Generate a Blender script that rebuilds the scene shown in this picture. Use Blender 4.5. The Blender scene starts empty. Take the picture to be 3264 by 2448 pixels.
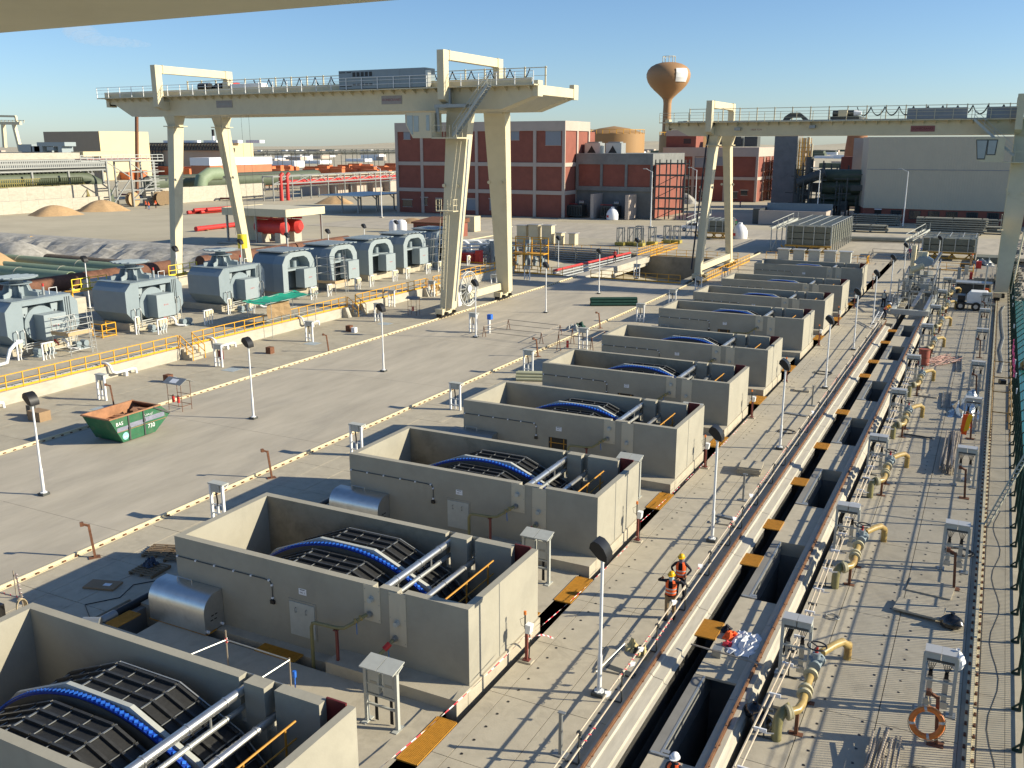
import bpy, bmesh, math, random
from mathutils import Vector, Matrix
random.seed(7)
sc = bpy.context.scene
col = sc.collection
R = math.radians

# ------------------------------------------------------------------ camera
CX, CY, CZ = 13.02538, -11.99103, 16.77154
PIT, YAW, ROLL, FPX = R(14.34043), R(-27.125606), R(-0.05473), 2980.46
_f = Vector((math.sin(YAW)*math.cos(PIT), math.cos(YAW)*math.cos(PIT), -math.sin(PIT)))
_r = Vector((math.cos(YAW), -math.sin(YAW), 0)); _u = _r.cross(_f)
_r2 = math.cos(ROLL)*_r + math.sin(ROLL)*_u; _u2 = -math.sin(ROLL)*_r + math.cos(ROLL)*_u
cam_d = bpy.data.cameras.new('camera'); cam = bpy.data.objects.new('camera', cam_d); col.objects.link(cam)
cam_d.sensor_width = 36; cam_d.lens = FPX*36/3264; cam_d.clip_start = .1; cam_d.clip_end = 20000
M = Matrix((( _r2.x, _u2.x, -_f.x, CX), (_r2.y, _u2.y, -_f.y, CY), (_r2.z, _u2.z, -_f.z, CZ), (0, 0, 0, 1)))
cam.matrix_world = M
sc.camera = cam
def ray(u, v): return _f + (u-1632)/FPX*_r2 - (v-1224)/FPX*_u2
def G(u, v, z=0.0):
    d = ray(u, v); t = (z-CZ)/d.z; return Vector((CX, CY, CZ)) + d*t
def OY(u, v, Y):
    d = ray(u, v); t = (Y-CY)/d.y; return Vector((CX, CY, CZ)) + d*t
def OX(u, v, X):
    d = ray(u, v); t = (X-CX)/d.x; return Vector((CX, CY, CZ)) + d*t

# ------------------------------------------------------------------ light
SUN_EL, SUN_AZ = R(23.5), R(20.0)          # azimuth from +X towards +Y
w = bpy.data.worlds.new('World'); sc.world = w; w.use_nodes = True
nt = w.node_tree; nt.nodes.clear()
sky = nt.nodes.new('ShaderNodeTexSky'); sky.sky_type = 'NISHITA'; sky.sun_disc = False
sky.sun_elevation = SUN_EL; sky.sun_rotation = R(90)-SUN_AZ
sky.air_density = 0.88; sky.dust_density = 0.35; sky.ozone_density = 5.0; sky.altitude = 0
bgn = nt.nodes.new('ShaderNodeBackground'); bgn.inputs['Strength'].default_value = 0.092
out = nt.nodes.new('ShaderNodeOutputWorld')
nt.links.new(sky.outputs[0], bgn.inputs[0]); nt.links.new(bgn.outputs[0], out.inputs[0])
sun_d = bpy.data.lights.new('sun', 'SUN'); sun_d.energy = 4.9; sun_d.angle = R(.5); sun_d.color = (1.0, .90, .70)
sun = bpy.data.objects.new('sun', sun_d); col.objects.link(sun)
sdir = Vector((math.cos(SUN_EL)*math.cos(SUN_AZ), math.cos(SUN_EL)*math.sin(SUN_AZ), math.sin(SUN_EL)))
sun.rotation_euler = (-sdir).to_track_quat('-Z', 'Y').to_euler(); sun.location = (60, 20, 60)
vs = sc.view_settings; vs.view_transform = 'Standard'; vs.look = 'None'; vs.gamma = 1; vs.exposure = 0.72
try: vs.use_curve_mapping = False
except Exception: pass

# ------------------------------------------------------------------ materials
MATS = {}
def mat(name, c, rough=.8, metal=0.0, n=.15, s=1.2, bump=0.0, bs=40, stain=None, sa=.3, ss=.25, spec=.4, emit=None, stretch=None):
    """procedural surface: base colour broken by two noises, optional stains, optional bump"""
    m = bpy.data.materials.new(name); m.use_nodes = True; t = m.node_tree; L = t.links
    b = t.nodes['Principled BSDF']; b.inputs['Roughness'].default_value = rough; b.inputs['Metallic'].default_value = metal
    b.inputs['Specular IOR Level'].default_value = spec
    geo = t.nodes.new('ShaderNodeNewGeometry'); pos = geo.outputs['Position']
    if stretch:
        mp = t.nodes.new('ShaderNodeVectorMath'); mp.operation = 'MULTIPLY'; mp.inputs[1].default_value = stretch
        L.new(pos, mp.inputs[0]); posn = mp.outputs[0]
    else: posn = pos
    n1 = t.nodes.new('ShaderNodeTexNoise'); n1.inputs['Scale'].default_value = s; n1.inputs['Detail'].default_value = 6; n1.inputs['Roughness'].default_value = .65
    L.new(posn, n1.inputs['Vector'])
    rp = t.nodes.new('ShaderNodeMapRange'); rp.inputs[1].default_value = .3; rp.inputs[2].default_value = .7
    rp.inputs[3].default_value = 1-n; rp.inputs[4].default_value = 1+n
    L.new(n1.outputs['Fac'], rp.inputs[0])
    vm = t.nodes.new('ShaderNodeVectorMath'); vm.operation = 'SCALE'; vm.inputs[0].default_value = c[:3]
    L.new(rp.outputs[0], vm.inputs['Scale']); cur = vm.outputs[0]
    if stain:
        n2 = t.nodes.new('ShaderNodeTexNoise'); n2.inputs['Scale'].default_value = ss; n2.inputs['Detail'].default_value = 8; n2.inputs['Roughness'].default_value = .7
        n2.inputs['Distortion'].default_value = .6
        L.new(posn, n2.inputs['Vector'])
        r2 = t.nodes.new('ShaderNodeMapRange'); r2.inputs[1].default_value = .5; r2.inputs[2].default_value = .72; r2.inputs[3].default_value = 0; r2.inputs[4].default_value = sa
        L.new(n2.outputs['Fac'], r2.inputs[0])
        mx = t.nodes.new('ShaderNodeMix'); mx.data_type = 'RGBA'; mx.inputs[7].default_value = (*stain, 1)
        L.new(r2.outputs[0], mx.inputs[0]); L.new(cur, mx.inputs[6]); cur = mx.outputs[2]
    L.new(cur, b.inputs['Base Color'])
    if bump:
        n3 = t.nodes.new('ShaderNodeTexNoise'); n3.inputs['Scale'].default_value = bs; n3.inputs['Detail'].default_value = 3
        L.new(pos, n3.inputs['Vector']); bp = t.nodes.new('ShaderNodeBump'); bp.inputs['Strength'].default_value = bump; bp.inputs['Distance'].default_value = .02
        L.new(n3.outputs['Fac'], bp.inputs['Height']); L.new(bp.outputs[0], b.inputs['Normal'])
    if emit: b.inputs['Emission Color'].default_value = (*emit, 1); b.inputs['Emission Strength'].default_value = 1
    MATS[name] = m; return m
CON = mat('deck_concrete', (.40, .36, .275), .9, n=.10, s=.9, bump=.25, bs=25, stain=(.24, .21, .165), sa=.55, ss=.55)
SLAB = mat('slab_concrete', (.425, .38, .29), .88, n=.09, s=1.6, bump=.2, bs=18, stain=(.22, .195, .15), sa=.5, ss=.8)
ROADM = mat('road_concrete', (.425, .38, .30), .85, n=.14, s=.35, bump=.2, bs=15, stain=(.26, .24, .205), sa=.6, ss=.12, stretch=(1.8, .45, 1))
TANKC = mat('tank_concrete', (.325, .305, .245), .88, n=.08, s=.7, bump=.2, bs=12, stain=(.22, .21, .175), sa=.4, ss=.45)
WETC = mat('stained_concrete', (.25, .225, .17), .8, n=.22, s=.6, bump=.2, bs=10, stain=(.09, .075, .05), sa=.6, ss=.5)
CURB = mat('curb_concrete', (.43, .40, .33), .85, n=.13, s=2, bump=.2, bs=20, stain=(.3, .27, .21), sa=.45, ss=1.2, stretch=(3, .4, 1))
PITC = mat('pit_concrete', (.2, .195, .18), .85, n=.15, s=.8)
SANDM = mat('sand_ground', (.44, .39, .28), .95, n=.13, s=.05, bump=.3, bs=2, stain=(.3, .25, .18), sa=.6, ss=.02)
GRAV = mat('grey_rubble', (.34, .325, .29), .95, n=.35, s=.9, bump=.6, bs=3, stain=(.18, .17, .15), sa=.5, ss=.4)
SOIL = mat('orange_sand', (.47, .31, .16), .95, n=.15, s=1.5, bump=.3, bs=4)
DARKS = mat('dark_soil', (.13, .10, .07), .95, n=.3, s=1.5, bump=.4, bs=4)
CREAM = mat('cream_paint', (.60, .53, .36), .5, n=.05, s=.8, stain=(.42, .35, .22), sa=.3, ss=.5)
WHITE = mat('white_paint', (.74, .75, .74), .4, n=.04, s=3)
YEL = mat('yellow_paint', (.70, .35, .02), .5, n=.08, s=4)
BYEL = mat('bright_yellow_paint', (.78, .62, .04), .5, n=.06, s=4)
GRAT = mat('amber_grating', (.50, .24, .03), .6, n=.15, s=6)
GREYM = mat('grey_steel', (.30, .31, .30), .45, .55, n=.1, s=4)
GALV = mat('galvanised_steel', (.46, .47, .45), .42, .7, n=.1, s=6)
ALU = mat('brushed_aluminium', (.62, .62, .60), .33, .9, n=.07, s=3, stain=(.4, .4, .38), sa=.4, ss=2)
FRAMEG = mat('frame_grey_paint', (.42, .43, .39), .5, n=.07, s=4)
DSTL = mat('dark_steel', (.075, .08, .075), .55, .2, n=.2, s=3)
BLK = mat('black_plastic', (.012, .012, .013), .4, n=.1, s=3)
BLKG = mat('glossy_black_bag', (.012, .012, .012), .18, n=.1, s=3, spec=.7)
RUST = mat('rusty_steel', (.17, .075, .04), .85, .1, n=.35, s=8, stain=(.08, .03, .018), sa=.5, ss=3)
RRAIL = mat('rusty_rail', (.24, .12, .06), .8, .1, n=.3, s=6, stain=(.12, .05, .03), sa=.5, ss=2)
REDP = mat('red_paint', (.50, .035, .03), .5, n=.12, s=3, stain=(.3, .05, .04), sa=.5, ss=1)
DRED = mat('maroon_paint', (.13, .018, .018), .5, n=.1, s=3)
OXR = mat('red_oxide_post', (.17, .045, .035), .6, n=.15, s=5)
GRP = mat('yellow_grp_pipe', (.36, .26, .09), .35, n=.18, s=5, stain=(.26, .12, .035), sa=.75, ss=1.6)
GRPG = mat('olive_grp_pipe', (.22, .20, .09), .4, n=.12, s=4)
GPIPE = mat('pale_green_grp', (.21, .27, .17), .6, n=.08, s=2)
DGP = mat('dark_green_grp', (.085, .105, .07), .6, n=.15, s=1)
BPIPE = mat('brown_rust_pipe', (.16, .075, .045), .8, .1, n=.3, s=1.4, stain=(.09, .04, .025), sa=.6, ss=.7)
PUMPM = mat('pump_blue_grey', (.215, .265, .29), .45, n=.05, s=1.5, stain=(.24, .28, .3), sa=.3, ss=1.2)
PUMPL = mat('pump_light_edge', (.27, .32, .34), .45, n=.04, s=2)
BLUE = mat('blue_brush_rack', (.008, .04, .30), .4, n=.08, s=5)
LBLU = mat('light_blue_teeth', (.03, .15, .60), .35, n=.1, s=9)
MESH = mat('black_mesh_panel', (.020, .020, .019), .6, n=.35, s=12, bump=.5, bs=80)
MESHL = mat('mesh_lip', (.035, .035, .033), .45, n=.3, s=9)
BRICK = mat('red_brick_infill', (.25, .085, .06), .9, n=.12, s=.5, stain=(.19, .07, .05), sa=.5, ss=.2)
BRICKF = mat('pale_plaster_frame', (.44, .37, .315), .9, n=.06, s=.4)
CEMR = mat('dark_cement_render', (.20, .205, .195), .9, n=.14, s=.5, stain=(.12, .125, .12), sa=.5, ss=.3)
TAN = mat('tan_water_tower', (.36, .205, .095), .6, n=.05, s=.15)
SPHT = mat('tan_storage_tank', (.36, .21, .085), .65, n=.07, s=.2, stretch=(1, 1, .2))
BROWNT = mat('brown_stained_stack', (.30, .14, .07), .8, n=.15, s=.3, stain=(.13, .08, .05), sa=.7, ss=.15)
SHUT = mat('grey_shutter', (.23, .25, .28), .5, n=.05, s=2)
GLASS = mat('dark_glass', (.03, .035, .04), .1, n=.1, s=1, spec=.8)
SKYG = mat('cab_glass', (.28, .33, .34), .12, n=.08, s=1, spec=.8)
ORNG = mat('orange_vest', (.85, .12, .02), .75, n=.08, s=12)
LIFE = mat('orange_ring', (.70, .19, .03), .5, n=.08, s=8)
YELH = mat('yellow_helmet', (.78, .45, .01), .3, n=.03, s=5)
WHTH = mat('white_cloth', (.75, .76, .78), .55, n=.08, s=8)
NAVY = mat('dark_navy_cloth', (.012, .014, .025), .9, n=.2, s=10)
KHAKI = mat('khaki_cloth', (.28, .19, .10), .9, n=.12, s=10)
LIME = mat('lime_vest', (.42, .72, .03), .75, n=.06, s=12)
GRNV = mat('green_cloth', (.04, .28, .08), .85, n=.1, s=10)
BLUC = mat('blue_cloth', (.06, .16, .34), .85, n=.1, s=10)
SKIN = mat('skin', (.28, .14, .08), .6, n=.05, s=10)
STRP = mat('grey_reflective_strip', (.5, .5, .48), .3, .3, n=.03, s=10)
TREAD = mat('white_red_tape', (.78, .72, .70), .6, n=.05, s=10)
TAPER = mat('red_tape', (.62, .04, .06), .6, n=.05, s=10)
GNET = mat('green_net', (.008, .05, .036), .75, n=.25, s=3)
GRNS = mat('green_fence_steel', (.008, .035, .026), .5, n=.15, s=3)
SKIPG = mat('green_skip_paint', (.022, .12, .055), .55, n=.2, s=2.5, stain=(.13, .14, .09), sa=.55, ss=1.8)
SKIPR = mat('skip_rust_inside', (.34, .17, .09), .9, n=.25, s=2, stain=(.2, .09, .045), sa=.5, ss=1.2)
LILAC = mat('faded_lilac_band', (.20, .21, .27), .7, n=.2, s=4)
WOOD = mat('pallet_wood', (.20, .14, .08), .9, n=.2, s=5)
PLY = mat('plywood', (.45, .32, .18), .85, n=.1, s=3, stretch=(1, 6, 1))
CARD = mat('cardboard', (.28, .19, .11), .9, n=.08, s=3)
WATER = mat('teal_water', (.012, .13, .125), .22, n=.15, s=.25, bump=.35, bs=1.2, spec=.5)
ROCK = mat('riprap_rock', (.27, .25, .21), .95, n=.25, s=.8, bump=.4, bs=3)
EXCV = mat('orange_machine', (.65, .24, .02), .5, n=.1, s=2)
TEALT = mat('teal_tarpaulin', (.015, .30, .19), .7, n=.12, s=2)
WIND = mat('flat_grey_cladding', (.50, .45, .34), .7, n=.03, s=.5)
CLADR = mat('beige_cladding', (.52, .45, .31), .7, n=.03, s=.3)
CLADL = mat('pale_yellow_cladding', (.60, .50, .30), .7, n=.03, s=.2)
def add_ribs(m, scale, axis=0, depth=.25):
    t = m.node_tree; L = t.links; b = t.nodes['Principled BSDF']
    g_ = t.nodes.new('ShaderNodeNewGeometry'); s_ = t.nodes.new('ShaderNodeSeparateXYZ'); L.new(g_.outputs['Position'], s_.inputs[0])
    a = t.nodes.new('ShaderNodeMath'); a.operation = 'ADD'; L.new(s_.outputs[0], a.inputs[0]); L.new(s_.outputs[1], a.inputs[1])
    mu = t.nodes.new('ShaderNodeMath'); mu.operation = 'MULTIPLY'; mu.inputs[1].default_value = scale; L.new(a.outputs[0], mu.inputs[0])
    si = t.nodes.new('ShaderNodeMath'); si.operation = 'SINE'; L.new(mu.outputs[0], si.inputs[0])
    bp = t.nodes.new('ShaderNodeBump'); bp.inputs['Strength'].default_value = depth; bp.inputs['Distance'].default_value = .05
    L.new(si.outputs[0], bp.inputs['Height']); L.new(bp.outputs[0], b.inputs['Normal'])
add_ribs(WIND, 12.0); add_ribs(CLADR, 12.0); add_ribs(CLADL, 12.0)

# ------------------------------------------------------------------ mesh builder
class MB:
    def __init__(s): s.v = []; s.f = []
    def add(s, vs_, fs):
        o = len(s.v); s.v += [tuple(p) for p in vs_]; s.f += [tuple(i+o for i in f) for f in fs]; return s
    def box(s, x0, x1, y0, y1, z0, z1):
        return s.add([(x0,y0,z0),(x1,y0,z0),(x1,y1,z0),(x0,y1,z0),(x0,y0,z1),(x1,y0,z1),(x1,y1,z1),(x0,y1,z1)],
                     [(3,2,1,0),(4,5,6,7),(0,1,5,4),(1,2,6,5),(2,3,7,6),(3,0,4,7)])
    def cbox(s, c, d, rz=0.0):
        ca, sa = math.cos(rz), math.sin(rz); o = []
        for z in (-1, 1):
            for x, y in ((-1,-1),(1,-1),(1,1),(-1,1)):
                px, py = x*d[0]/2, y*d[1]/2
                o.append((c[0]+px*ca-py*sa, c[1]+px*sa+py*ca, c[2]+z*d[2]/2))
        return s.add(o, [(3,2,1,0),(4,5,6,7),(0,1,5,4),(1,2,6,5),(2,3,7,6),(3,0,4,7)])
    def bar(s, a, b, w_, h=None, up=(0,0,1)):
        a, b = Vector(a), Vector(b); h = h or w_; d = (b-a)
        if d.length < 1e-6: return s
        d.normalize(); u = Vector(up)
        if abs(d.dot(u)) > .98: u = Vector((0,1,0))
        x = d.cross(u).normalized(); y = x.cross(d)
        o = [p+x*i*w_/2+y*j*h/2 for p in (a, b) for i, j in ((-1,-1),(1,-1),(1,1),(-1,1))]
        return s.add(o, [(3,2,1,0),(4,5,6,7),(0,1,5,4),(1,2,6,5),(2,3,7,6),(3,0,4,7)])
    def cyl(s, a, b, r, n=8, r2=None, caps=True):
        a, b = Vector(a), Vector(b); r2 = r if r2 is None else r2; d = (b-a).normalized()
        u = Vector((0,0,1)) if abs(d.z) < .9 else Vector((1,0,0)); x = d.cross(u).normalized(); y = d.cross(x)
        o = []
        for p, q in ((a, r), (b, r2)):
            for i in range(n): t_ = 2*math.pi*i/n; o.append(p+x*math.cos(t_)*q+y*math.sin(t_)*q)
        f = [(i, (i+1)%n, n+(i+1)%n, n+i)[::-1] for i in range(n)]
        if caps: f += [tuple(range(n)), tuple(range(2*n-1, n-1, -1))]
        return s.add(o, f)
    def tube(s, pts, r, n=8, rs=None, closed=False, caps=True):
        P = [Vector(p) for p in pts]; m = len(P); o = []; ref = Vector((0,0,1)); prev = None
        for k in range(m):
            if closed: d = P[(k+1)%m]-P[k-1]
            elif k == 0: d = P[1]-P[0]
            elif k == m-1: d = P[-1]-P[-2]
            else: d = (P[k+1]-P[k]).normalized()+(P[k]-P[k-1]).normalized()
            d = d.normalized() if d.length > 1e-9 else Vector((0,0,1))
            if prev is None:
                u = ref if abs(d.dot(ref)) < .9 else Vector((1,0,0)); x = d.cross(u).normalized()
            else:
                x = prev - d*prev.dot(d)
                x = x.normalized() if x.length > 1e-6 else d.cross(ref).normalized()
            prev = x; y = d.cross(x); rr = rs[k] if rs else r
            for i in range(n): t_ = 2*math.pi*i/n; o.append(P[k]+x*math.cos(t_)*rr+y*math.sin(t_)*rr)
        f = []
        for k in range(m if closed else m-1):
            for i in range(n):
                a, b = k*n+i, k*n+(i+1)%n; c, d_ = ((k+1)%m)*n+(i+1)%n, ((k+1)%m)*n+i
                f.append((a, d_, c, b))
        if caps and not closed: f += [tuple(range(n)), tuple(range(m*n-1, m*n-n-1, -1))]
        return s.add(o, f)
    def prism(s, poly, axis, a0, a1):
        """poly in the two other axes (order x,y,z without the axis), extruded along axis"""
        n = len(poly)
        def P(p, a): return {'x': (a, p[0], p[1]), 'y': (p[0], a, p[1]), 'z': (p[0], p[1], a)}[axis]
        o = [P(p, a0) for p in poly]+[P(p, a1) for p in poly]
        f = [(i, (i+1)%n, n+(i+1)%n, n+i) for i in range(n)]+[tuple(range(n-1, -1, -1)), tuple(range(n, 2*n))]
        return s.add(o, f)
    def lathe(s, prof, c=(0,0,0), n=16):
        o = []
        for r, z in prof:
            for i in range(n): t_ = 2*math.pi*i/n; o.append((c[0]+r*math.cos(t_), c[1]+r*math.sin(t_), c[2]+z))
        f = [(k*n+i, k*n+(i+1)%n, (k+1)*n+(i+1)%n, (k+1)*n+i) for k in range(len(prof)-1) for i in range(n)]
        if prof[0][0] > 1e-4: f.append(tuple(range(n-1, -1, -1)))
        if prof[-1][0] > 1e-4: f.append(tuple(range((len(prof)-1)*n, len(prof)*n)))
        return s.add(o, f)
    def quad(s, a, b, c, d): return s.add([a, b, c, d], [(0,1,2,3)])
    def mesh(s, name, m, smooth=False, off=(0,0,0)):
        me = bpy.data.meshes.new(name)
        me.from_pydata([(p[0]-off[0], p[1]-off[1], p[2]-off[2]) for p in s.v], [], s.f)
        bm = bmesh.new(); bm.from_mesh(me); bmesh.ops.recalc_face_normals(bm, faces=bm.faces); bm.to_mesh(me); bm.free()
        me.materials.append(m)
        if smooth:
            me.polygons.foreach_set('use_smooth', [True]*len(me.polygons))
            try: me.set_sharp_from_angle(angle=R(38))
            except Exception: pass
        me.update(); return me
    def build(s, name, m, parent=None, smooth=False, label=None, world=True, loc=None):
        off = (0,0,0)
        if parent is not None and world: off = wloc(parent)
        if loc is not None: off = loc
        o = bpy.data.objects.new(name, s.mesh(name, m, smooth, off)); col.objects.link(o)
        if parent is not None: o.parent = parent
        if loc is not None: o.location = loc
        if label: o['label'] = label
        return o
def wloc(o):
    p = Vector((0,0,0))
    while o is not None: p += o.location; o = o.parent
    return tuple(p)
def thing(name, label, cat, loc=(0,0,0), group=None, rz=0.0):
    o = bpy.data.objects.new(name, None); col.objects.link(o); o.location = loc; o.rotation_euler = (0,0,rz); o.empty_display_size = .3
    o['label'] = label; o['category'] = cat
    if group: o['group'] = group
    return o
def tag(o, label, cat, group=None):
    o['label'] = label; o['category'] = cat
    if group: o['group'] = group
    return o
def struct(o): o['kind'] = 'structure'; return o
def stuff(o): o['kind'] = 'stuff'; return o
def kids(o): return [c for c in CH.get(o.name, [])]
CH = {}
def dup(root, loc, label=None, rz=None, group=None, skip=(), mats=None):
    def rec(o, par):
        c = o.copy(); col.objects.link(c); c.parent = par
        for k in o.children:
            if k.name.split('.')[0] in skip: continue
            rec(k, c)
        return c
    r = rec(root, None); r.location = loc
    if rz is not None: r.rotation_euler = (0,0,rz)
    if label: r['label'] = label
    if group: r['group'] = group
    return r
def text_mesh(body, size, name, m, parent, loc, rot, ext=.004, align='CENTER'):
    cu = bpy.data.curves.new(name, 'FONT'); cu.body = body; cu.size = size; cu.extrude = ext; cu.align_x = align; cu.align_y = 'CENTER'
    tmp = bpy.data.objects.new(name, cu); col.objects.link(tmp); dg = bpy.context.evaluated_depsgraph_get()
    me = bpy.data.meshes.new_from_object(tmp.evaluated_get(dg)); col.objects.unlink(tmp); bpy.data.objects.remove(tmp)
    me.materials.clear(); me.materials.append(m)
    o = bpy.data.objects.new(name, me); col.objects.link(o); o.parent = parent; o.location = loc; o.rotation_euler = rot; return o
ORD = ['first','second','third','fourth','fifth','sixth','seventh','eighth','ninth','tenth','eleventh','twelfth','thirteenth','fourteenth','fifteenth','sixteenth','seventeenth','eighteenth','nineteenth','twentieth','twenty-first','twenty-second','twenty-third','twenty-fourth','twenty-fifth','twenty-sixth','twenty-seventh','twenty-eighth']
# ------------------------------------------------------------------ terrain
def noise2(x, y, k=1.0):
    return (math.sin(x*1.3*k+y*.7*k)+math.sin(x*.53*k-y*1.9*k+1.7)+math.sin(x*2.9*k+y*2.3*k+.4)*.5+math.sin(x*6.1*k-y*4.7*k)*.25)/2.75
def in_deck(x, y): return -88 < x < 15.5 and -60 < y < 150
def hgt(x, y):
    if x > 15.5 and y < 400:
        if y < 128: return -6.0
        return -6.0+min(1, (y-128)/30)*6.0
    if in_deck(x, y): return -9.0 if (-61 < x < 15.6 and y < 142) else (-3.2 if y < 100 else -.06)
    if -300 < x <= -88 and y < 110:
        t = max(0, min(1, (y-96)/11.5)); t = t*t*(3-2*t)
        return -2.7*(1-t)-.06+ (noise2(x, y, .8)*.55+noise2(x*2.3, y*2.1, 1.1)*.3)*math.sin(math.pi*t)**.7
    return -.06 + (0 if y < 600 else max(0, noise2(x, y, .0015))*6*min(1, (y-600)/2500))
xs = [-9000, -5000, -3000, -2000, -1400, -1000, -700, -500, -400, -340, -301] + [-300+i*1.5 for i in range(0, 142)] + [-88.01, -88, -61, 15.49, 15.61] + [16+i*6 for i in range(12)] + [100, 200, 400, 800, 1600, 3500, 8000]
xs = sorted(set(xs))
ys = [-400, -200, -100, -60.1, -60, -20, 20, 60, 80] + [84+i*1.2 for i in range(22)] + [111, 118, 127.9, 128, 134, 140, 141.9, 142, 149.9, 150, 158, 170, 200, 240, 300, 400, 401, 600, 800, 1200, 1700, 2400, 3500, 5000, 8000, 12000]
ys = sorted(set(ys))
V = [(x, y, hgt(x, y)) for y in ys for x in xs]; nx = len(xs)
gs = MB(); ge = MB(); gw = MB()
for j in range(len(ys)-1):
    for i in range(nx-1):
        q = [V[j*nx+i], V[j*nx+i+1], V[(j+1)*nx+i+1], V[(j+1)*nx+i]]
        cx_, cy_ = (xs[i]+xs[i+1])/2, (ys[j]+ys[j+1])/2
        if -300 < cx_ < -88 and 92 < cy_ < 109.5: ge.add(q, [(0,1,2,3)])
        else: gs.add(q, [(0,1,2,3)])
struct(gs.build('sand_ground', SANDM)); struct(ge.build('rubble_embankment', GRAV, smooth=False))
# far low hills
hb = MB()
for x0, x1, yy, h in ((-3800,-1500,7800,60),(-1600,600,8600,50),(300,2600,7600,95),(1200,4500,9000,80),(-6000,-3000,8000,70)):
    n_ = 24; prev = None
    for i in range(n_+1):
        x = x0+(x1-x0)*i/n_; z = h*(math.sin(math.pi*i/n_)**.8)*(.8+.25*noise2(i*.7, h))
        cur = (x, yy, z)
        if prev: hb.add([(prev[0], yy-900, -1), (cur[0], yy-900, -1), cur, prev, (cur[0], yy+900, -1), (prev[0], yy+900, -1)], [(0,1,2,3), (3,2,4,5)])
        prev = cur
struct(hb.build('far_hills', SANDM))
# water basin beyond the fence
wm = MB(); wm.quad((15.5,-60,-4.2), (400,-60,-4.2), (400,150,-4.2), (15.5,150,-4.2)); o = struct(wm.build('basin_water', WATER))
rk = MB()
random.seed(3)
for i in range(1500):
    x = 16.4+random.random()**1.4*26; y = 124+random.random()*52
    z = -6+min(1, max(0, (y-128)/30))*6+.1
    r = .35+random.random()*.6; ph = random.random()*6
    pts = []
    for zz, rr in ((-.6, .7), (.1, 1), (.6, .6)):
        for k in range(5):
            a = ph+k*2*math.pi/5+zz*.5; q = rr*r*(.75+random.random()*.5); pts.append((x+q*math.cos(a), y+q*math.sin(a), z+zz*r))
    rk.add(pts, [(k, (k+1)%5, 5+(k+1)%5, 5+k) for k in range(5)]+[(5+k, 5+(k+1)%5, 10+(k+1)%5, 10+k) for k in range(5)]+[(10,11,12,13,14)])
tag(stuff(rk.build('riprap', ROCK)), 'loose grey boulders piled on the shore beside the teal water', 'rocks')

# ------------------------------------------------------------------ deck made of slabs with open joints
def slab_field(parent, mat_, x0, x1, y0, y1, z1, th, dx, dy, gap=.022, ztop_j=.004, holes=None, skip=None, name='slab'):
    """lay rectangular slabs; each slab is its own object sharing mesh data"""
    nx_, ny_ = max(1, round((x1-x0)/dx)), max(1, round((y1-y0)/dy)); sx, sy = (x1-x0)/nx_, (y1-y0)/ny_
    me = MB().box(-sx/2+gap/2, sx/2-gap/2, -sy/2+gap/2, sy/2-gap/2, -th, 0).mesh(name, mat_)
    for i in range(nx_):
        for j in range(ny_):
            cx_, cy_ = x0+(i+.5)*sx, y0+(j+.5)*sy
            if skip and skip(cx_, cy_): continue
            o = bpy.data.objects.new(name, me); col.objects.link(o); o.parent = parent
            o.location = (cx_, cy_, z1+(random.random()-.5)*ztop_j)
deck = struct(MB().box(.38, 4.35, -20, 150, -.9, -.2).build('deck', CON))
YB0, YB1 = -14.0, 142.0
MB().box(-35.9, -20.9, -40, 100.9, -1, -.02).build('road_bed', ROADM, deck)
# main road between the rails: big cast bays
slab_field(deck, ROADM, -34.85, -20.3, -14, 100.8, 0, .3, 14.6, 14.35, .02, .002, name='road_bay')
# strip left of rail 1 up to the kerb wall
MB().box(-44.5, -35.9, -40, 100.9, -1, -.02).build('strip_bed', CON, deck)
slab_field(deck, CON, -44.4, -35.55, 0, 100.8, 0, .3, 4.4, 7.2, .02, .003, name='bay')
# strip between rail 2 and tanks
MB().box(-19.5, -13.95, -14, 141.9, -1, -.13).build('cover_bed', PITC, deck)
slab_field(deck, SLAB, -19.6, -14.8, -14, 141.95, 0, .12, 1.6, 3.32, .025, .006, name='cover_slab')
# strip under the crane rail beams
RAILX = (-35.2, -19.95)
for rx in RAILX: MB().box(rx-.35, rx+.35, -40, 141.9, -.9, -.004).build('rail_plinth', CON, deck)
# ground between tanks and at their left
TY = [-.16, 10.5, 21.0, 31.5, 41.8, 52.2, 65.5, 75.9, 86.3, 101.3]
TZ = 3.02; TD = 4.93; TW = 12.3
for k, y0 in enumerate(TY):
    yprev = TY[k-1]+TD if k else y0-5.6
    # slab between this tank and the previous one
    MB().box(-12.45, -.33, yprev, y0-.9, -.9, 0).build('apron', SLAB, deck)
    MB().box(-14.8, -12.45, yprev-TD-.2, y0-1.95, -.9, 0).build('apron', SLAB, deck)
    MB().box(-12.45, -4.9, y0-.42, y0, -.9, 0).build('apron', SLAB, deck)
    MB().box(-12.45, -4.9, y0-.9, y0-.42, -1.5, -1.2).build('channel_floor', PITC, deck)
    # raised ledge in front of the right half
    MB().box(-4.9, .06, y0-.9, y0, -.9, .4).build('ledge', SLAB, deck)
MB().box(-14.8, -.33, TY[-1]+TD, 141.99, -.9, 0).build('apron', SLAB, deck)
# side channel left of the tanks with cable duct
MB().box(-14.8, -12.45, -14, 106, -1.6, -1.25).build('channel_floor', PITC, deck)
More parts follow.
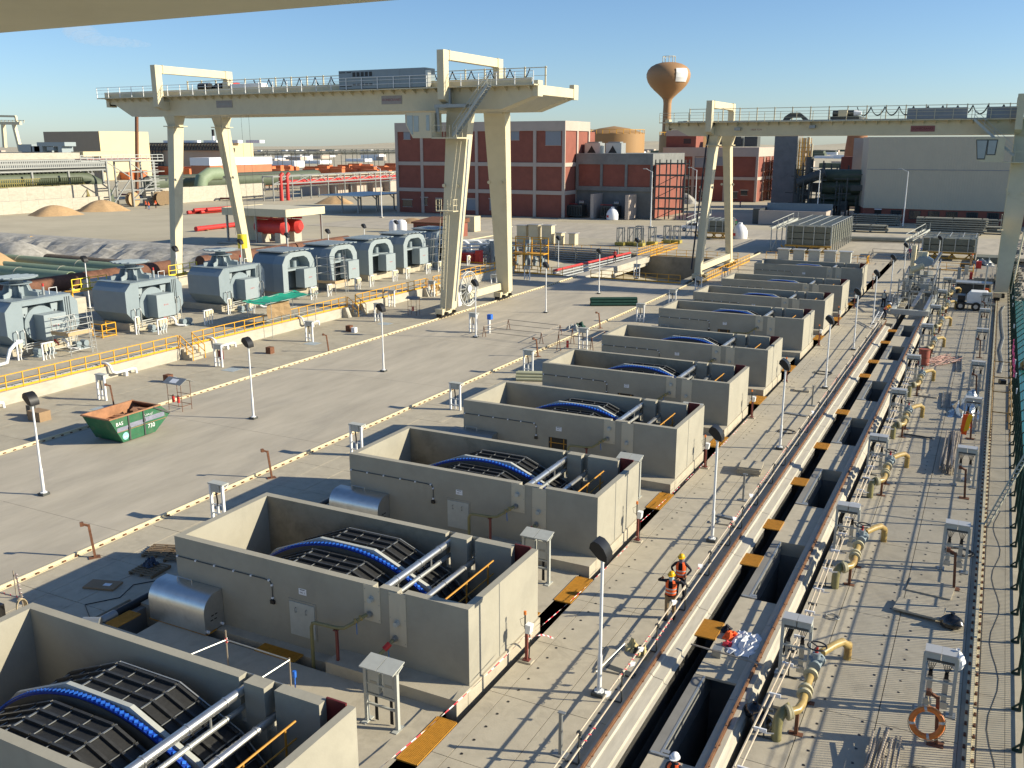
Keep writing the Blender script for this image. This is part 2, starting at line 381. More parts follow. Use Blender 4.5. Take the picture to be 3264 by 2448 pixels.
# walkway right of tanks
MB().box(-.33, .36, -14, 150, -3.4, -3.0).build('trench_floor', PITC, deck)
MB().box(-.45, -.33, -14, 150, -3.4, -.004).build('trench_wall', PITC, deck)
MB().box(.36, .38, -14, 150, -3.4, -.004).build('trench_wall', PITC, deck)
slab_field(deck, SLAB, .36, .90, -13.1, 142.6, 0, .2, .54, 3.45, .022, .004, name='edge_slab')
slab_field(deck, SLAB, .90, 4.44, -13.1, 142.6, 0, .2, 1.77, 3.45, .022, .004, name='walk_slab')
# raised kerb beams with stepped section (kerb beside the channel)
def kerb(x0, step, x1, ya, yb, flip=False):
    L_ = 5.2; n_ = int((yb-ya)/L_)
    if not flip: prof = [(x0,-.05),(x0+.02,.24),(x0+.34,.24),(x0+.38,.17),(x1-.12,.13),(x1-.10,.02),(x1,0),(x1,-.9),(x0,-.9)]
    else: prof = [(x0,-.9),(x0,.06),(x0+.18,.10),(x0+.2,.22),(x0+.55,.22),(x0+.58,.10),(x1-.04,.04),(x1,-.1),(x1,-.9)]
    me = None
    for i in range(n_):
        if me is None:
            b = MB(); b.prism(prof, 'y', 0, L_-.03); me = b.mesh('kerb_beam', CURB)
        o = bpy.data.objects.new('kerb_beam', me); col.objects.link(o); o.parent = deck; o.location = (0, ya+i*L_, 0)
kerb(4.44, 0, 5.28, -12, 84)
kerb(7.28, 0, 8.0, -12, 108, True)
# channel between the kerb and the slabs with pits
MB().box(5.28, 5.9, -14, 142, -3.4, -3.0).build('trench_floor', PITC, deck)
MB().box(5.22, 5.28, -14, 142, -3.4, -.02).build('trench_wall', PITC, deck)
PY = [(-.2, 4.9), (10.4, 15.9), (21.1, 27.0), (31.8, 37.6), (42.5, 48.5), (53.2, 59.2), (67.1, 73.0), (77.7, 83.6)]
for k, (a, b) in enumerate(PY):
    nxt = PY[k+1][0] if k+1 < len(PY) else 142
    MB().box(5.9, 7.28, b, nxt, -.6, 0).build('bridge_slab', SLAB, deck)
    m_ = MB(); m_.box(5.9, 6.2, a, b, -3.4, .02); m_.box(7.28, 7.4, a, b, -5, -.02); m_.box(6.2, 7.28, b, b+.2, -5, -.6); m_.box(6.2, 7.28, a-.2, a, -5, -.6)
    m_.build('pit_wall', PITC, deck)
    m_ = MB(); m_.box(6.2, 6.26, a+.15, b-.1, -.9, .03); m_.box(6.26, 6.45, a+.2, a+.35, -.06, .03); m_.box(5.95, 6.5, a+.02, a+.12, .0, .05); m_.build('stop_log_guide', GALV, deck)
MB().box(5.9, 7.28, -14, -.2, -.6, 0).build('bridge_slab', SLAB, deck)
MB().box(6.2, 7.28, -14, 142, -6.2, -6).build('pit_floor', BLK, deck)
# dark slot then the wide right deck
MB().box(8.0, 8.25, -14, 142, -2.4, -2.2).build('slot_floor', PITC, deck)
MB().box(8.25, 15.5, -40, 150, -6, -.13).build('quay_base', PITC, deck)
slab_field(deck, SLAB, 8.22, 9.49, -13, 95, 0, .13, 1.27, 3.5, .024, .004, name='cover_slab')
slab_field(deck, SLAB, 9.49, 11.5, -13, 95, 0, .13, 2.01, 3.5, .024, .004, name='cover_slab')
slab_field(deck, SLAB, 11.5, 13.72, -13, 95, 0, .13, 2.22, 3.5, .024, .004, name='cover_slab')
slab_field(deck, CON, 14.2, 14.93, -13, 142, 0, .13, .73, 5.25, .012, .002, name='quay_slab')
slab_field(deck, CON, 14.93, 15.5, -13, 142, 0, .13, .57, 5.25, .012, .002, name='quay_slab')
MB().box(13.72, 14.2, -40, 142, -.3, -.02).build('rail_plinth', CON, deck)
MB().box(8.25, 15.5, 95, 142, -.3, 0).build('quay_bay', CON, deck)
MB().box(4.44, 5.9, 108, 142, -.6, 0).build('quay_bay', CON, deck); MB().box(7.28, 8.25, 108, 142, -.6, 0).build('quay_bay', CON, deck)
MB().box(4.44, 5.22, 84, 108, -.9, 0).build('quay_bay', CON, deck)
# back apron beyond the tanks and the sunken basin
MB().box(-21.0, 15.5, 142, 150, -.5, 0).build('back_apron', CON, deck)
MB().box(-61.5, -21.0, 128.2, 150, -.6, 0).build('back_apron', CON, deck)
MB().box(-88, -61.5, 100.8, 150, -.6, 0).build('back_apron', CON, deck)
MB().box(-120, 60, 150, 182, -.5, -.02).build('back_road', ROADM, deck)
MB().box(-22.0, -20.9, 100.9, 142, -6, -.01).build('basin_wall', TANKC, deck)
MB().box(-61.5, -20.9, 128.0, 128.4, -6, .02).build('basin_wall', WETC, deck)
MB().box(-61.5, -20.9, 100.6, 100.95, -6, .02).build('basin_wall', TANKC, deck)
MB().box(-61.8, -61.2, 100.9, 128.2, -6, .02).build('basin_wall', TANKC, deck)
MB().box(-35.9, -20.9, 100.9, 128.2, -5.2, -5).build('basin_floor', PITC, deck)
MB().box(-61.5, -36.1, 100.9, 128.2, -2, -1.6).build('basin_floor', CON, deck)
b = MB(); b.box(-36.1, -34.4, 100.9, 128.1, -.9, 0); b.box(-35.8, -34.8, 100.9, 128.1, -1.5, -.9); b.box(-36.0, -34.6, 112, 113.4, -5, -1.5); b.build('rail_bridge_beam', CURB, deck)
# lifting pockets in the covers: small black blocks imitate the shaded recesses
b = MB()
for xx, ys_ in ((1.15, range(-8, 190)), (3.9, range(-8, 130)), (9.9, range(0, 120)), (11.1, range(0, 120)), (11.9, range(0, 120)), (13.3, range(0, 120))):
    for j in ys_:
        y = j*.72+(.3 if xx > 9 else 0)
        if random.random() < .18 or y > 95: continue
        b.box(xx, xx+.05, y, y+.085, -.03, .009); b.box(xx+.05, xx+.075, y+.015, y+.07, -.03, .009)
stuff(b.build('lifting_pocket', BLK, deck))

# crane rails
def rail(name, x, y0, y1, label, m=CREAM, w=.1, h=.1):
    t = thing(name, label, 'rail', (x, y0, 0), 'crane rails set in the deck')
    b = MB(); b.box(x-.16, x+.16, y0, y1, 0, .018); b.build('sole_plate', m, t)
    b = MB(); b.box(x-.07, x+.07, y0, y1, .018, .05); b.box(x-.025, x+.025, y0, y1, .05, .12); b.box(x-.045, x+.045, y0, y1, .12, .155); b.build('rail_head', m, t)
    me = MB().box(-.035, .035, -.07, .07, .018, .075).mesh('clip', RUST); n_ = 0
    b2 = MB()
    y = y0+.3
    while y < y1:
        for sx in (-.12, .12):
            if n_ < 290 and y > 5 and sx > 0 and y < 70:
                o = bpy.data.objects.new('clip', me); col.objects.link(o); o.parent = t; o.location = (sx, y-y0, 0); n_ += 1
            elif y < 110: b2.box(x+sx-.035, x+sx+.035, y-.07, y+.07, .018, .075)
        y += .62
    stuff(b2.build('clip_row', RUST, t))
    return t
rail('crane_rail', -35.2, -10, 100.8, 'cream crane rail at the left edge of the wide concrete road, under the big gantry')
rail('crane_rail', -19.95, -10, 141, 'cream crane rail along the right edge of the wide concrete road, left of the screen tanks')
rail('crane_rail', 14.0, -6, 128, 'cream crane rail on the right beside the green net fence', w=.12)
rail('crane_rail', -72.0, 10, 150, 'cream crane rail behind the blue-grey pumps')
for xx, lb, y1 in ((4.62, 'brown rusty trolley rail on the left kerb, nearest the walkway', 84), (7.64, 'brown rusty trolley rail on the right kerb beside the valve pipes', 108)):
    t = thing('trolley_rail', lb, 'rail', (xx, -8, .22), 'rusty trolley rails')
    b = MB(); b.box(xx-.05, xx+.05, -8, y1, .235, .245); b.box(xx-.012, xx+.012, -8, y1, .245, .29); b.box(xx-.032, xx+.032, -8, y1, .29, .32); b.build('rail_head', RRAIL, t)
    me = MB().box(-.07, .07, -.035, .035, 0, .03).mesh('clamp', RRAIL)
    y = -6.5
    while y < y1:
        o = bpy.data.objects.new('clamp', me); col.objects.link(o); o.parent = t; o.location = (0, y+8, .016); y += 1.05

# gratings bridging the channels
def grating(x0, x1, y0, y1, z, label, along='x', first=[None]):
    t = thing('grating', label, 'grating', ((x0+x1)/2, (y0+y1)/2, z), 'amber gratings over the channels')
    b = MB(); e = .02
    b.box(x0, x1, y0, y0+e, z-.03, z+.02); b.box(x0, x1, y1-e, y1, z-.03, z+.02); b.box(x0, x0+e, y0, y1, z-.03, z+.02); b.box(x1-e, x1, y0, y1, z-.03, z+.02)
    b.build('frame', GRAT, t)
    b = MB(); s_ = .045
    k = x0+s_
    while k < x1-.02: b.box(k, k+.014, y0, y1, z-.02, z+.018); k += s_
    k = y0+s_*2
    while k < y1-.02: b.box(x0, x1, k, k+.012, z-.02, z+.012); k += s_*2
    stuff(b.build('bars', GRAT, t))
names_gap = ['first and second', 'second and third', 'third and fourth', 'fourth and fifth', 'fifth and sixth', 'sixth and seventh', 'seventh and eighth', 'eighth and ninth', 'ninth and tenth']
for k in range(9):
    yb = TY[k]+TD
    grating(-.36, .34, yb+2.15, yb+4.4, .006, 'amber grating over the dark trench at the gap between the %s screen tanks from the camera' % names_gap[k])
    grating(-1.15, -.36, yb+.0+.1, yb+1.0, .006, 'small amber grating tucked at the back right corner of the %s screen tank from the camera' % ORD[k])
for k in range(1, 7):
    y0 = TY[k]
    grating(-12.95, -10.15, y0-.92, y0-.38, .012, 'amber grating below the rounded steel hood of the %s screen tank from the camera' % ORD[k])
    grating(-7.95, -6.25, y0-.92, y0-.38, .012, 'amber grating below the access hatch of the %s screen tank from the camera' % ORD[k])
    grating(-14.05, -13.45, y0-1.95, y0-.85, .012, 'narrow amber grating at the front left corner of the %s screen tank from the camera' % ORD[k])
gy = [17.4, 19.6+4.3, 28.1, 34.4, 41.0, 48.9, 59.9, 65.2, 73.6, 79.5]
for k, y in enumerate(gy):
    grating(5.12, 5.92, y, y+1.15 if k else 18.7, .03, 'amber grating bridging the long dark channel between the rusty rails, %s from the camera' % ORD[k])
# cable duct beside tanks
t = thing('cable_duct', 'black round duct lying in the channel left of the screen tanks', 'duct', (-14.3, 8, 0))
b = MB(); b.cyl((-14.35, 9.2, -.02), (-14.35, 60, -.02), .16, 12); b.build('duct_run', BLK, t, True)
b = MB(); b.cyl((-14.35, 8.6, -.02), (-14.35, 9.25, -.02), .18, 12); b.build('duct_cap', GREYM, t, True)
# ------------------------------------------------------------------ screen tanks
DGREY = mat('ring_web_steel', (.10, .10, .09), .6, .3, n=.15, s=3)
DCX, DCZ, DR = -6.42, -3.05, 5.95
def tank_walls(first):
    """shell in coordinates relative to the tank's front right corner"""
    b = MB(); Z0 = -6
    # front wall with two notches, back wall with notches and an opening at the right
    W0 = .28
    b.box(-12.3, -3.53, 0, W0, Z0, TZ); b.box(-3.53, -3.30, 0, W0, Z0, TZ-.16); b.box(-3.30, -2.60, 0, W0, Z0, TZ)
    b.box(-2.60, -2.36, 0, W0, Z0, TZ-.16); b.box(-2.36, 0, 0, W0, Z0, TZ)
    b.box(-12.3, -12.02, W0, TD, Z0, TZ); b.box(-.24, 0, W0, TD, Z0, TZ)
    yb = TD-.3
    b.box(-12.02, -3.60, yb, TD, Z0, TZ); b.box(-3.60, -3.33, yb, TD, Z0, TZ-1.3); b.box(-3.33, -2.64, yb-.12, TD, Z0, TZ)
    b.box(-2.64, -2.34, yb, TD, Z0, TZ-1.3); b.box(-2.34, -.88, yb-.06, TD, Z0, TZ); b.box(-.88, -.24, yb, TD, Z0, TZ-.9)
    return b
def tank_drum(t, k):
    y0 = TY[k]
    # drum with radiating facets; only the part above the wall sight line is built
    N = 16; a0 = math.radians(90+11.25)
    def vert(i, r): a = a0-i*2*math.pi/N; return DCX+.02+r*math.cos(a), DCZ+r*math.sin(a)
    drum = MB()
    for ya, yb_ in ((.36, 2.06), (2.78, 4.12)):
        poly = [vert(i, 5.62) for i in range(N)]; drum.prism(poly, 'y', ya, yb_)
    d = drum.build('drum', MESH, t, world=False)
    # mesh panels, one by one, on the facets in view
    R_ = 5.80
    nf = range(-2, 5) if k < 6 else range(-1, 3)
    pan = [None]
    for ya, yb_, ny in ((.40, 2.02, 4), (2.82, 4.08, 3)):
        for i in nf:
            x0_, z0_ = vert(i, R_); x1_, z1_ = vert(i+1, R_)
            dx, dz = (x1_-x0_)/3, (z1_-z0_)/3; L_ = math.hypot(dx, dz); ang = math.atan2(dz, dx); dy = (yb_-ya)/ny
            key = ('panel', round(L_, 3), round(dy, 3))
            if key not in PMESH:
                m_ = MB(); m_.box(-L_/2+.02, L_/2-.02, -dy/2+.015, dy/2-.10, -.05, -.01); PMESH[key] = m_.mesh('mesh_panel', MESH)
                m_ = MB(); m_.box(-L_/2+.025, L_/2-.025, dy/2-.11, dy/2-.03, -.04, .075); PMESH[key+('lip',)] = m_.mesh('panel_lip', MESHL)
            for u_ in range(3):
                for v_ in range(ny):
                    c = (x0_+dx*(u_+.5), ya+dy*(v_+.5), z0_+dz*(u_+.5))
                    for kk in ('', 'lip'):
                        me = PMESH[key if not kk else key+('lip',)]
                        o = bpy.data.objects.new('mesh_panel' if not kk else 'panel_lip', me); col.objects.link(o); o.parent = d
                        o.location = c; o.rotation_euler = (0, -ang, 0)
    # bright strips between the panels
    b = MB()
    for ya, yb_ in ((.38, 2.04), (2.80, 4.10)):
        for i in nf:
            x0_, z0_ = vert(i, R_); x1_, z1_ = vert(i+1, R_)
            for u_ in range(3):
                xx, zz = x0_+(x1_-x0_)*u_/3, z0_+(z1_-z0_)*u_/3; w_ = .05 if u_ == 0 else .022
                a_ = math.atan2(z1_-z0_, x1_-x0_)
                b.bar((xx, ya, zz+.012), (xx, yb_, zz+.012), w_, .02)
    b.build('seam_strip', GREYM, t, world=False)
    b = MB()
    for ya in (.38, 2.05, 2.80, 4.12):
        for i in range(N):
            if not (-3 <= i <= 6 or i >= 14): continue
            x0_, z0_ = vert(i, R_+.03); x1_, z1_ = vert(i+1, R_+.03)
            if ya > 4: b.bar((x0_, ya, z0_), (x1_, ya, z1_), .07, .04, up=(0,1,0))
    b.build('edge_angle', GALV, t, world=False)
    # polygonal flashing behind the blue ring
    b = MB(); Rf = 6.10
    for i in range(-3, 6):
        (x0_, z0_), (x1_, z1_) = vert(i, Rf), vert(i+1, Rf); (p0, q0), (p1, q1) = vert(i, 5.72), vert(i+1, 5.72)
        b.add([(x0_,2.42,z0_),(x1_,2.42,z1_),(x1_,2.56,z1_),(x0_,2.56,z0_),(p0,2.42,q0),(p1,2.42,q1),(p1,2.56,q1),(p0,2.56,q0)], [(0,1,2,3),(4,5,1,0),(7,6,2,3),(4,5,6,7)])
    b.build('flashing', FRAMEG, t, world=False)
    # blue ring with diamond teeth
    b = MB(); n_ = 96; pts = []
    for i in range(n_+1):
        a = math.radians(178-i*176/n_); pts.append((DCX+DR*math.cos(a), DCZ+DR*math.sin(a)))
    for i in range(n_):
        (x0_, z0_), (x1_, z1_) = pts[i], pts[i+1]
        def inn(p): v = Vector((p[0]-DCX, p[1]-DCZ)); v *= (5.89/v.length); return DCX+v.x, DCZ+v.y
        (p0, q0), (p1, q1) = inn(pts[i]), inn(pts[i+1])
        b.add([(x0_,2.20,z0_),(x1_,2.20,z1_),(x1_,2.36,z1_),(x0_,2.36,z0_),(p0,2.20,q0),(p1,2.20,q1),(p1,2.36,q1),(p0,2.36,q0)], [(0,1,2,3),(4,5,1,0),(7,6,2,3)])
    ring = b.build('pin_rack_ring', BLUE, t, world=False)
    b = MB()
    for i in range(n_):
        q = []
        for p in (pts[i], pts[i+1]):
            v = Vector((p[0]-DCX, p[1]-DCZ)).normalized(); q += [(DCX+v.x*5.89, DCZ+v.y*5.89), (DCX+v.x*5.35, DCZ+v.y*5.35)]
        b.add([(q[0][0],2.18,q[0][1]),(q[2][0],2.18,q[2][1]),(q[3][0],2.18,q[3][1]),(q[1][0],2.18,q[1][1])], [(0,1,2,3)])
    b.build('ring_web', DGREY, t, world=False)
    b = MB(); n_ = 92
    for i in range(n_):
        a = math.radians(166-i*150/n_); cx_, cz_ = DCX+(DR+.015)*math.cos(a), DCZ+(DR+.015)*math.sin(a)
        tx, tz = -math.sin(a), math.cos(a); w_, h_ = .06, .07; ex, ez = math.cos(a)*.03, math.sin(a)*.03
        p = [(cx_-tx*w_, 2.28, cz_-tz*w_), (cx_, 2.28-h_, cz_), (cx_+tx*w_, 2.28, cz_+tz*w_), (cx_, 2.28+h_, cz_)]
        q = [(x_+ex, y_, z_+ez) for x_, y_, z_ in p]
        b.add(p+q, [(4,5,6,7),(0,1,5,4),(1,2,6,5),(2,3,7,6),(3,0,4,7)])
    stuff(b.build('tooth_row', LBLU, ring, world=False))
PMESH = {}
def hood_mesh():
    b = MB(); pr = []
    for i in range(7): a = math.radians(90*i/6); pr.append((-.85+.0-.25*0-.0, 0))
    pts = [(-.02, .05), (-.02, 1.42), (-.35, 1.42)]
    for i in range(1, 8): a = math.radians(90-90*i/7); pts.append((-.35-.6*math.cos(a), .82+.6*math.sin(a)))
    pts += [(-.95, .05)]
    b.prism(pts, 'x', -12.85, -10.15)
    return b
def make_tank(k):
    y0 = TY[k]
    names = ['nearest the camera, cut off by the lower left corner', 'second from the camera, behind the two workers in orange',
             'third from the camera, with a closed white hatch in its front wall', 'fourth from the camera, the nearest one with an open black hatch',
             'fifth from the camera, beside the bundle of pale pipes', 'sixth from the camera, its arch showing only its upper half',
             'seventh from the camera, the first one beyond the wider gap', 'eighth from the camera, with a dark wet band inside its back wall',
             'ninth from the camera, with steel leaning against its right wall', 'tenth and farthest, in front of the row of five grey cabinets']
    t = thing('screen_tank', 'concrete screen tank, %s' % names[k], 'concrete tank', (0, y0, 0), 'row of concrete screen tanks')
    b = tank_walls(k == 0); wl = b.build('wall', TANKC if k != 0 else TANKC, t, world=False)
    # stained inner lining of the back wall (2 mm skin)
    b = MB(); b.box(-12.02, -3.60, TD-.304, TD-.30, -4, TZ-.004); b.build('lining', WETC if k in (1, 2, 4) else TANKC, t, world=False)
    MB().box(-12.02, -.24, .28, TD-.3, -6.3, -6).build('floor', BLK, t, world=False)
    # form tie marks
    b = MB()
    for x in (-11.0, -9.2): b.box(x, x+.03, TD-.32, TD-.303, -.2, 2.2)
    tank_drum(t, k)
    # wash pipes
    for (x, z, r, ya, yb) in ((-3.47, 2.70, .13, .28, TD-.02), (-3.47, 2.19, .08, .28, TD-.02), (-2.48, 2.15, .115, .28, TD-.02)):
        b = MB(); b.cyl((x, ya, z), (x, yb, z), r, 12)
        for yy in (1.2, 2.6, 3.9): b.cyl((x, yy, z), (x, yy+.05, z), r+.022, 12)
        if r < .1: b.cyl((x, 1.3, z), (x, 1.3, z+.45), .035, 6); b.cyl((x, 3.4, z), (x, 3.4, z+.45), .035, 6)
        b.build('wash_pipe', ALU if r > .1 else GALV, t, True, world=False)
    b = MB()
    for yy in (.9, 2.4, 3.9):
        b.cyl((-1.45, yy, 0), (-1.45, yy, 2.55), .03, 6)
    b.tube([(-1.45, .3, 2.55), (-1.45, 4.3, 2.55)], .03, 6); b.tube([(-1.45, .3, 2.05), (-1.45, 4.3, 2.05)], .025, 6)
    b.build('inner_railing', GRAT, t, world=False)
    b = MB(); b.box(-2.3, -.3, .3, 4.6, -.2, -.1); b.build('inner_walkway', DSTL, t, world=False)
    b = MB(); b.bar((-3.0, 4.45, .6), (-1.0, 4.45, -1.6), .06, .2); b.bar((-4.6, 4.45, 1.9), (-3.0, 4.45, .6), .06, .2); b.build('seal_angle', GALV, t, world=False)
    MB().box(-.88, -.26, TD-.08, TD-.02, .6, TZ+.06).build('maroon_gate', DRED, t, world=False)
    MB().box(-3.64, -3.32, TD-.0, TD+.02, TZ-.8, TZ-.02).build('notch_plate', GALV, t, world=False)
    MB().box(-2.64, -2.32, TD-.0, TD+.02, TZ-.8, TZ-.02).build('notch_plate', GALV, t, world=False)
    # plates and stubs on front
    for (x0_, x1_, z0_, st) in ((-3.90, -3.27, 1.75, ((-3.6, 2.55), (-3.68, 2.0))), (-2.92, -2.28, 1.15, ((-2.62, 1.93), (-2.72, 1.37)))):
        p = MB().box(x0_, x1_, -.025, -.001, z0_, TZ-.02 if x0_ < -3.5 else TZ-.04).build('blanking_plate', WIND, t, world=False)
        b = MB()
        for zz in (z0_+.1, (z0_+TZ)/2, TZ-.15):
            for xx in (x0_+.04, x1_-.04): b.box(xx-.012, xx+.012, -.04, -.025, zz-.012, zz+.012)
        b.build('bolts', GREYM, p, world=False)
        for i, (sx, sz) in enumerate(st):
            b = MB(); b.cyl((sx, -.026, sz), (sx, -.17, sz), .085, 12); b.cyl((sx, -.026, sz), (sx, -.05, sz), .12, 12); b.build('stub', FRAMEG if i == 0 else GREYM, t, True, world=False)
    # conduit along the wall
    b = MB(); b.tube([(-12.28, -.03, 2.26), (-8.1, -.03, 2.26), (-7.85, -.03, 2.22), (-7.78, -.03, 2.08), (-7.78, -.03, 1.55)], .018, 6); cdt = b.build('conduit', DSTL, t, world=False)
    b = MB()
    for x in (-12.2, -11.3, -10.4, -9.5, -8.7, -7.9): b.box(x-.03, x+.03, -.07, -.001, 2.23, 2.29)
    for z in (2.1, 1.62): b.box(-7.81, -7.75, -.07, -.001, z-.03, z+.03)
    b.build('saddles', WHTH, cdt, world=False)
    MB().box(-7.87, -7.70, -.08, -.001, 1.40, 1.54).build('junction_box', BLK, t, world=False)
    # number sign
    sg = MB().box(-6.62, -6.30, -.012, -.001, 2.02, 2.24).build('sign_plate', WHTH, t, world=False)
    text_mesh('NO. %d' % (k+1), .085, 'lettering', BLK, sg, (-6.46, -.014, 2.10), (R(90), 0, 0), .001)
    b = MB(); b.box(-6.57, -6.36, -.0135, -.012, 2.19, 2.215); b.build('print_bar', BLK, sg, world=False)
    # hatch
    if k in (0, 1, 2):
        b = MB(); b.box(-7.10, -5.92, -.02, -.001, .40, 1.78); b.build('hatch_frame', TANKC, t, world=False)
        h = MB().box(-7.04, -5.98, -.05, -.02, .46, 1.70).build('hatch_cover', FRAMEG, t, world=False)
        b = MB()
        for x in (-6.75, -6.3): b.tube([(x, -.05, 1.52), (x, -.12, 1.5), (x, -.12, 1.36), (x, -.05, 1.34)], .014, 6)
        b.build('handle', GREYM, h, world=False)
    elif k in (3, 4, 6, 9):
        MB().box(-7.04, -5.98, -.012, -.001, .46, 1.62).build('hatch_opening', BLK, t, world=False)
        b = MB()
        for x in (-6.9, -6.15): b.box(x-.02, x+.02, -.03, -.012, .46, 1.6)
        b.box(-7.0, -6.0, -.03, -.012, 1.32, 1.36); b.build('inner_bars', GRAT, t, world=False)
    # hood
    if k not in (8, 9, 7):
        h = hood_mesh().build('steel_hood', ALU if k < 3 else GREYM, t, True, world=False)
        b = MB(); b.tube([(-12.0, -.3, 1.42), (-12.0, -.3, 1.62), (-11.3, -.3, 1.62), (-11.3, -.3, 1.42)], .02, 6); b.build('hood_handle', GALV, h, world=False)
        b = MB()
        for z, yy in ((.62, -.55), (.62, -.38), (.45, -.6), (.45, -.42)): b.box(-10.152, -10.14, yy-.07, yy+.05, z-.018, z+.018)
        b.build('vent_slots', BLK, h, world=False)
        b = MB()
        for yy in (-.85, -.15): b.cyl((-10.15, yy, .12), (-10.08, yy, .12), .055, 10)
        b.build('rollers', WHTH, h, True, world=False)
    return t
TANKS = [make_tank(k) for k in range(10)]
# foot flange along the trench
for k, y0 in enumerate(TY):
    MB().box(0.0, .07, y0-.2, y0+TD+.05, -.9, .38).build('foot_flange', SLAB, deck)
# joints and pipework shadows on the right wall, put in as thin grey strips
for k in (1, 2, 3): MB().box(.001, .012, TY[k]+2.0, TY[k]+2.03, .4, TZ).build('joint_shadow_strip', GREYM, TANKS[k])

# yellow pipework in front of each tank
def pipework(k, lab):
    y0 = TY[k]; t = thing('pipe_branch', lab, 'pipe', (-5.2, y0-.9, 0), 'yellow pipe branches with red props')
    b = MB(); Y_ = y0-.55
    b.tube([(-5.62, Y_-.1, -.3), (-5.62, Y_-.1, 1.35), (-5.56, Y_-.1, 1.5), (-5.42, Y_-.1, 1.55), (-4.6, Y_-.1, 1.58), (-4.3, Y_-.05, 1.62), (-4.0, Y_+.08, 1.82), (-3.8, y0-.28, 1.98), (-3.72, y0-.15, 2.02)], .062, 8)
    b.build('pipe_run', GRPG if k else GRP, t, True)
    b = MB(); b.cyl((-3.98, Y_+.1, 1.85), (-3.93, Y_+.14, 1.88), .1, 10); b.cyl((-3.86, Y_+.22, 1.94), (-3.82, Y_+.26, 1.97), .1, 10); b.build('flange', GRP, t, True)
    MB().bar((-3.88, Y_+.05, 1.85), (-3.80, Y_-.05, 1.52), .03).build('lever', BLUC, t)
    p = MB(); p.box(-4.62, -4.54, Y_-.14, Y_-.06, 0, 1.5); p.box(-4.66, -4.50, Y_-.2, Y_, 1.5, 1.53); p.box(-4.68, -4.48, Y_-.2, Y_, 0, .02); p.build('prop', OXR, t)
    t2 = thing('drain_branch', 'crooked yellow drain pipe with red valve on the front of the %s screen tank' % ORD[k], 'pipe', (-2.9, y0-.8, .4), 'drain branches')
    b = MB(); b.tube([(-2.72, y0-.17, 1.37), (-2.82, y0-.4, 1.2), (-2.95, y0-.62, 1.02), (-3.0, y0-.75, .82), (-2.85, y0-.86, .72), (-2.55, y0-.95, .66), (-2.42, y0-1.0, .5), (-2.42, y0-1.0, 0)], .062, 8); b.build('pipe_run', GRPG, t2, True)
    b = MB(); b.cyl((-2.76, y0-.28, 1.30), (-2.86, y0-.46, 1.15), .1, 10); b.build('valve', REDP, t2, True)
    MB().bar((-2.7, y0-.45, 1.15), (-2.66, y0-.5, .88), .03).build('lever', BLUC, t2)
for k in range(1, 8): pipework(k, 'yellow pipe on a red prop leading into the front of the %s screen tank' % ORD[k])
for k in range(2):
    y0 = TY[k]+TD
    o = MB().tube([(-4.6, y0+.9, .3), (-4.15, y0+.4, .9), (-3.9, y0+.3, 1.1), (-3.7, y0+.3, .9), (-3.68, y0+.3, -.2)], .09, 8).build('bent_pipe', GRPG, None, True, loc=None)
    tag(o, 'yellow bent pipe elbow standing behind the %s screen tank' % ORD[k], 'pipe')

# electrical box stands right of the tanks
def box_stand(loc, label, grp, m=FRAMEG, tall=1.85, wdt=1.1, boxes=True, rz=0, pref='box_stand'):
    t = thing(pref, label, 'equipment stand', (0,0,0), grp)
    for s_ in (-1, 1):
        p = MB(); p.box(s_*wdt/2-.05, s_*wdt/2+.05, -.06, .06, .02, tall); p.box(s_*wdt/2-.09, s_*wdt/2+.09, -.22, .22, 0, .03); p.build('post', m, t)
        MB().bar((s_*wdt/2, -.0, tall-.05), (s_*wdt/2, .34, tall+.1), .04).build('bracket', m, t)
    b = MB()
    for z in (.62, .95, 1.3): b.box(-wdt/2+.05, wdt/2-.05, -.03, .03, z-.03, z+.03)
    b.build('crossbars', m, t)
    MB().prism([(-.25, tall+.05), (.38, tall+.18), (.38, tall+.22), (-.25, tall+.09)], 'x', -wdt/2-.05, -.01).build('canopy', m, t)
    MB().prism([(-.25, tall+.05), (.38, tall+.18), (.38, tall+.22), (-.25, tall+.09)], 'x', .01, wdt/2+.05).build('canopy', m, t)
    for s_ in ((-.27, .27) if boxes else ()):
        bx = MB().box(s_-.2, s_+.2, -.02, .22, 1.02, tall-.1).build('switch_box', m, t)
        MB().box(s_-.12, s_+.12, -.028, -.02, 1.3, 1.42).build('dial_plate', GREYM, bx)
        c = MB()
        for j in range(5): c.tube([(s_-.08+.04*j, .1, 1.02), (s_-.04+.02*j, .1, .8), (s_-.05+.025*j, .1, .04)], .012, 5)
        c.build('cables', BLK, t)
    if rz: t.rotation_euler = (0,0,rz)
    t.location = loc; return t
bs = box_stand((-1.6, TY[0]+TD+3.3, 0), 'cream switch box stand beside the amber grating behind the screen tank nearest the camera', 'switch box stands right of the tanks')
for k in range(1, 7): dup(bs, (-1.65, TY[k]+TD+3.3, 0), 'cream switch box stand in the gap behind the %s screen tank from the camera' % ORD[k])
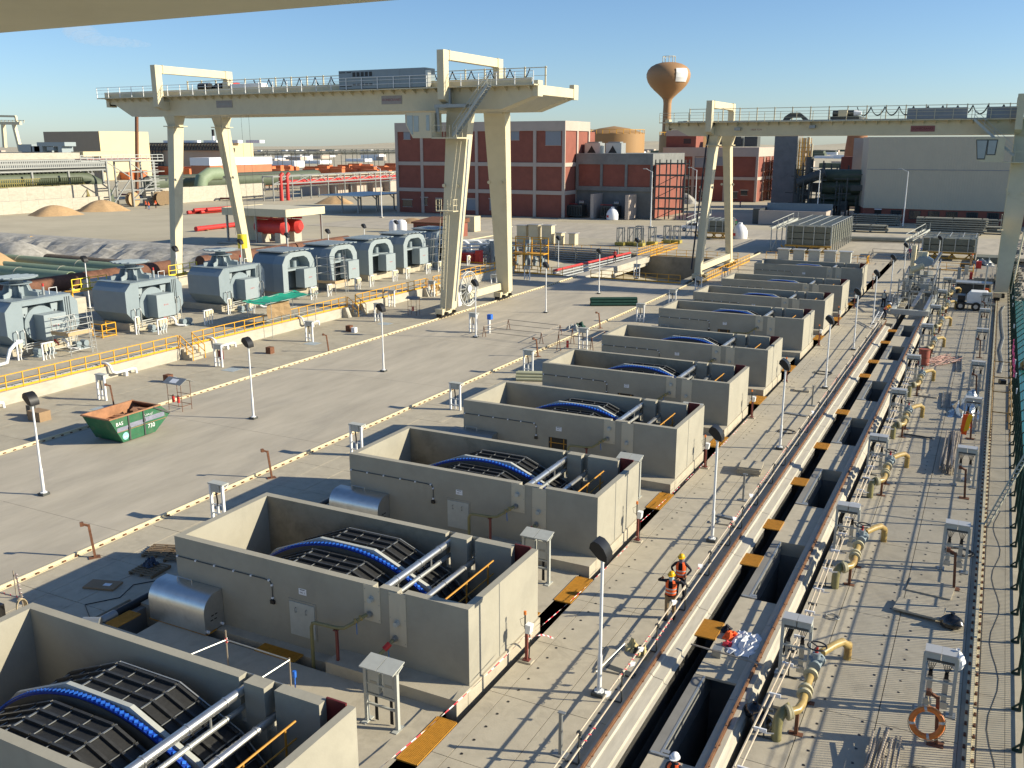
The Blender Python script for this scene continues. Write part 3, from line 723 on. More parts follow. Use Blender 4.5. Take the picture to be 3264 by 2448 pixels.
# ------------------------------------------------------------------ gantry cranes
def tbox(b, c0, d0, c1, d1):
    """tapered box between two rectangles (centre x,y,z / size x,y)"""
    o = []
    for c, d in ((c0, d0), (c1, d1)):
        for i, j in ((-1,-1),(1,-1),(1,1),(-1,1)): o.append((c[0]+i*d[0]/2, c[1]+j*d[1]/2, c[2]))
    return b.add(o, [(3,2,1,0),(4,5,6,7),(0,1,5,4),(1,2,6,5),(2,3,7,6),(3,0,4,7)])
def railing_part(t, name, x0, x1, y, z, m, step=1.25, h=1.1, mids=(.38, .74), xs_step=None, r=.025):
    b = MB(); b.bar((x0,y,z+h), (x1,y,z+h), r*2)
    for q in mids: b.bar((x0,y,z+h*q), (x1,y,z+h*q), r*1.3)
    rl = b.build('top_rail', m, t)
    n_ = max(1, round((x1-x0)/step)); me = MB().box(-.03, .03, -.03, .03, -.15, h).mesh('post', m)
    for i in range(n_+1):
        o = bpy.data.objects.new('post', me); col.objects.link(o); o.parent = t; wl = wloc(t)
        o.location = (x0+(x1-x0)*i/n_-wl[0], y-wl[1], z-wl[2])
def gantry(name, label, xl, xr, yb, yg, z0, z1, xe0, xe1, taper, mcr, big_right=True, festoon=None):
    t = thing(name, label, 'gantry crane', ((xl+xr)/2, (yb[0]+yb[1])/2, 0), 'travelling gantry cranes')
    # girders
    for (ya, yb_) in yg:
        b = MB(); prof = [(xe0, z1), (xe0, z1-.75), (xe0+.8, z1-.8), (xe0+taper, z0), (xe1-taper, z0), (xe1, z1-1.0), (xe1, z1)]
        b.prism(prof, 'y', ya, yb_); gd = b.build('girder', mcr, t)
        b = MB(); b.box(xe0+1, xe1-1, ya+.3, ya+.42, z1+.002, z1+.12); b.build('trolley_rail', GREYM, t)
    ya, yb_ = yg[0][0], yg[1][1]
    for xe, sg in ((xe0, -1), (xe1, 1)):
        b = MB(); b.box(min(xe, xe+sg*.45), max(xe, xe+sg*.45), ya-.1, yb_+.1, z1-.9, z1-.05)
        b.box(min(xe, xe+sg*.5), max(xe, xe+sg*.5), ya-.15, ya+.9, z1-1.05, z1+.35); b.box(min(xe, xe+sg*.5), max(xe, xe+sg*.5), yb_-.9, yb_+.15, z1-1.05, z1+.35)
        b.build('end_carriage', mcr, t)
    # walkway on the near side with brackets
    yw = ya-.95
    wk = MB().box(xe0-1, xe1+.5, yw, ya-.004, z1-.12, z1-.02).build('walkway', mcr, t)
    b = MB(); x = xe0
    while x < xe1: b.prism([(ya, z1-.55), (ya, z1-.122), (yw+.1, z1-.122)], 'x', x, x+.05); x += 1.25
    b.build('brackets', mcr, wk)
    railing_part(t, 'railing', xe0-1, xe1+.4, yw+.03, z1, WHITE if xl < -50 else mcr, 1.9)
    if xl < -50: MB().box(xe0-.9, xe1-.2, ya+.05, ya+.12, z1+.01, z1+.62).build('upstand', mcr, t)
    # festoon track with looped cable at the far side
    yf = yg[0][1]+.6; zf = z1+1.62
    b = MB(); x0f, x1f = (xl+1, xe1+.3) if xl < -50 else (xe0+2, xe1)
    b.bar((x0f, yf, zf), (x1f, yf, zf), .09, .07); b.bar((x0f, yf, z1+.9), (x1f, yf, z1+.9), .035); b.build('festoon_track', mcr, t)
    me = MB().box(-.06, .06, -.06, .06, 0, 1.72).mesh('track_post', mcr); x = x0f; wl = wloc(t)
    while x <= x1f: o = bpy.data.objects.new('track_post', me); col.objects.link(o); o.parent = t; o.location = (x-wl[0], yf-wl[1], z1-wl[2]); x += 2.15
    b = MB(); (f0, f1, stp, dp) = festoon; x = f0
    while x < f1:
        pts = [(x+stp*q/8, yf-.15, zf-.08-dp*(1-(abs(q/4-1))**2.2)) for q in range(9)]
        b.tube(pts, .05, 5); b.tube([(p[0]+.05, p[1]-.1, p[2]-.06) for p in pts], .035, 5); x += stp
    b.build('festoon_cable', BLK, t)
    # hoops
    for x, wd in ((xl-.1, .72), (xr+.3 if xl < -50 else xr, .72)):
        b = MB(); y0h, y1h = yw-.75, yb_+1.3; zt = z1+3.25 if xl < -50 else z1+2.5; th = .62
        b.box(x-wd/2, x+wd/2, y0h, y0h+.9, z1-1.2, zt); b.box(x-wd/2, x+wd/2, y1h-.9, y1h, z1-1.2, zt)
        b.box(x-wd/2+.003, x+wd/2-.003, y0h+.9, y1h-.9, zt-.85, zt-.02)
        b.prism([(y0h, z1-1.2), (y0h+.9, z1-1.55), (ya, z1-1.55), (ya, z1-.6), (y0h+.9, z1-.6)], 'x', x-wd/2+.005, x+wd/2-.005)
        b.prism([(y1h, z1-1.2), (y1h-.9, z1-1.55), (yb_, z1-1.55), (yb_, z1-.6), (y1h-.9, z1-.6)], 'x', x-wd/2+.005, x+wd/2-.005)
        h = b.build('hoop', mcr, t)
        b = MB()
        for yy in (y0h+1.1, y1h-1.15): b.box(x-wd/2-.05, x+wd/2+.05, yy, yy+.08, zt-.92, zt+.04)
        b.build('joint_flange', mcr, h)
    # legs
    for i, (x, big) in enumerate(((xl, False), (xr, True))):
        for y_b, y_t in ((yb[0], (yg[0][0]+yg[0][1])/2), (yb[1], (yg[1][0]+yg[1][1])/2)):
            b = MB()
            if big: tbox(b, (x+.35, y_b, 1.0), (1.35, .95), (x+1.0, y_t, z0), (2.5, 1.15))
            else:
                tbox(b, (x, y_b, 1.0), (.75, .95), (x, y_t, z0-1.1), (1.0, 1.5)); tbox(b, (x, y_t, z0-1.1), (1.15, 1.2), (x, y_t, z0), (1.6, 1.7))
                b.box(x-.75, x+.75, y_t-1.1, y_t+1.1, z0-1.18, z0-1.08)
            lg = b.build('leg', mcr, t)
            if big:
                b = MB(); b.box(x+.1, x+2.0, y_t-.85, y_t+.85, z0-.12, z0-.02); b.build('leg_flange', mcr, lg)
            b = MB(); q = .62; yy = y_t+(y_b-y_t)*q*.6; zz = z0+(1-z0)*q*.6
            for s_ in (-1, 1): b.cyl((x+s_*.75+(.5 if big else 0), yy-.62, zz), (x+s_*.75+(.5 if big else 0), yy-.7, zz), .17, 10)
            b.build('lug', mcr, lg)
            # bogie
            s_ = MB(); s_.box(x-.42, x+.42, y_b-1.25, y_b+1.25, .42, 1.0); s_.build('bogie_beam', mcr, t)
            for dy in (-.75, .75):
                wb = MB(); wb.cyl((x-.12, y_b+dy, .36), (x+.12, y_b+dy, .36), .27, 12); wb.build('wheel', DSTL, t, True)
                wb = MB(); wb.box(x-.3, x+.3, y_b+dy-.5, y_b+dy+.5, .15, .5); wb.cyl((x+.3, y_b+dy, .55), (x+.75, y_b+dy, .55), .17, 8); wb.build('drive_unit', BLK, t)
        # sill beam
        b = MB(); b.box(x-.3, x+.3, yb[0]+.4, yb[1]-.4, 1.25, 2.0); b.build('sill_beam', mcr, t)
    return t
g1 = gantry('gantry_crane', 'large cream gantry crane over the pumps, with grey house and big cable reel', -72, -35.2, (67.5, 79.8), ((68.6, 70.2), (76.0, 77.6)), 20.0, 22.15, -81.3, -26.0, 3.4, CREAM, festoon=(-61, -27.5, 2.1, 1.15))
# stair, cab, house, reel, ladder of the first crane
def slanted_stair(t, a, b_, wid, m, n_, ydir=True):
    st = MB(); a = Vector(a); b_ = Vector(b_)
    for s_ in (0, wid): st.bar(a+Vector((0, s_, 0)), b_+Vector((0, s_, 0)), .06, .26)
    o = st.build('stair', m, t)
    me = MB().box(-.14, .14, 0, wid, -.02, .02).mesh('tread', GREYM); wl = wloc(t)
    for i in range(n_):
        p = a+(b_-a)*(i+.5)/n_; q = bpy.data.objects.new('tread', me); col.objects.link(q); q.parent = o; q.location = p-Vector(wl)
    r = MB()
    for s_ in (0, wid):
        for h in (.5, 1.0): r.bar(a+Vector((0, s_, h)), b_+Vector((0, s_, h)), .045)
        for i in range(5): p = a+(b_-a)*i/4+Vector((0, s_, 0)); r.bar(p, p+Vector((0, 0, 1.0)), .045)
    r.build('stair_railing', m, t)
slanted_stair(g1, (-29.9, 66.8, 22.1), (-33.6, 66.8, 17.6), .75, FRAMEG, 17)
b = MB(); b.box(-35.6, -32.8, 66.2, 68.3, 17.36, 17.48); b.build('cab_platform', CREAM, g1)
b = MB()
for p in ((-35.6, 66.2), (-34.2, 66.2), (-33.6, 66.2), (-32.85, 66.2), (-32.85, 67.3)): b.bar((*p, 17.48), (*p, 18.58), .045)
b.bar((-35.6, 66.2, 18.58), (-33.7, 66.2, 18.58), .045); b.bar((-35.6, 66.2, 18.05), (-33.7, 66.2, 18.05), .035); b.build('platform_railing', CREAM, g1)
b = MB(); b.prism([(-38.45, 19.7), (-38.5, 18.6), (-37.75, 17.42), (-35.65, 17.42), (-35.65, 19.75), (-38.45, 19.75)], 'y', 66.3, 68.2); cb = b.build('cab', CREAM, g1)
b = MB(); b.prism([(-37.6, 18.0), (-37.05, 18.0), (-37.05, 19.45), (-37.6, 19.45)], 'y', 66.27, 66.297); b.prism([(-38.35, 19.5), (-38.38, 18.65), (-37.85, 17.75), (-37.72, 17.75), (-37.72, 19.5)], 'y', 66.27, 66.297)
b.prism([(-36.2, 18.1), (-35.85, 18.1), (-35.85, 19.5), (-36.2, 19.5)], 'y', 66.27, 66.297)
b.build('window', SKYG, cb)
b = MB(); b.cyl((-34.7, 68.0, 20.5), (-34.7, 68.0, 22.0), .3, 12); b.box(-35.7, -32.3, 67.0, 68.4, 20.2, 20.5); b.cyl((-35.5, 67.2, 20.2), (-35.4, 67.2, 18.0), .18, 10); b.build('cab_column', GREYM, g1)
hx0, hx1 = OY(1091, 255, 68.3).x, OY(1364, 245, 68.3).x
hs = MB().box(hx0, hx1, 67.75, 69.6, 22.2, 23.95).build('electric_house', PUMPM, g1)
b = MB()
for i in range(5):
    for z, h in ((23.35, .42), (22.5, .18)): b.box(hx0+1.7+i*.5, hx0+2.05+i*.5, 67.725, 67.748, z, z+h)
for z in (23.75, 22.45): b.box(hx0+.1, hx0+.8, 67.725, 67.748, z-.02, z+.06); b.box(hx0+1.0, hx0+1.55, 67.725, 67.748, z-.02, z+.06)
b.build('vent', BLK, hs)
b = MB()
for i in range(1, 7): b.box(hx0+(hx1-hx0)*i/7, hx0+(hx1-hx0)*i/7+.015, 67.735, 67.748, 22.25, 23.9)
b.build('panel_joint', GREYM, hs)
b = MB(); b.box(hx1, hx1+.3, 67.8, 68.4, 22.2, 23.7); b.build('end_cabinet', GALV, hs)
def nameplate(t, x0, x1, y, z0, z1, body, m, tm, size):
    p = MB().box(x0, x1, y-.05, y-.01, z0, z1).build('name_plate', m, t)
    wl = wloc(t); text_mesh(body, size, 'lettering', tm, p, ((x0+x1)/2-wl[0], y-.06-wl[1], (z0+z1)/2-wl[2]), (R(90), 0, 0), .004)
PLAT = mat('aged_grey_plate', (.30, .27, .25), .6, n=.1, s=2)
FADR = mat('faded_red_lettering', (.26, .10, .10), .7, n=.1, s=5)
nameplate(g1, -64.7, -62.4, 68.6, 20.75, 21.5, '100/20 TON', PLAT, GREYM, .36)
nameplate(g1, -42.8, -40.4, 68.6, 20.7, 21.5, 'KONECRANES', PLAT, FADR, .34)
# trolley
b = MB(); tx0, tx1 = OY(645, 260, 70).x, OY(845, 270, 70).x
b.box(tx0+.5, tx0+3.6, 69.2, 77.0, 22.3, 22.7); tr = b.build('trolley_frame', DSTL, g1)
b = MB(); b.cyl((tx0, 69.6, 23.05), (tx0+1.5, 69.6, 23.05), .46, 12); b.cyl((tx0+1.6, 70.2, 22.95), (tx0+2.4, 70.2, 22.95), .36, 12); b.box(tx0+2.5, tx0+3.4, 69.3, 70.3, 22.7, 23.4); b.build('hoist_motor', BLK, g1, True)
b = MB(); b.box(tx0+3.5, tx0+4.3, 69.4, 70.2, 22.7, 23.5); b.build('hoist_drum', CREAM, g1)
b = MB(); b.box(tx0+3.0, tx0+4.0, 70.4, 71.6, 23.3, 23.5); b.build('red_guard', REDP, g1)
b = MB(); b.box(tx0+4.6, tx1, 69.4, 70.4, 22.6, 23.25); b.build('trolley_cabinet', WHITE, g1)
b = MB(); rx = OY(725, 400, 73).x
for dx in (0, .5, 1.6, 2.2): b.cyl((rx+dx, 72+dx, 22), (rx+dx, 72+dx, 6.5), .018, 4)
b.build('hoist_rope', DSTL, g1)
b = MB(); b.cyl((rx+1.0, 73, 6.5), (rx+1.0, 73, 4.9), .55, 10); b.build('hook_block', BYEL, g1, True)
# small wall-mounted floodlight plus conduit on left leg
# cable reel
b = MB(); rc = (-34.3, 70.6, 2.55)
for ri in (1.75, 1.55, .5): b.tube([(rc[0]+.0, rc[1]+math.cos(R(a))*ri, rc[2]+math.sin(R(a))*ri) for a in range(0, 360, 12)], .045, 5, closed=True)
for a in range(0, 360, 22): b.bar(rc, (rc[0], rc[1]+math.cos(R(a))*1.75, rc[2]+math.sin(R(a))*1.75), .05, .09)
rl = b.build('cable_reel', GALV, g1)
b = MB()
for dx in (-.14, .14):
    for ri in (1.75,): b.tube([(rc[0]+dx, rc[1]+math.cos(R(a))*ri, rc[2]+math.sin(R(a))*ri) for a in range(0, 360, 12)], .03, 5, closed=True)
b.build('reel_rim', WHITE, rl)
b = MB(); b.cyl((rc[0]+.1, *rc[1:]), (rc[0]+.2, *rc[1:]), .36, 14); b.build('reel_hub', WHITE, rl, True)
b = MB(); b.cyl((rc[0]-.9, *rc[1:]), (rc[0]-.25, *rc[1:]), .42, 14); b.box(rc[0]-.9, rc[0]-.2, rc[1]-.2, rc[1]+.2, 1.3, 2.3); b.build('reel_drive', GREYM, rl, True)
# leg ladders with landings
def ladder(t, a, b_, w_, m, step=.35, name='ladder'):
    a, b_ = Vector(a), Vector(b_); l = MB()
    for s_ in (-w_/2, w_/2): l.bar(a+Vector((s_, 0, 0)), b_+Vector((s_, 0, 0)), .045)
    o = l.build(name, m, t); n_ = int((b_-a).length/step); me = MB().box(-w_/2, w_/2, -.018, .018, -.018, .018).mesh('rung', m); wl = Vector(wloc(t))
    for i in range(1, n_): r = bpy.data.objects.new('rung', me); col.objects.link(r); r.parent = o; r.location = a+(b_-a)*i/n_-wl
    return o
ladder(g1, (-34.9, 66.65, .9), (-34.4, 66.95, 10.6), .42, CREAM)
ladder(g1, (-34.1, 67.25, 11.0), (-33.6, 68.0, 17.2), .42, CREAM)
b = MB(); b.box(-35.3, -33.4, 66.3, 67.3, 10.55, 10.63)
for p in ((-35.3, 66.3), (-34.7, 66.3), (-34.0, 66.3), (-33.4, 66.3), (-33.4, 66.9), (-35.3, 66.9)): b.bar((*p, 10.6), (*p, 11.7), .045)
for z in (11.15, 11.7): b.bar((-35.3, 66.3, z), (-34.7, 66.3, z), .045); b.bar((-34.0, 66.3, z), (-33.4, 66.3, z), .045); b.bar((-33.4, 66.3, z), (-33.4, 67.1, z), .045)
b.build('landing', CREAM, g1)
b = MB(); b.tube([(-33.75, 67.1, 1.8), (-33.05, 68.2, 13.5), (-32.8, 68.4, 17.3)], .09, 8); b.build('cable_pipe', GALV, g1)
b = MB()
for i in range(8):
    for a0 in (-34.95, -34.35): b.bar((-35.2+.06*i, 66.1, 3.2+i*.95), (-34.5+.06*i, 66.1, 3.2+i*.95), .03)
for xx in (-35.2, -34.85, -34.5): b.bar((xx, 66.05, 3.0), (xx+.5, 66.15, 10.5), .03)
b.build('ladder_cage', CREAM, g1)
b = MB(); b.box(-35.0, -34.3, 68.6, 69.2, 1.0, 2.4); b.build('control_box', WHITE, g1)

g2 = gantry('gantry_crane', 'long cream gantry crane spanning the screen tanks, with two dark electric houses', -19.95, 14.0, (104.1, 119.6), ((107.6, 109.1), (114.6, 116.1)), 17.85, 19.55, -25.6, 24, 2.6, CREAM, festoon=(-3.2, 19, 1.55, .95))
for (u0, u1) in ((2890, 3082), (3143, 3259)):
    x0_, x1_ = OY(u0, 380, 107.0).x, OY(u1, 380, 107.0).x
    h = MB().box(x0_, x1_, 106.85, 107.55, 19.6, 20.78).build('electric_house', SHUT, g2)
    b = MB()
    for i in range(1, 4): b.box(x0_+(x1_-x0_)*i/4, x0_+(x1_-x0_)*i/4+.02, 106.83, 106.849, 19.65, 20.7)
    b.build('panel_joint', GREYM, h)
x0_ = OY(2500, 370, 110).x
b = MB(); pr = [(0, 0), (.25, .5), (.9, .95), (2.0, .95), (2.6, .5), (3.2, 0), (2.5, 0), (2.2, .35), (1.0, .35), (.7, 0)]
b.prism([(x0_+p[0], 19.6+p[1]) for p in pr], 'y', 109.0, 109.6); b.build('hook_sling_frame', DSTL, g2)
x0_ = OY(2655, 370, 110).x
b = MB(); b.box(x0_, x0_+3.3, 108, 115.5, 19.7, 20.0); b.build('trolley_frame', DSTL, g2)
b = MB(); b.cyl((x0_+.2, 108.6, 20.35), (x0_+2.6, 108.6, 20.35), .38, 12); b.build('hoist_motor', DSTL, g2, True)
b = MB(); b.box(x0_+.9, x0_+1.9, 107.9, 108.3, 20.0, 20.75); b.build('hoist_box', CREAM, g2)
b = MB(); b.cyl((x0_+2.6, 108.6, 20.35), (x0_+3.4, 108.6, 20.35), .42, 12, .2); b.build('hoist_cap', WHTH, g2, True)
nameplate(g2, OY(2378, 415, 107.6).x, OY(2443, 415, 107.6).x, 107.6, 18.25, 18.85, '100/8 TON', CREAM, FADR, .3)
nameplate(g2, OY(2903, 410, 107.6).x, OY(2980, 410, 107.6).x, 107.6, 18.2, 18.85, 'KONECRANES', FADR, DRED, .34)
slanted_stair(g2, (9.6, 105.9, 19.45), (13.9, 105.9, 15.6), .75, FRAMEG, 16)
cb = MB().prism([(10.0, 17.3), (10.3, 15.1), (11.0, 14.9), (12.9, 14.9), (12.9, 17.5), (10.0, 17.5)], 'y', 105.2, 107.3).build('cab', CREAM, g2)
b = MB(); b.prism([(10.15, 17.2), (10.4, 15.3), (11.05, 15.3), (11.15, 17.2)], 'y', 105.165, 105.197); b.prism([(11.3, 15.75), (12.0, 15.75), (12.1, 17.2), (11.3, 17.2)], 'y', 105.165, 105.197); b.build('window', SKYG, cb)
b = MB(); b.prism([(10.05, 17.3), (10.32, 15.18), (11.12, 15.18), (11.24, 17.3)], 'y', 105.17, 105.19); b.prism([(11.2, 15.65), (12.1, 15.65), (12.2, 17.3), (11.2, 17.3)], 'y', 105.17, 105.19); b.build('window_frame', DSTL, cb)
b = MB(); b.box(12.9, 15.0, 104.9, 107.0, 14.85, 14.95)
for p in ((12.95, 104.9), (14.0, 104.9), (15.0, 104.9)): b.bar((*p, 14.9), (*p, 16.0), .045)
b.bar((12.95, 104.9, 16), (15.0, 104.9, 16), .045); b.build('cab_platform', CREAM, g2)
b = MB()
for x_ in (13.5, 16.3): 
    b.box(x_-.02, x_+.02, 103.6, 104.9, 8.0, 9.4)
    for yy in (103.6, 104.2, 104.8): b.bar((x_, yy, 7.7), (x_, yy, 9.4), .05)
    b.box(x_-.3, x_+.3, 103.5, 104.9, 7.65, 7.72)
b.build('landing', CREAM, g2)
b = MB(); b.tube([(15.3, 101.4, 1.2), (15.9, 103.2, 9.0), (16.3, 105.0, 17.0)], .09, 8); b.build('cable_pipe', CREAM, g2)
b = MB()
for u, v in ((2352, 412), (2590, 405)): p = OY(u, v, 107.4); b.box(p.x-.35, p.x+.35, 107.0, 107.55, p.z-.15, p.z+.2)
b.build('floodlight', GREYM, g2)
b = MB(); b.tube([(-20.6, 103.3, 1.5), (-20.6, 107.4, 16.5), (-20.3, 107.5, 18.5), (-19.6, 107.2, 19.5)], .11, 8); b.build('black_cable', BLK, g2)
# yellow railings along the bridge rails of the basin
def yrail(name, pts, z, label, step=1.25, h=1.05, kick=True, m=YEL, r=.032, grp='yellow guard railings', kickh=.14):
    t = thing(name, label, 'railing', (pts[0][0], pts[0][1], z), grp); wl = (pts[0][0], pts[0][1], z)
    b = MB()
    for hh in (h, h*.52):
        for a, c in zip(pts[:-1], pts[1:]): b.bar((a[0], a[1], z+hh), (c[0], c[1], z+hh), r*1.7)
    b.build('rail', m, t)
    if kick:
        b = MB()
        for a, c in zip(pts[:-1], pts[1:]): b.bar((a[0], a[1], z+.1), (c[0], c[1], z+.1), .015, kickh)
        b.build('toe_board', m, t)
    me = MB().box(-r, r, -r, r, 0, h).mesh('post', m)
    for a, c in zip(pts[:-1], pts[1:]):
        L_ = math.hypot(c[0]-a[0], c[1]-a[1]); n_ = max(1, round(L_/step))
        for i in range(n_+1):
            if i == 0 and a is not pts[0]: continue
            o = bpy.data.objects.new('post', me); col.objects.link(o); o.parent = t; o.location = (a[0]+(c[0]-a[0])*i/n_-wl[0], a[1]+(c[1]-a[1])*i/n_-wl[1], 0)
    return t
# third girder right above the camera
t = thing('overhead_girder', 'cream crane girder seen from below across the top left corner', 'crane girder', (-4, -8, 18.0))
b = MB(); b.box(-30, 22, -7.6, -5.3, 18.0, 19.8); b.build('box_section', CREAM, t)
b = MB(); b.box(-30, 22, -7.7, -5.02, 17.94, 17.996); b.build('bottom_flange', CREAM, t)
b = MB(); b.box(-30, 22, -5.29, -4.9, 19.7, 19.8); b.build('walkway', CREAM, t)
# ------------------------------------------------------------------ pump platform
PZ = .9
plat = struct(MB().box(-79, -44.8, -20, 100.9, -.9, PZ-.13).build('pump_platform', CURB))
MB().box(-44.75, -44.35, -20, 100.9, -.9, PZ+.02).build('kerb_wall', CURB, plat)
slab_field(plat, SLAB, -78.8, -44.8, 0, 100.8, PZ, .13, 4.25, 5.2, .02, .003, name='bay')
b = MB(); b.box(-45.3, -44.8, 0, 100, PZ+.0, PZ+.004)
for xx, zz in ((-45.15, .04), (-45.32, .05)): b.cyl((xx, 5, PZ+zz), (xx, 100, PZ+zz), .03, 6)
b.build('service_pipes', GREYM, plat)
YR = [(-10, 41.4), (42.9, 63.6), (65.2, 78.6), (80.2, 100.4)]
lab = ['yellow railing on the kerb wall nearest the camera, before the first steps', 'yellow railing on the kerb wall between the first and second steps, past the green net shelter', 'yellow railing on the kerb wall between the second and third steps', 'farthest yellow railing on the kerb wall, behind the gantry leg']
for (a, c), l in zip(YR, lab): yrail('guard_railing', [(-44.5, a), (-44.5, c)], PZ+.02, l)
for k, y in enumerate((41.45, 63.65, 78.65)):
    t = thing('platform_steps', 'yellow railed concrete steps down from the pump platform, %s from the camera' % ORD[k], 'steps', (-44, y, 0), 'steps off the pump platform')
    for i in range(4): MB().box(-44.34, -43.45+.0, y+.05, y+1.35, 0, .02).build('x', SLAB, t) if False else MB().box(-44.34, -44.34+.28*(4-i), y+.05, y+1.35, .21*i, .21*(i+1)-.002).build('step', SLAB, t)
    for yy in (y+.05, y+1.35):
        b = MB(); b.bar((-44.4, yy, PZ+1.05), (-43.1, yy, 1.1), .055); b.bar((-44.4, yy, PZ+.5), (-43.1, yy, .55), .045)
        for i in range(3): x = -44.4+.65*i; zt = (PZ+1.05)*(1-i/2)+1.1*i/2; b.bar((x, yy, max(0, PZ-.45*i)), (x, yy, zt), .055)
        b.build('handrail', YEL, t)
    if k: 
        for yy in (y-.9, y+2.0): MB().prism([(-44.34, 0), (-43.6, 0), (-44.0, .95), (-44.34, .95)], 'y', yy, yy+.5).build('buttress', CURB, t)
def pump_body(t, arch):
    """local frame: x to the right (front face at x=0), y along the row, z above the platform"""
    MB().box(-8.8, -.3, .4, 6.3, 0, .75).build('foundation', SLAB, t, world=False)
    MB().box(-8.9, -.1, .15, .4, .02, .12).build('base_plate', GREYM, t, world=False)
    if not arch:
        prof = [(0, 1.75), (.85, .78), (5.6, .78), (6.4, 1.75), (6.4, 3.6), (5.8, 4.25), (.65, 4.25), (0, 3.6)]
        b = MB()
        b.prism(prof, 'x', -4.1, -1.05)                                # rear body
        prof2 = [(0, 1.75), (.85, .78), (1.35, .78), (1.5, 4.25), (.65, 4.25), (0, 3.6)]
        b.prism(prof2, 'x', -1.05, 0)                                   # near cheek
        prof3 = [(5.1, .78), (5.6, .78), (6.4, 1.75), (6.4, 3.6), (5.8, 4.25), (5.1, 4.25)]
        b.prism(prof3, 'x', -1.05, 0)
        b.box(-1.05, 0, 1.5, 5.1, 3.85, 4.25)                           # header beam
        b.build('casing', PUMPM, t, world=False)
        b = MB(); b.cyl((-1.05, 3.2, 2.2), (-.35, 3.2, 2.2), 1.45, 20); b.build('volute', PUMPM, t, True, world=False)
        for yy in (1.9, 4.55):
            b = MB(); b.prism([(yy-.3, 3.7), (yy+.35, 3.7), (yy+.25, 3.1), (yy, 2.85), (yy-.25, 3.1)], 'x', -.55, -.42); lg = b.build('lifting_lug', PUMPL, t, world=False)
            b = MB(); b.cyl((-.42, yy, 3.1), (-.41, yy, 3.1), .07, 8); b.build('lug_hole', BLK, lg, world=False)
        MB().box(-4.2, .04, .62, 5.85, 4.255, 4.31).build('roof_edge', PUMPM, t, world=False)
        # pedestal with gussets and ribbed disc
        b = MB(); b.cyl((-2.5, 3.0, 4.31), (-2.5, 3.0, 5.15), .62, 14); b.build('pedestal', PUMPM, t, True, world=False)
        b = MB()
        for a in range(0, 360, 45):
            ca, sa = math.cos(R(a+20)), math.sin(R(a+20))
            for p in ([(.6, 4.31), (1.75, 4.31), (1.75, 4.62), (1.05, 4.75), (.85, 5.3), (.6, 5.3)],):
                vs_ = [(-2.5+ca*r_-sa*d, 3.0+sa*r_+ca*d, z) for d in (-.04, .04) for r_, z in p]; n_ = len(p)
                b.add(vs_, [tuple(range(n_)), tuple(range(2*n_-1, n_-1, -1))]+[(i, (i+1)%n_, n_+(i+1)%n_, n_+i) for i in range(n_)])
        b.build('gusset', PUMPL, t, world=False)
        b = MB(); b.cyl((-2.5, 3.0, 5.3), (-2.5, 3.0, 5.36), 1.15, 20); b.cyl((-2.5, 3.0, 5.36), (-2.5, 3.0, 5.75), .5, 14); b.build('stool_ring', PUMPM, t, True, world=False)
        d = MB().cyl((-2.5, 3.0, 5.75), (-2.5, 3.0, 5.82), 1.55, 28).build('cover_disc', PUMPM, t, True, world=False)
        b = MB()
        for i in range(5): x = -3.6+.55*i; w_ = math.sqrt(max(0, 1.5**2-(x+2.5)**2)); b.bar((x-.15, 3.0-w_, 5.85), (x+.15, 3.0+w_, 5.85), .34, .05)
        b.build('disc_plank', PUMPL, d, world=False)
        b = MB(); b.cyl((-1.2, 4.35, 4.3), (-1.2, 4.35, 4.95), .1, 8); bc = b.build('beacon_post', GALV, t, True, world=False)
        b = MB(); b.cyl((-1.2, 4.35, 4.95), (-1.2, 4.35, 5.2), .08, 8); b.build('red_beacon', REDP, bc, True, world=False)
        b = MB(); b.tube([(-1.0, 4.7, 4.3), (-1.0, 4.7, 4.8), (-1.0, 5.4, 4.8), (-1.0, 5.4, 4.3)], .035, 6); b.build('bent_rail', WHITE, t, world=False)
        b = MB()
        for yy in (5.25, 5.45, 5.65): b.tube([(.04, yy, 4.1), (.04, yy, 1.9)], .02, 5)
        b.build('conduits', DSTL, t, world=False)
    else:
        b = MB(); prof = [(.2, .8), (.2, 3.75), (.75, 4.55), (1.6, 4.85), (4.0, 4.85), (4.85, 4.55), (5.4, 3.75), (5.4, .8)]
        b.prism(prof, 'x', -4.2, -1.3)
        b.build('casing', PUMPM, t, world=False)
        # open arch frame in front
        outer = [(.2, .8), (.2, 3.75), (.75, 4.55), (1.6, 4.85), (4.0, 4.85), (4.85, 4.55), (5.4, 3.75), (5.4, .8)]
        inner = [(1.0, .8), (1.0, 3.45), (1.35, 4.05), (1.9, 4.35), (3.7, 4.35), (4.25, 4.05), (4.6, 3.45), (4.6, .8)]
        b = MB()
        for i in range(7):
            q = [outer[i], outer[i+1], inner[i+1], inner[i]]; b.prism(q, 'x', -1.3, 0)
        b.build('arch_frame', PUMPL, t, world=False)
        MB().box(-1.25, -.2, 1.0, 4.6, 2.9, 3.1).build('inner_beam', PUMPL, t, world=False)
        b = MB(); b.cyl((-1.25, 2.1, 3.1), (-1.25, 2.1, 3.9), .25, 10); b.cyl((-1.1, 3.3, 3.1), (-1.1, 3.3, 3.8), .3, 10); b.build('inner_fitting', PUMPM, t, True, world=False)
        d = MB().box(-4.1, -.4, .9, 4.9, 4.88, 4.96).build('loose_roof_sheet', GALV, t, world=False)
        b = MB()
        for i in range(6): b.box(-4.4+.1*i, -.3+.15*i, 1.1+i*.65, 1.65+i*.65, 4.965, 5.0+.012*i)
        b.build('roof_strip', PUMPL, d, world=False)
        b = MB(); b.box(-.9, .02, 3.9, 4.4, .9, 2.9); b.build('side_box', PUMPM, t, world=False)
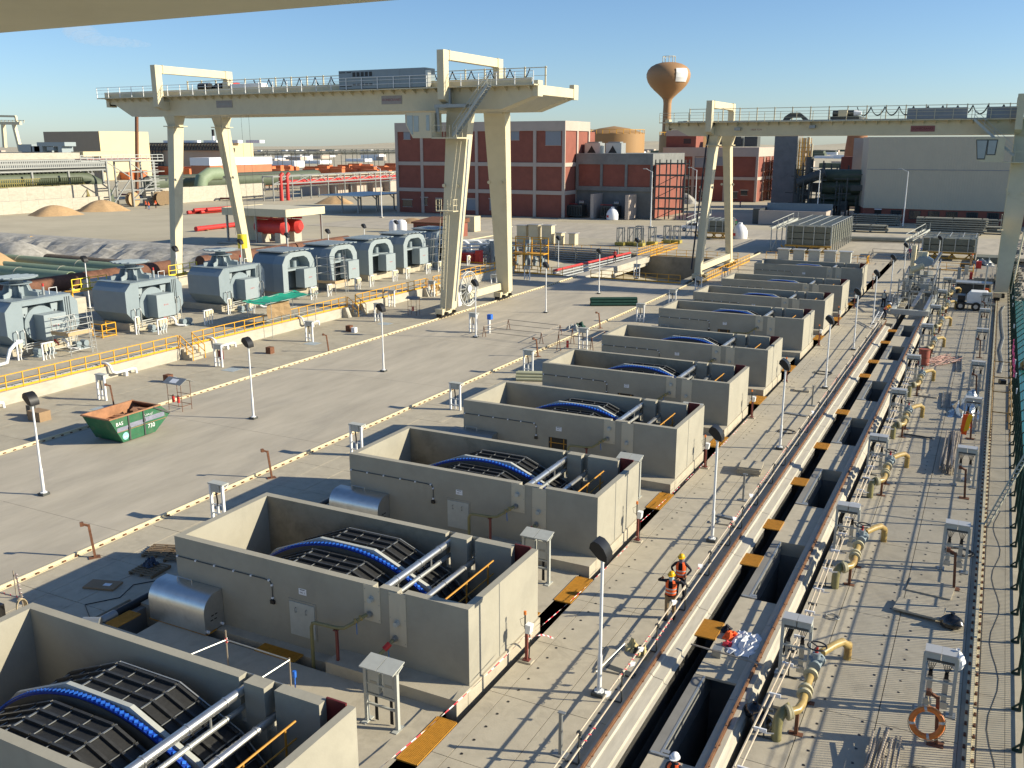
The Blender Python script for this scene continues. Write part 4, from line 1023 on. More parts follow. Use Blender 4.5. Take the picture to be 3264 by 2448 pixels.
    # control cabinet
    cb = MB().box(-.35, .85, 2.6, 4.6, 1.05, 3.05).build('control_cabinet', PUMPL, t, world=False)
    b = MB()
    for yy in (3.4, 3.6, 3.8): b.box(.851, .87, yy-.03, yy+.03, 2.05, 2.15)
    b.build('push_buttons', REDP, cb, world=False)
    # front pipework
    if not arch:
        b = MB()
        for yy in (.55, 1.15): b.tube([(.1, yy, 2.0), (.3, yy, 2.1), (.4, yy, 1.9), (.4, yy, .35)], .05, 6)
        b.tube([(.3, .5, .95), (.3, 5.6, .95)], .05, 6); b.tube([(.45, 1.0, .62), (.45, 5.6, .62)], .035, 6); b.tube([(.38, .8, .80), (.38, 5.2, .80)], .03, 6)
        for yy in (5.2, 5.7): b.tube([(.1, yy, 2.4), (.3, yy, 2.5), (.4, yy, 2.3), (.4, yy, .4)], .05, 6)
        b.build('oil_pipes', GALV, t, world=False)
        b = MB(); b.tube([(.9, 3.9, .9), (1.1, 4.0, .9), (1.3, 4.1, .6), (1.3, 4.1, .3), (1.5, 4.3, .15), (2.0, 4.6, .15)], .11, 8); b.build('return_pipe', WHITE, t, True, world=False)
        for (xx, yy) in ((1.0, 1.6), (1.0, 2.7), (1.3, 4.9), (1.3, 5.6)):
            b = MB(); b.box(xx-.3, xx+.35, yy-.3, yy+.3, 0, .1); b.cyl((xx-.25, yy, .4), (xx+.3, yy, .4), .25, 10); b.box(xx-.2, xx+.2, yy-.22, yy+.22, .1, .35); b.build('oil_pump', PUMPM, t, True, world=False)
        b = MB(); b.bar((.75, 3.3, 1.1), (.9, 3.6, .55), .05, .12); b.bar((.95, 3.5, 1.0), (.85, 3.6, .5), .05, .1); b.build('red_tag', REDP, t, world=False)
def junction_stand(t, x, y, n_, tall=1.25):
    b = MB(); b.box(x-.05, x+.05, y-.05, y+.05, 0, tall+.05); b.box(x-.1, x+.1, y-.05, y+n_*.32, tall, tall+.07)
    b.build('stand_frame', WHITE, t, world=False)
    for i in range(n_):
        h_ = .55 if i == 0 else .3
        MB().box(x-.02, x+.18, y+.1+i*.32, y+.36+i*.32, tall-h_, tall-.02).build('terminal_box', CREAM, t, world=False)
        b = MB(); yy = y+.23+i*.32; b.tube([(x+.08, yy, tall-h_), (x+.12, yy+.05, tall-h_-.3), (x+.05, yy-.04, .25), (x+.05, yy, 0)], .04, 6); b.build('cable_leg', WHITE, t, world=False)
XF = -53.0
PUMPY = [32.7, 43.9, 55.0]
pl = ['blue-grey pump with ribbed disc on top, at the left edge beside the scaffold platform', 'blue-grey pump with ribbed disc on top, between the yellow cage and the crane leg', 'blue-grey pump with ribbed disc on top, next to the yellow hook block']
pm = None
for k, y in enumerate(PUMPY):
    if pm is None:
        pm = thing('pump_unit', pl[k], 'pump', (0, 0, 0), 'disc topped pumps'); pump_body(pm, False)
        junction_stand(pm, 2.55, .9, 3); junction_stand(pm, .9, .0, 1, 1.5); pm.location = (XF, y, PZ)
    else: dup(pm, (XF, y, PZ), pl[k])
pa = None; AY = [64.0, 71.8, 79.3, 86.8, 94.3]
al = ['blue-grey arched pump housing nearest the camera, half behind scaffold poles', 'second blue-grey arched pump housing, with pale junction boxes before it', 'third blue-grey arched pump housing, a white slip stuck on its cabinet', 'fourth blue-grey arched pump housing, beside the leaning scaffold poles', 'darkest, farthest arched pump housing, partly behind the gantry leg ladder']
for k, y in enumerate(AY):
    if pa is None:
        pa = thing('pump_housing', al[k], 'pump', (0, 0, 0), 'arched pump housings'); pump_body(pa, True); junction_stand(pa, 2.4, 1.6, 3); junction_stand(pa, 2.6, 4.2, 2); pa.location = (XF, y, PZ)
    else: dup(pa, (XF, y, PZ), al[k])
js = thing('junction_stand', 'white stand with cream terminal boxes in front of the gap between second and third pumps', 'equipment stand', (0,0,0)); junction_stand(js, 0, 0, 3, 1.3); js.location = (-50.0, 49.8, PZ)
b = MB(); b.tube([(-51.2, 30.5, PZ+.2), (-51.0, 31.0, PZ+.3), (-50.9, 31.3, PZ+1.2), (-50.95, 31.8, PZ+1.55), (-51.3, 32.6, PZ+1.6)], .13, 10); tag(b.build('lagged_pipe', WHITE, None, True), 'thick white lagged pipe bending up at the left edge before the first pump', 'pipe')
# yellow back railing and access frames behind the pumps
for k, y in enumerate((32.6, 43.6, 54.6)):
    t = yrail('access_platform', [(-58.6, y-.5), (-58.6, y+3.2)], PZ+3.4, ['bright yellow access platform behind the first disc topped pump', 'bright yellow access platform behind the second disc topped pump', 'bright yellow access platform behind the third disc topped pump'][k], m=BYEL, step=.9, grp='yellow platforms behind the pumps')
    b = MB(); b.box(-59.6, -58.5, y-.6, y+3.3, PZ+3.3, PZ+3.38)
    for yy in (y-.5, y+3.2): b.bar((-58.7, yy, PZ), (-58.7, yy, PZ+3.4), .12); b.bar((-59.5, yy, PZ), (-59.5, yy, PZ+3.4), .12)
    b.build('platform_frame', YEL, t)
    MB().box(-58.4, -57.9, y+2.6, y+3.2, PZ+3.5, PZ+4.0).build('yellow_box', BYEL, t)
t = thing('yellow_cage', 'small yellow railed cage standing between the first and second pumps', 'railing', (-54, 42.2, PZ)); b = MB()
for x in (-54.6, -53.4):
    for y in (41.5, 42.9): b.bar((x, y, PZ), (x, y, PZ+1.15), .07)
for z in (.1, .6, 1.15):
    b.bar((-54.6, 41.5, PZ+z), (-53.4, 41.5, PZ+z), .07); b.bar((-53.4, 41.5, PZ+z), (-53.4, 42.9, PZ+z), .07); b.bar((-54.6, 42.9, PZ+z), (-53.4, 42.9, PZ+z), .07)
b.build('frame', YEL, t)
yrail('guard_railing', [(-60.5, 41.0), (-60.5, 44.0)], PZ+.4, 'short yellow railing behind the small yellow cage', h=1.4)
# concrete beams and blocks behind pumps at crane rail
b = MB(); b.box(-73.2, -70.8, -10, 100, PZ+.0, PZ+.9); tag(b.build('rail_wall', CURB), 'pale concrete rail beam running behind the row of pumps', 'wall')
tag(MB().box(-70.5, -66.5, 53.5, 58.8, PZ, PZ+2.4).build('concrete_block', CURB), 'pale concrete block behind the pumps below the gantry leg', 'concrete block')
tag(MB().box(-69, -64.5, 44, 49, PZ, PZ+1.7).build('concrete_block', CURB), 'low pale concrete block behind the second pump', 'concrete block')
# scaffolds
def scaffold(name, label, x0, x1, y0, y1, z, h, lifts, deckz, ladderx=None, tilt=0, m=GALV):
    t = thing(name, label, 'scaffold', (x0, y0, z), 'tube scaffolds'); b = MB(); nx_ = max(1, round((x1-x0)/1.8)); ny_ = max(1, round((y1-y0)/1.8))
    for i in range(nx_+1):
        for j in range(ny_+1):
            x, y = x0+(x1-x0)*i/nx_, y0+(y1-y0)*j/ny_; b.cyl((x, y, z), (x+tilt, y, z+h), .035, 6)
    b.build('standards', m, t); b = MB()
    for zz in lifts:
        for i in range(nx_+1): x = x0+(x1-x0)*i/nx_; b.cyl((x, y0-.2, z+zz), (x, y1+.2, z+zz), .03, 6)
        for j in range(ny_+1): y = y0+(y1-y0)*j/ny_; b.cyl((x0-.2, y, z+zz), (x1+.2, y, z+zz), .03, 6)
    b.build('ledgers', m, t)
    if deckz:
        for i in range(4): MB().box(x0+.05+(x1-x0)*i/4, x0+(x1-x0)*(i+1)/4-.02, y0-.1, y1+.1, z+deckz, z+deckz+.05).build('plank', PLY, t)
        b = MB(); b.box(x1+.02, x1+.05, y0-.1, y1+.1, z+deckz, z+deckz+.28); b.box(x0, x1, y0-.12, y0-.09, z+deckz, z+deckz+.28); b.build('toe_board', PLY, t)
    if ladderx:
        a = MB()
        for s_ in (0, .45): a.cyl((x1+.15, y1-.2+s_, z), (x1-.05, y1-.2+s_, z+h+.5), .028, 6)
        l = a.build('ladder', m, t); me = MB().cyl((0, 0, 0), (0, .45, 0), .018, 5).mesh('rung', m)
        for i in range(1, int(h/.3)): o = bpy.data.objects.new('rung', me); col.objects.link(o); o.parent = l; o.location = (x1+.15-.2*i*.3/h-x0, y1-.2-y0, i*.3)
    return t
scaffold('scaffold', 'grey tube scaffold platform with plywood toe board before the first pump', -51.5, -49.6, 35.4, 37.4, PZ, 2.9, (.4, 1.9, 2.35, 2.85), 1.6, True)
scaffold('scaffold', 'grey tube scaffold with a plank deck between the first two arched housings', -52.8, -50.4, 69.6, 71.4, PZ, 4.2, (1.2, 2.2, 3.0, 3.9), 1.2, True)
scaffold('scaffold', 'grey tube scaffold with red tape between the last arched housings', -53.5, -50.8, 92.2, 93.8, PZ, 4.6, (1.0, 2.0, 3.0, 4.0), 0, True, .5)
b = MB()
for i in range(5): b.bar((-50.7, 92, PZ+3.0+i*.01), (-50.7, 94, PZ+3.2), .06)
# green net shelter above the kerb
t = thing('net_shelter', 'teal shade net on scaffold poles over the yellow railing', 'shelter', (-44.5, 54.5, 0)); b = MB()
for p in ((-46.3, 51.5), (-43.6, 51.5), (-46.3, 57.6), (-43.6, 57.6)): b.cyl((*p, 0 if p[0] > -44 else PZ), (*p, 3.3), .03, 6)
for z in (1.7, 3.15): b.cyl((-43.6, 50.8, z), (-43.6, 58.2, z), .028, 6); b.cyl((-46.3, 50.8, z), (-46.3, 58.2, z), .028, 6)
b.cyl((-46.5, 51.5, 3.15), (-43.4, 51.5, 3.15), .028, 6); b.cyl((-46.5, 57.6, 3.15), (-43.4, 57.6, 3.15), .028, 6); b.build('poles', GALV, t)
b = MB(); n_ = 10
for i in range(n_):
    for j in range(4):
        def P(i, j): return (-46.5+j*.8, 51.0+i*.72, 3.2-.22*math.sin(math.pi*j/4)+.05*math.sin(i*2.1+j))
        b.quad(P(i,j), P(i+1,j), P(i+1,j+1), P(i,j+1))
b.build('net', TEALT, t)
b = MB()
for i in range(4):
    def P(i, j): return (-43.9-.15*math.sin(i*2+j), 51.4+i*.75, 3.1-j*.45)
    for j in range(3): b.quad(P(i,j), P(i+1,j), P(i+1,j+1), P(i,j+1))
b.build('hanging_cloth', KHAKI, t)
# wall pipes along the kerb
def kerb_pipe(y, label):
    t = thing('drain_pipe', label, 'pipe', (-44.3, y, 0), 'pale drain pipes on the kerb wall')
    b = MB(); b.tube([(-44.9, y, PZ+.22), (-44.4, y, PZ+.25), (-44.1, y+.05, PZ+.1), (-44.0, y+.15, .5), (-43.95, y+.4, .38), (-43.9, y+1.9, .42), (-43.9, y+2.15, .35), (-43.9, y+2.2, .0)], .1, 9); b.build('pipe_run', WHITE, t, True)
    b = MB(); b.box(-44.1, -43.75, y+1.1, y+1.3, 0, .34); b.build('support', WHITE, t)
kerb_pipe(34.3, 'pale pipe bending over the kerb wall, right of the nearest railing'); kerb_pipe(44.9, 'pale pipe bending over the kerb wall just past the first steps'); kerb_pipe(56.2, 'pale pipe bending over the kerb wall under the green net shelter'); kerb_pipe(23.4, 'pale pipe bending over the kerb wall at the left edge of the photo')
# big pipes in the pit
def gpipe(y, z, x0, x1, r, label):
    t = thing('buried_pipe', label, 'pipe', ((x0+x1)/2, y, z), 'pale green pipes in the pit')
    b = MB(); n_ = 20
    o = []
    for x in (x0, x1):
        for rr in (r, r-.08):
            for i in range(n_): a = 2*math.pi*i/n_; o.append((x, y+rr*math.cos(a), z+rr*math.sin(a)))
    f = []
    for i in range(n_):
        j = (i+1)%n_; f += [(i, j, 2*n_+j, 2*n_+i), (n_+i, 3*n_+i, 3*n_+j, n_+j), (2*n_+i, 2*n_+j, 3*n_+j, 3*n_+i), (i, n_+i, n_+j, j)]
    b.add(o, f); b.build('barrel', GPIPE, t, True)
    x = x0+9
    while x < x1: b = MB(); b.cyl((x, y, z), (x+.12, y, z), r+.03, n_); b.build('joint_ring', CURB, t, True); x += 14
gpipe(86.8, -1.6, -150, -97.5, 1.15, 'pale green pipe in the pit, farthest of the three, half under the sand heap')
gpipe(80.6, -1.6, -160, -100.8, 1.15, 'pale green pipe in the pit, the middle one of the three')
gpipe(76.8, -1.6, -122.5, -102.3, 1.15, 'pale green pipe in the pit, nearest the camera with its open end in view')
t = thing('brown_pipeline', 'long rusty brown pipeline lying on supports behind the blue-grey pumps', 'pipe', (-84.3, 20, 0))
segs = [(10, 69.6), (71.2, 78.0), (83.5, 92.0), (92.3, 103), (103.3, 117)]
for a, c in segs: b = MB(); b.cyl((-84.3, a, 1.05), (-84.3, c, 1.05), .95, 20); b.build('pipe_length', BPIPE, t, True)
for y in range(14, 116, 6): MB().box(-85.2, -83.4, y, y+.5, -.9, .35).build('saddle_block', CURB, t)
def mound(c, rx, ry, h, m, name, label, sd=1, n_=26):
    random.seed(sd); b = MB(); rows = 9; o = []
    for j in range(rows+1):
        q = j/rows
        for i in range(n_):
            a = 2*math.pi*i/n_; rr = (1-q)*(1+.10*math.sin(a*3+sd)+.06*math.sin(a*7+sd*2)); zz = h*(1-(1-q)**1.35)*(1+.0*q)
            zz = h*(math.sin(q*math.pi/2)**1.1)
            o.append((c[0]+rx*rr*math.cos(a)+(random.random()-.5)*.04*rx, c[1]+ry*rr*math.sin(a), c[2]+zz+(random.random()-.5)*.03*h))
    f = [(j*n_+i, j*n_+(i+1)%n_, (j+1)*n_+(i+1)%n_, (j+1)*n_+i) for j in range(rows) for i in range(n_)]
    b.add(o, f); return tag(b.build(name, m, None, True), label, 'heap')
mound((-131, 80, -2.9), 13, 9, 5.0, SOIL, 'sand_heap', 'orange sand heap at the left edge, lying over the green pipes', 2)
mound((-141, 96, -2.9), 9, 6, 3.2, GRAV, 'gravel_heap', 'grey gravel heap behind the orange sand heap in the pit', 4)
b = MB(); b.cyl((-128, 92.5, -1.9), (-101, 91.5, -1.9), 1.1, 12); tag(b.build('soil_ridge', DARKS, None, True), 'dark soil ridge beside the farthest pale green pipe', 'heap')
p = G(107, 778, -1.6)
t = thing('yellow_crate', 'yellow framed box standing on the rubble slope above the sand heap', 'crate', (p.x, p.y, -1.4)); MB().box(p.x-.9, p.x+.3, p.y-.8, p.y+.8, -1.6, -.1).build('box_body', RUST, t)
b = MB(); b.bar((p.x+.35, p.y-.8, -.1), (p.x+.9, p.y-.8, -1.6), .1); b.bar((p.x+.35, p.y+.8, -.1), (p.x+.9, p.y+.8, -1.6), .1); b.bar((p.x+.35, p.y-.8, -.1), (p.x+.35, p.y+.8, -.1), .1); b.build('yellow_legs', YEL, t)
# plateau behind the pit is made level with the surroundings by the terrain sheet
# ------------------------------------------------------------------ background
DD = 1.4756
def wallbox(b, x0, x1, y0, y1, z0, z1): b.box(x0, x1, y0, y1, z0, z1)
def brick_block(t, x0, x1, y0, y1, h, nb, beams, topband, wins=(), nside=2, lower=None, frame=BRICKF, brick=BRICK):
    """frame building: front at y0, right side at x1. infill set back 0.25 m behind the frame"""
    z0 = topband
    MB().box(x0+.3, x1-.3, y0+.3, y1-.3, 0, h-.4).build('core', brick, t)
    MB().box(x0, x1, y0, y1, z0, h).build('parapet', frame, t)
    cw = .75; xs_ = [x0+(x1-x0)*i/nb for i in range(nb+1)]; ysd = [y0+(y1-y0)*i/nside for i in range(nside+1)]
    me = MB().box(0, cw, 0, .3, 0, z0).mesh('column', frame)
    wl = wloc(t)
    for i, x in enumerate(xs_):
        xx = min(max(x-cw/2, x0), x1-cw); o = bpy.data.objects.new('column', me); col.objects.link(o); o.parent = t; o.location = (xx-wl[0], y0-wl[1], -wl[2])
    for y in ysd[1:]: MB().box(x1-.3, x1, min(y-cw/2, y1-cw), min(y+cw/2, y1), 0, z0).build('column', frame, t)
    for zb in beams:
        MB().box(x0+.002, x1-.002, y0+.02, y0+.3, zb, zb+.9).build('beam', frame, t); MB().box(x1-.3, x1-.02, y0+.3, y1, zb, zb+.9).build('beam', frame, t)
    for (wx, wz, ww, wh, kind) in wins:
        f = MB(); f.box(wx-ww/2-.25, wx+ww/2+.25, y0+.16, y0+.30, wz+wh, wz+wh+.25); f.box(wx-ww/2-.1, wx+ww/2+.1, y0+.2, y0+.30, wz-.12, wz); fo = f.build('window', frame, t)
        MB().box(wx-ww/2, wx+ww/2, y0+.27, y0+.298, wz, wz+wh).build('pane', SHUT if kind else GLASS, fo)
def bx(u, v, Y): return OY(u, v, Y).x
YA = 193.5
t = thing('brick_building', 'tall red brick building with pale frame grid behind the big gantry legs', 'building', (-103, YA, 0))
x0, x1 = OY(1262, 560, YA).x, OY(1800, 560, YA).x
wins = []
for (u, v, ww, wh, k) in ((1295, 432, 2.0, 1.8, 1), (1640, 432, 2.2, 2.0, 1), (1762, 440, 4.0, 3.2, 1), (1297, 648, 2.8, 1.7, 0), (1351, 642, 1.8, 1.8, 0), (1398, 655, 1.5, 2.6, 0), (1500, 652, 2.6, 2.6, 1), (1568, 652, 1.6, 2.6, 1)):
    p = OY(u, v, YA); wins.append((p.x, max(1.0, p.z-wh/2), ww, wh, k))
brick_block(t, x0, x1, YA, YA+15, 22.2, 6, (5.3, 11.8), 20.0, wins, 2)
MB().box(x0+1, x1-4, YA+14.8, YA+28, 0, 20).build('rear_block', BRICK, t)
pp = MB(); pp.box(OY(1271, 380, YA).x, OY(1316, 380, YA).x, YA+3, YA+9, 22.2, 24.6); pp.build('roof_room', BRICK, t)
pp = MB(); pp.box(OY(1270, 380, YA).x, OY(1317, 380, YA).x, YA+2.9, YA+9.1, 24.6, 25.3); pp.build('roof_room_parapet', BRICKF, t)
MB().box(-83.5, -81.2, YA+15.0, YA+22, 0, 16).build('side_annex', BRICK, t)
# low block B
YBk = 200.0; xb0, xb1 = x1+.05, OY(2080, 560, YBk).x
t = thing('brick_annex', 'lower brick and dark cement annex with three open bays, right of the tall brick building', 'building', (-70, YBk, 0))
MB().box(xb0, xb1-.3, YBk+.3, YBk+24, 7.0, 14.4).build('core', BRICK, t)
MB().box(xb0, xb1, YBk, YBk+24.3, 12.3, 14.8).build('parapet', CEMR, t)
for i in range(4): x = xb0+(xb1-xb0-.6)*i/3; MB().box(x, x+.6, YBk+.002, YBk+.3, 7.2, 12.3).build('column', CEMR, t)
MB().box(xb0, xb1-.02, YBk+.8, YBk+24.2, 0, 7.2).build('lower_wall', CEMR, t)
MB().box(xb0, xb1, YBk+.004, YBk+.8, 6.2, 7.2).build('lintel', CEMR, t)
for i, u in enumerate((1785, 1900, 2010)):
    x = OY(u, 640, YBk-3).x; MB().box(x-.4, x+.4, YBk-5.5, YBk+.0, 0, 5.6).build('fin_wall', BRICKF if i else BRICKF, t)
MB().box(xb1-.001+.0, xb1+.25, YBk+1, YBk+24, 0, 12.2).build('side_wall', BRICK, t)
for i in range(2):
    x = OY(1840+i*110, 690, YBk-2).x
    tr = thing('transformer', ['dark transformer in the left open bay of the brick annex', 'dark transformer in the middle open bay of the brick annex'][i], 'transformer', (x, YBk-2.5, 0), 'transformers in the annex bays')
    b = MB(); b.box(x-2, x+2, YBk-4, YBk-1, .3, 2.9)
    b.build('tank_body', DSTL, tr); b = MB()
    for q in range(9): b.box(x-1.8+q*.42, x-1.65+q*.42, YBk-4.4, YBk-4.0, .6, 2.6)
    b.build('cooling_fins', DSTL, tr); b = MB(); b.cyl((x+.8, YBk-2.5, 3.5), (x+2, YBk-2.5, 3.5), .45, 10); b.build('conservator', GREYM, tr, True)
    b = MB(); b.bar((x-2.5, YBk-3, 3.1), (x+.5, YBk-3, 3.1), .14); b.build('red_pipe', REDP, tr)
# scaffold tower at annex side
ts = thing('scaffold_tower', 'dark scaffold tower against the sunlit side of the brick annex', 'scaffold', (xb1+3.5, YBk+2, 0)); b = MB()
for x in (xb1+1.0, xb1+3.6, xb1+6.2, xb1+8.0):
    for y in (YBk-1, YBk+2): b.box(x-.12, x+.12, y-.12, y+.12, 0, 13.5)
for z in (2.4, 4.8, 7.4, 10.0, 12.6):
    for y in (YBk-1, YBk+2): b.bar((xb1+.8, y, z), (xb1+8.2, y, z), .16, .3)
    b.box(xb1+1, xb1+8, YBk-1, YBk+2, z-.1, z-.05)
for z in (0, 4.8, 7.4): b.bar((xb1+1, YBk-1, z), (xb1+6.2, YBk-1, z+2.6), .14)
b.build('frame', DSTL, ts)
# roof units on B
for i, (u, lb) in enumerate(((1893, 'grey rooftop cooler on the brick annex, left one with a dark arch'), (1960, 'grey rooftop cooler on the brick annex, right one with a dark arch'))):
    x = OY(u, 480, YBk+5).x; tt = thing('rooftop_cooler', lb, 'air conditioner', (x, YBk+5, 14.8), 'rooftop coolers'); MB().box(x-2, x+2, YBk+4, YBk+7, 14.8, 17.2).build('casing', GALV, tt)
    MB().prism([(x-1.3, 14.9), (x-.2, 16.6), (x+.9, 14.9)], 'y', YBk+3.96, YBk+3.998).build('dark_arch', BLK, tt); MB().box(x-1.5, x+1.5, YBk+4.3, YBk+6.5, 17.2, 17.5).build('fan_ring', GREYM, tt)
# block C
YC = 277.0; x0, x1 = OY(2110, 560, YC).x, OY(2412, 600, YC).x
t = thing('brick_building', 'red brick building with grey window and pale stair room, between the water tower and grey tower', 'building', (-65, YC, 0))
wins = []
for (u, v, ww, wh, k) in ((2231, 518, 3.4, 2.8, 1), (2292, 512, 2.6, 2.8, 1), (2183, 616, 2.4, 1.8, 0), (2205, 622, 2.2, 4.0, 0), (2238, 620, 2.4, 1.8, 0), (2335, 622, 2.8, 1.8, 0), (2371, 615, 2.0, 1.4, 0)):
    p = OY(u, v, YC); wins.append((p.x, max(.2, p.z-wh/2), ww, wh, k))
brick_block(t, x0, x1, YC, YC+34, 16.0, 3, (6.4,), 13.3, wins, 4)
a0, a1 = OY(2117, 460, YC).x, OY(2212, 460, YC).x
MB().box(a0, a1, YC+2, YC+10, 16, 19.4).build('stair_room', BRICK, t); MB().box(a0-.1, a1+.1, YC+1.9, YC+10.1, 19.4, 21.2).build('stair_room_parapet', BRICKF, t)
pz = OY(2190, 467, YC+2); w_ = MB().box(pz.x-1.2, pz.x+1.2, YC+1.97, YC+1.998, 17.1, 18.6).build('window', GLASS, t)
b = MB(); c0 = OY(2330, 470, YC+8)
for i in range(3): b.box(c0.x-6+i*5, c0.x-2+i*5, YC+8, YC+12, 16.2, 19.2)
tag(b.build('rooftop_chillers', DSTL), 'dark rooftop chiller bank on the far brick building', 'air conditioner')
b = MB()
for i, x in enumerate((x1+.6, x1+3.5, x1+6.5)):
    for y in (YC+8, YC+16, YC+24): b.box(x-.15, x+.15, y-.15, y+.15, 0, 13)
for z in (3, 6, 9, 12):
    for y in (YC+8, YC+16, YC+24): b.bar((x1+.5, y, z), (x1+6.6, y, z), .25)
    b.box(x1+.5, x1+6.6, YC+8, YC+24, z-.1, z-.04)
tag(b.build('scaffold_tower', RUST), 'brown scaffold along the sunlit side of the far brick building', 'scaffold')
# water tower
WX = OY(2124.6, 400, 330).x; px = (Vector((WX, 330, 10))-Vector((CX, CY, CZ))).dot(_f)/FPX
def wz(v): return OY(2124.6, v, 330).z
t = thing('water_tower', 'tan mushroom shaped water tower with a white sign panel', 'water tower', (WX, 330, 0))
prof = [(26*px, 0), (19*px, wz(470)), (13.5*px, wz(430)), (12.5*px, wz(330)), (14*px, wz(318))]
for v, h_ in ((312, 18), (300, 30), (288, 43), (275, 55), (262, 63), (248, 67.5), (236, 68), (224, 64), (213, 55), (205, 41), (200, 24), (198.5, 8)): prof.append((h_*px, wz(v)))
prof.append((.01, wz(198))); b = MB().lathe(prof, (WX, 330, 0), 40); b.build('shell', TAN, t, True)
b = MB(); zt = wz(199)
for i in range(10): a = 2*math.pi*i/10; b.bar((WX+20*px*math.cos(a), 330+20*px*math.sin(a), zt-.3), (WX+20*px*math.cos(a), 330+20*px*math.sin(a), zt+2.0), .2); a2 = 2*math.pi*(i+1)/10; b.bar((WX+20*px*math.cos(a), 330+20*px*math.sin(a), zt+2.0), (WX+20*px*math.cos(a2), 330+20*px*math.sin(a2), zt+2.0), .15)
b.build('roof_railing', CREAM, t)
b = MB(); n_ = 8; zs = [wz(v) for v in (222, 236, 250, 264)]; rr = [64.8, 68.6, 67.4, 62.6]
rows = []
for z, r_ in zip(zs, rr): rows.append([(WX+(r_+1)*px*math.cos(R(-52+i*4.6)), 330+(r_+1)*px*math.sin(R(-52+i*4.6)), z) for i in range(n_+1)])
for j in range(3):
    for i in range(n_): b.quad(rows[j][i], rows[j+1][i], rows[j+1][i+1], rows[j][i+1])
b.build('sign_panel', WHITE, t)
# tan storage tanks
def stank(u0, u1, vt, vb, Y, label):
    c = OY((u0+u1)/2, vb, Y); rad = (OY(u1, vb, Y).x-OY(u0, vb, Y).x)/2*.97; h = OY((u0+u1)/2, vt, Y).z
    t = thing('storage_tank', label, 'storage tank', (c.x, Y, 0), 'tan storage tanks'); b = MB(); b.lathe([(rad, 0), (rad, h), (rad*.97, h+.25), (rad*.5, h+1.6), (.01, h+2.3)], (c.x, Y, 0), 40); b.build('shell', SPHT, t, True)
    b = MB()
    for i in range(28): a, a2 = 2*math.pi*i/28, 2*math.pi*(i+1)/28; b.bar((c.x+rad*math.cos(a), Y+rad*math.sin(a), h), (c.x+rad*math.cos(a), Y+rad*math.sin(a), h+1.2), .12); b.bar((c.x+rad*math.cos(a), Y+rad*math.sin(a), h+1.2), (c.x+rad*math.cos(a2), Y+rad*math.sin(a2), h+1.2), .1)
    b.build('railing', YEL, t)
stank(1862, 2049, 427, 490, 262, 'tan storage tank with railings left of the water tower stem'); stank(2100, 2300, 432, 490, 318, 'tan storage tank at the foot of the water tower, behind the brick stair room')
b = MB(); c = OY(1858, 450, 240); b.box(c.x-6, c.x+2, 236, 244, 0, 18); tag(b.build('cream_block', BRICKF), 'small pale block between the tall brick building and the tan tank', 'building')
# beige cladded hall
YD = 214.0; x0 = OY(2757, 600, YD).x
t = thing('cladded_hall', 'huge flat beige cladded hall on a red brick base, filling the right background', 'building', (x0+30, YD, 0))
x1 = 62; poly = [(x0, YD), (x1, YD), (x1, YD+40), (x0-2.6, YD+40), (x0-2.6, YD+11)]
b = MB(); b.prism(poly, 'z', 3.0, 18.4); b.build('cladding', WIND, t)
MB().box(x0-2.7, x1+.1, YD-.001+.0, YD+40, 18.4, 18.6).build('roof_edge', WIND, t) if False else None
b = MB(); b.box(x0+.1, x1-.1, YD-.08, YD-.001, 11.4, 11.52); b.build('cladding_joint', SHUT, t)
b = MB(); poly2 = [(x0+.1, YD+.15), (x1, YD+.15), (x1, YD+39), (x0-2.3, YD+39), (x0-2.3, YD+11)]; b.prism(poly2, 'z', 0, 3.0); b.build('brick_base', BRICK, t)
for u in (2855, 2915, 2975, 3033, 3098, 3165, 3225):
    x = OY(u, 690, YD).x; f = MB(); f.box(x-1.15, x+1.15, YD+.06, YD+.15, .85, 2.7); fo = f.build('window', DSTL, t); MB().box(x-1.0, x+1.0, YD+.04, YD+.06, 1.0, 2.6).build('pane', GLASS, fo)
    g_ = MB()
    for i in range(5): g_.box(x-.9+i*.42, x-.86+i*.42, YD+.01, YD+.04, .9, 2.7)
    g_.build('bars', DSTL, fo)
x = OY(2797, 690, YD).x; MB().box(x-.7, x+.7, YD+.05, YD+.15, 0, 2.6).build('doorway', BLK, t); MB().box(x-.75, x+.75, YD-.3, YD+.1, 2.7, 2.9).build('door_lamp', WHTH, t)
x = OY(2774, 700, YD).x; MB().box(x-.9, x+.6, YD+.0, YD+.1, .3, 1.6).build('notice_board', FRAMEG, t)
# glimpses behind the hall
for (u0, u1, v0, v1, Y, m, lb) in ((2672, 2752, 500, 620, 262, BRICK, 'brick block with pale bands just left of the beige hall'), (2718, 2762, 440, 500, 258, BRICKF, 'pale block rising at the left corner of the beige hall')):
    a, c = OY(u0, v1, Y), OY(u1, v0, Y); tag(MB().box(a.x, c.x, Y, Y+10, 0, OY(u0, v0, Y).z).build('far_block', m), lb, 'building')
a, c = OY(2690, 500, 300), OY(2775, 390, 300)
b = MB(); b.lathe([((c.x-a.x)*.55, 0), ((c.x-a.x)*.5, 14), ((c.x-a.x)*.42, OY(2700, 425, 300).z)], ((a.x+c.x)/2, 300, 0), 24); tag(b.build('brown_stack', BROWNT, None, True), 'brown stained conical stack rising behind the left end of the beige hall', 'stack')
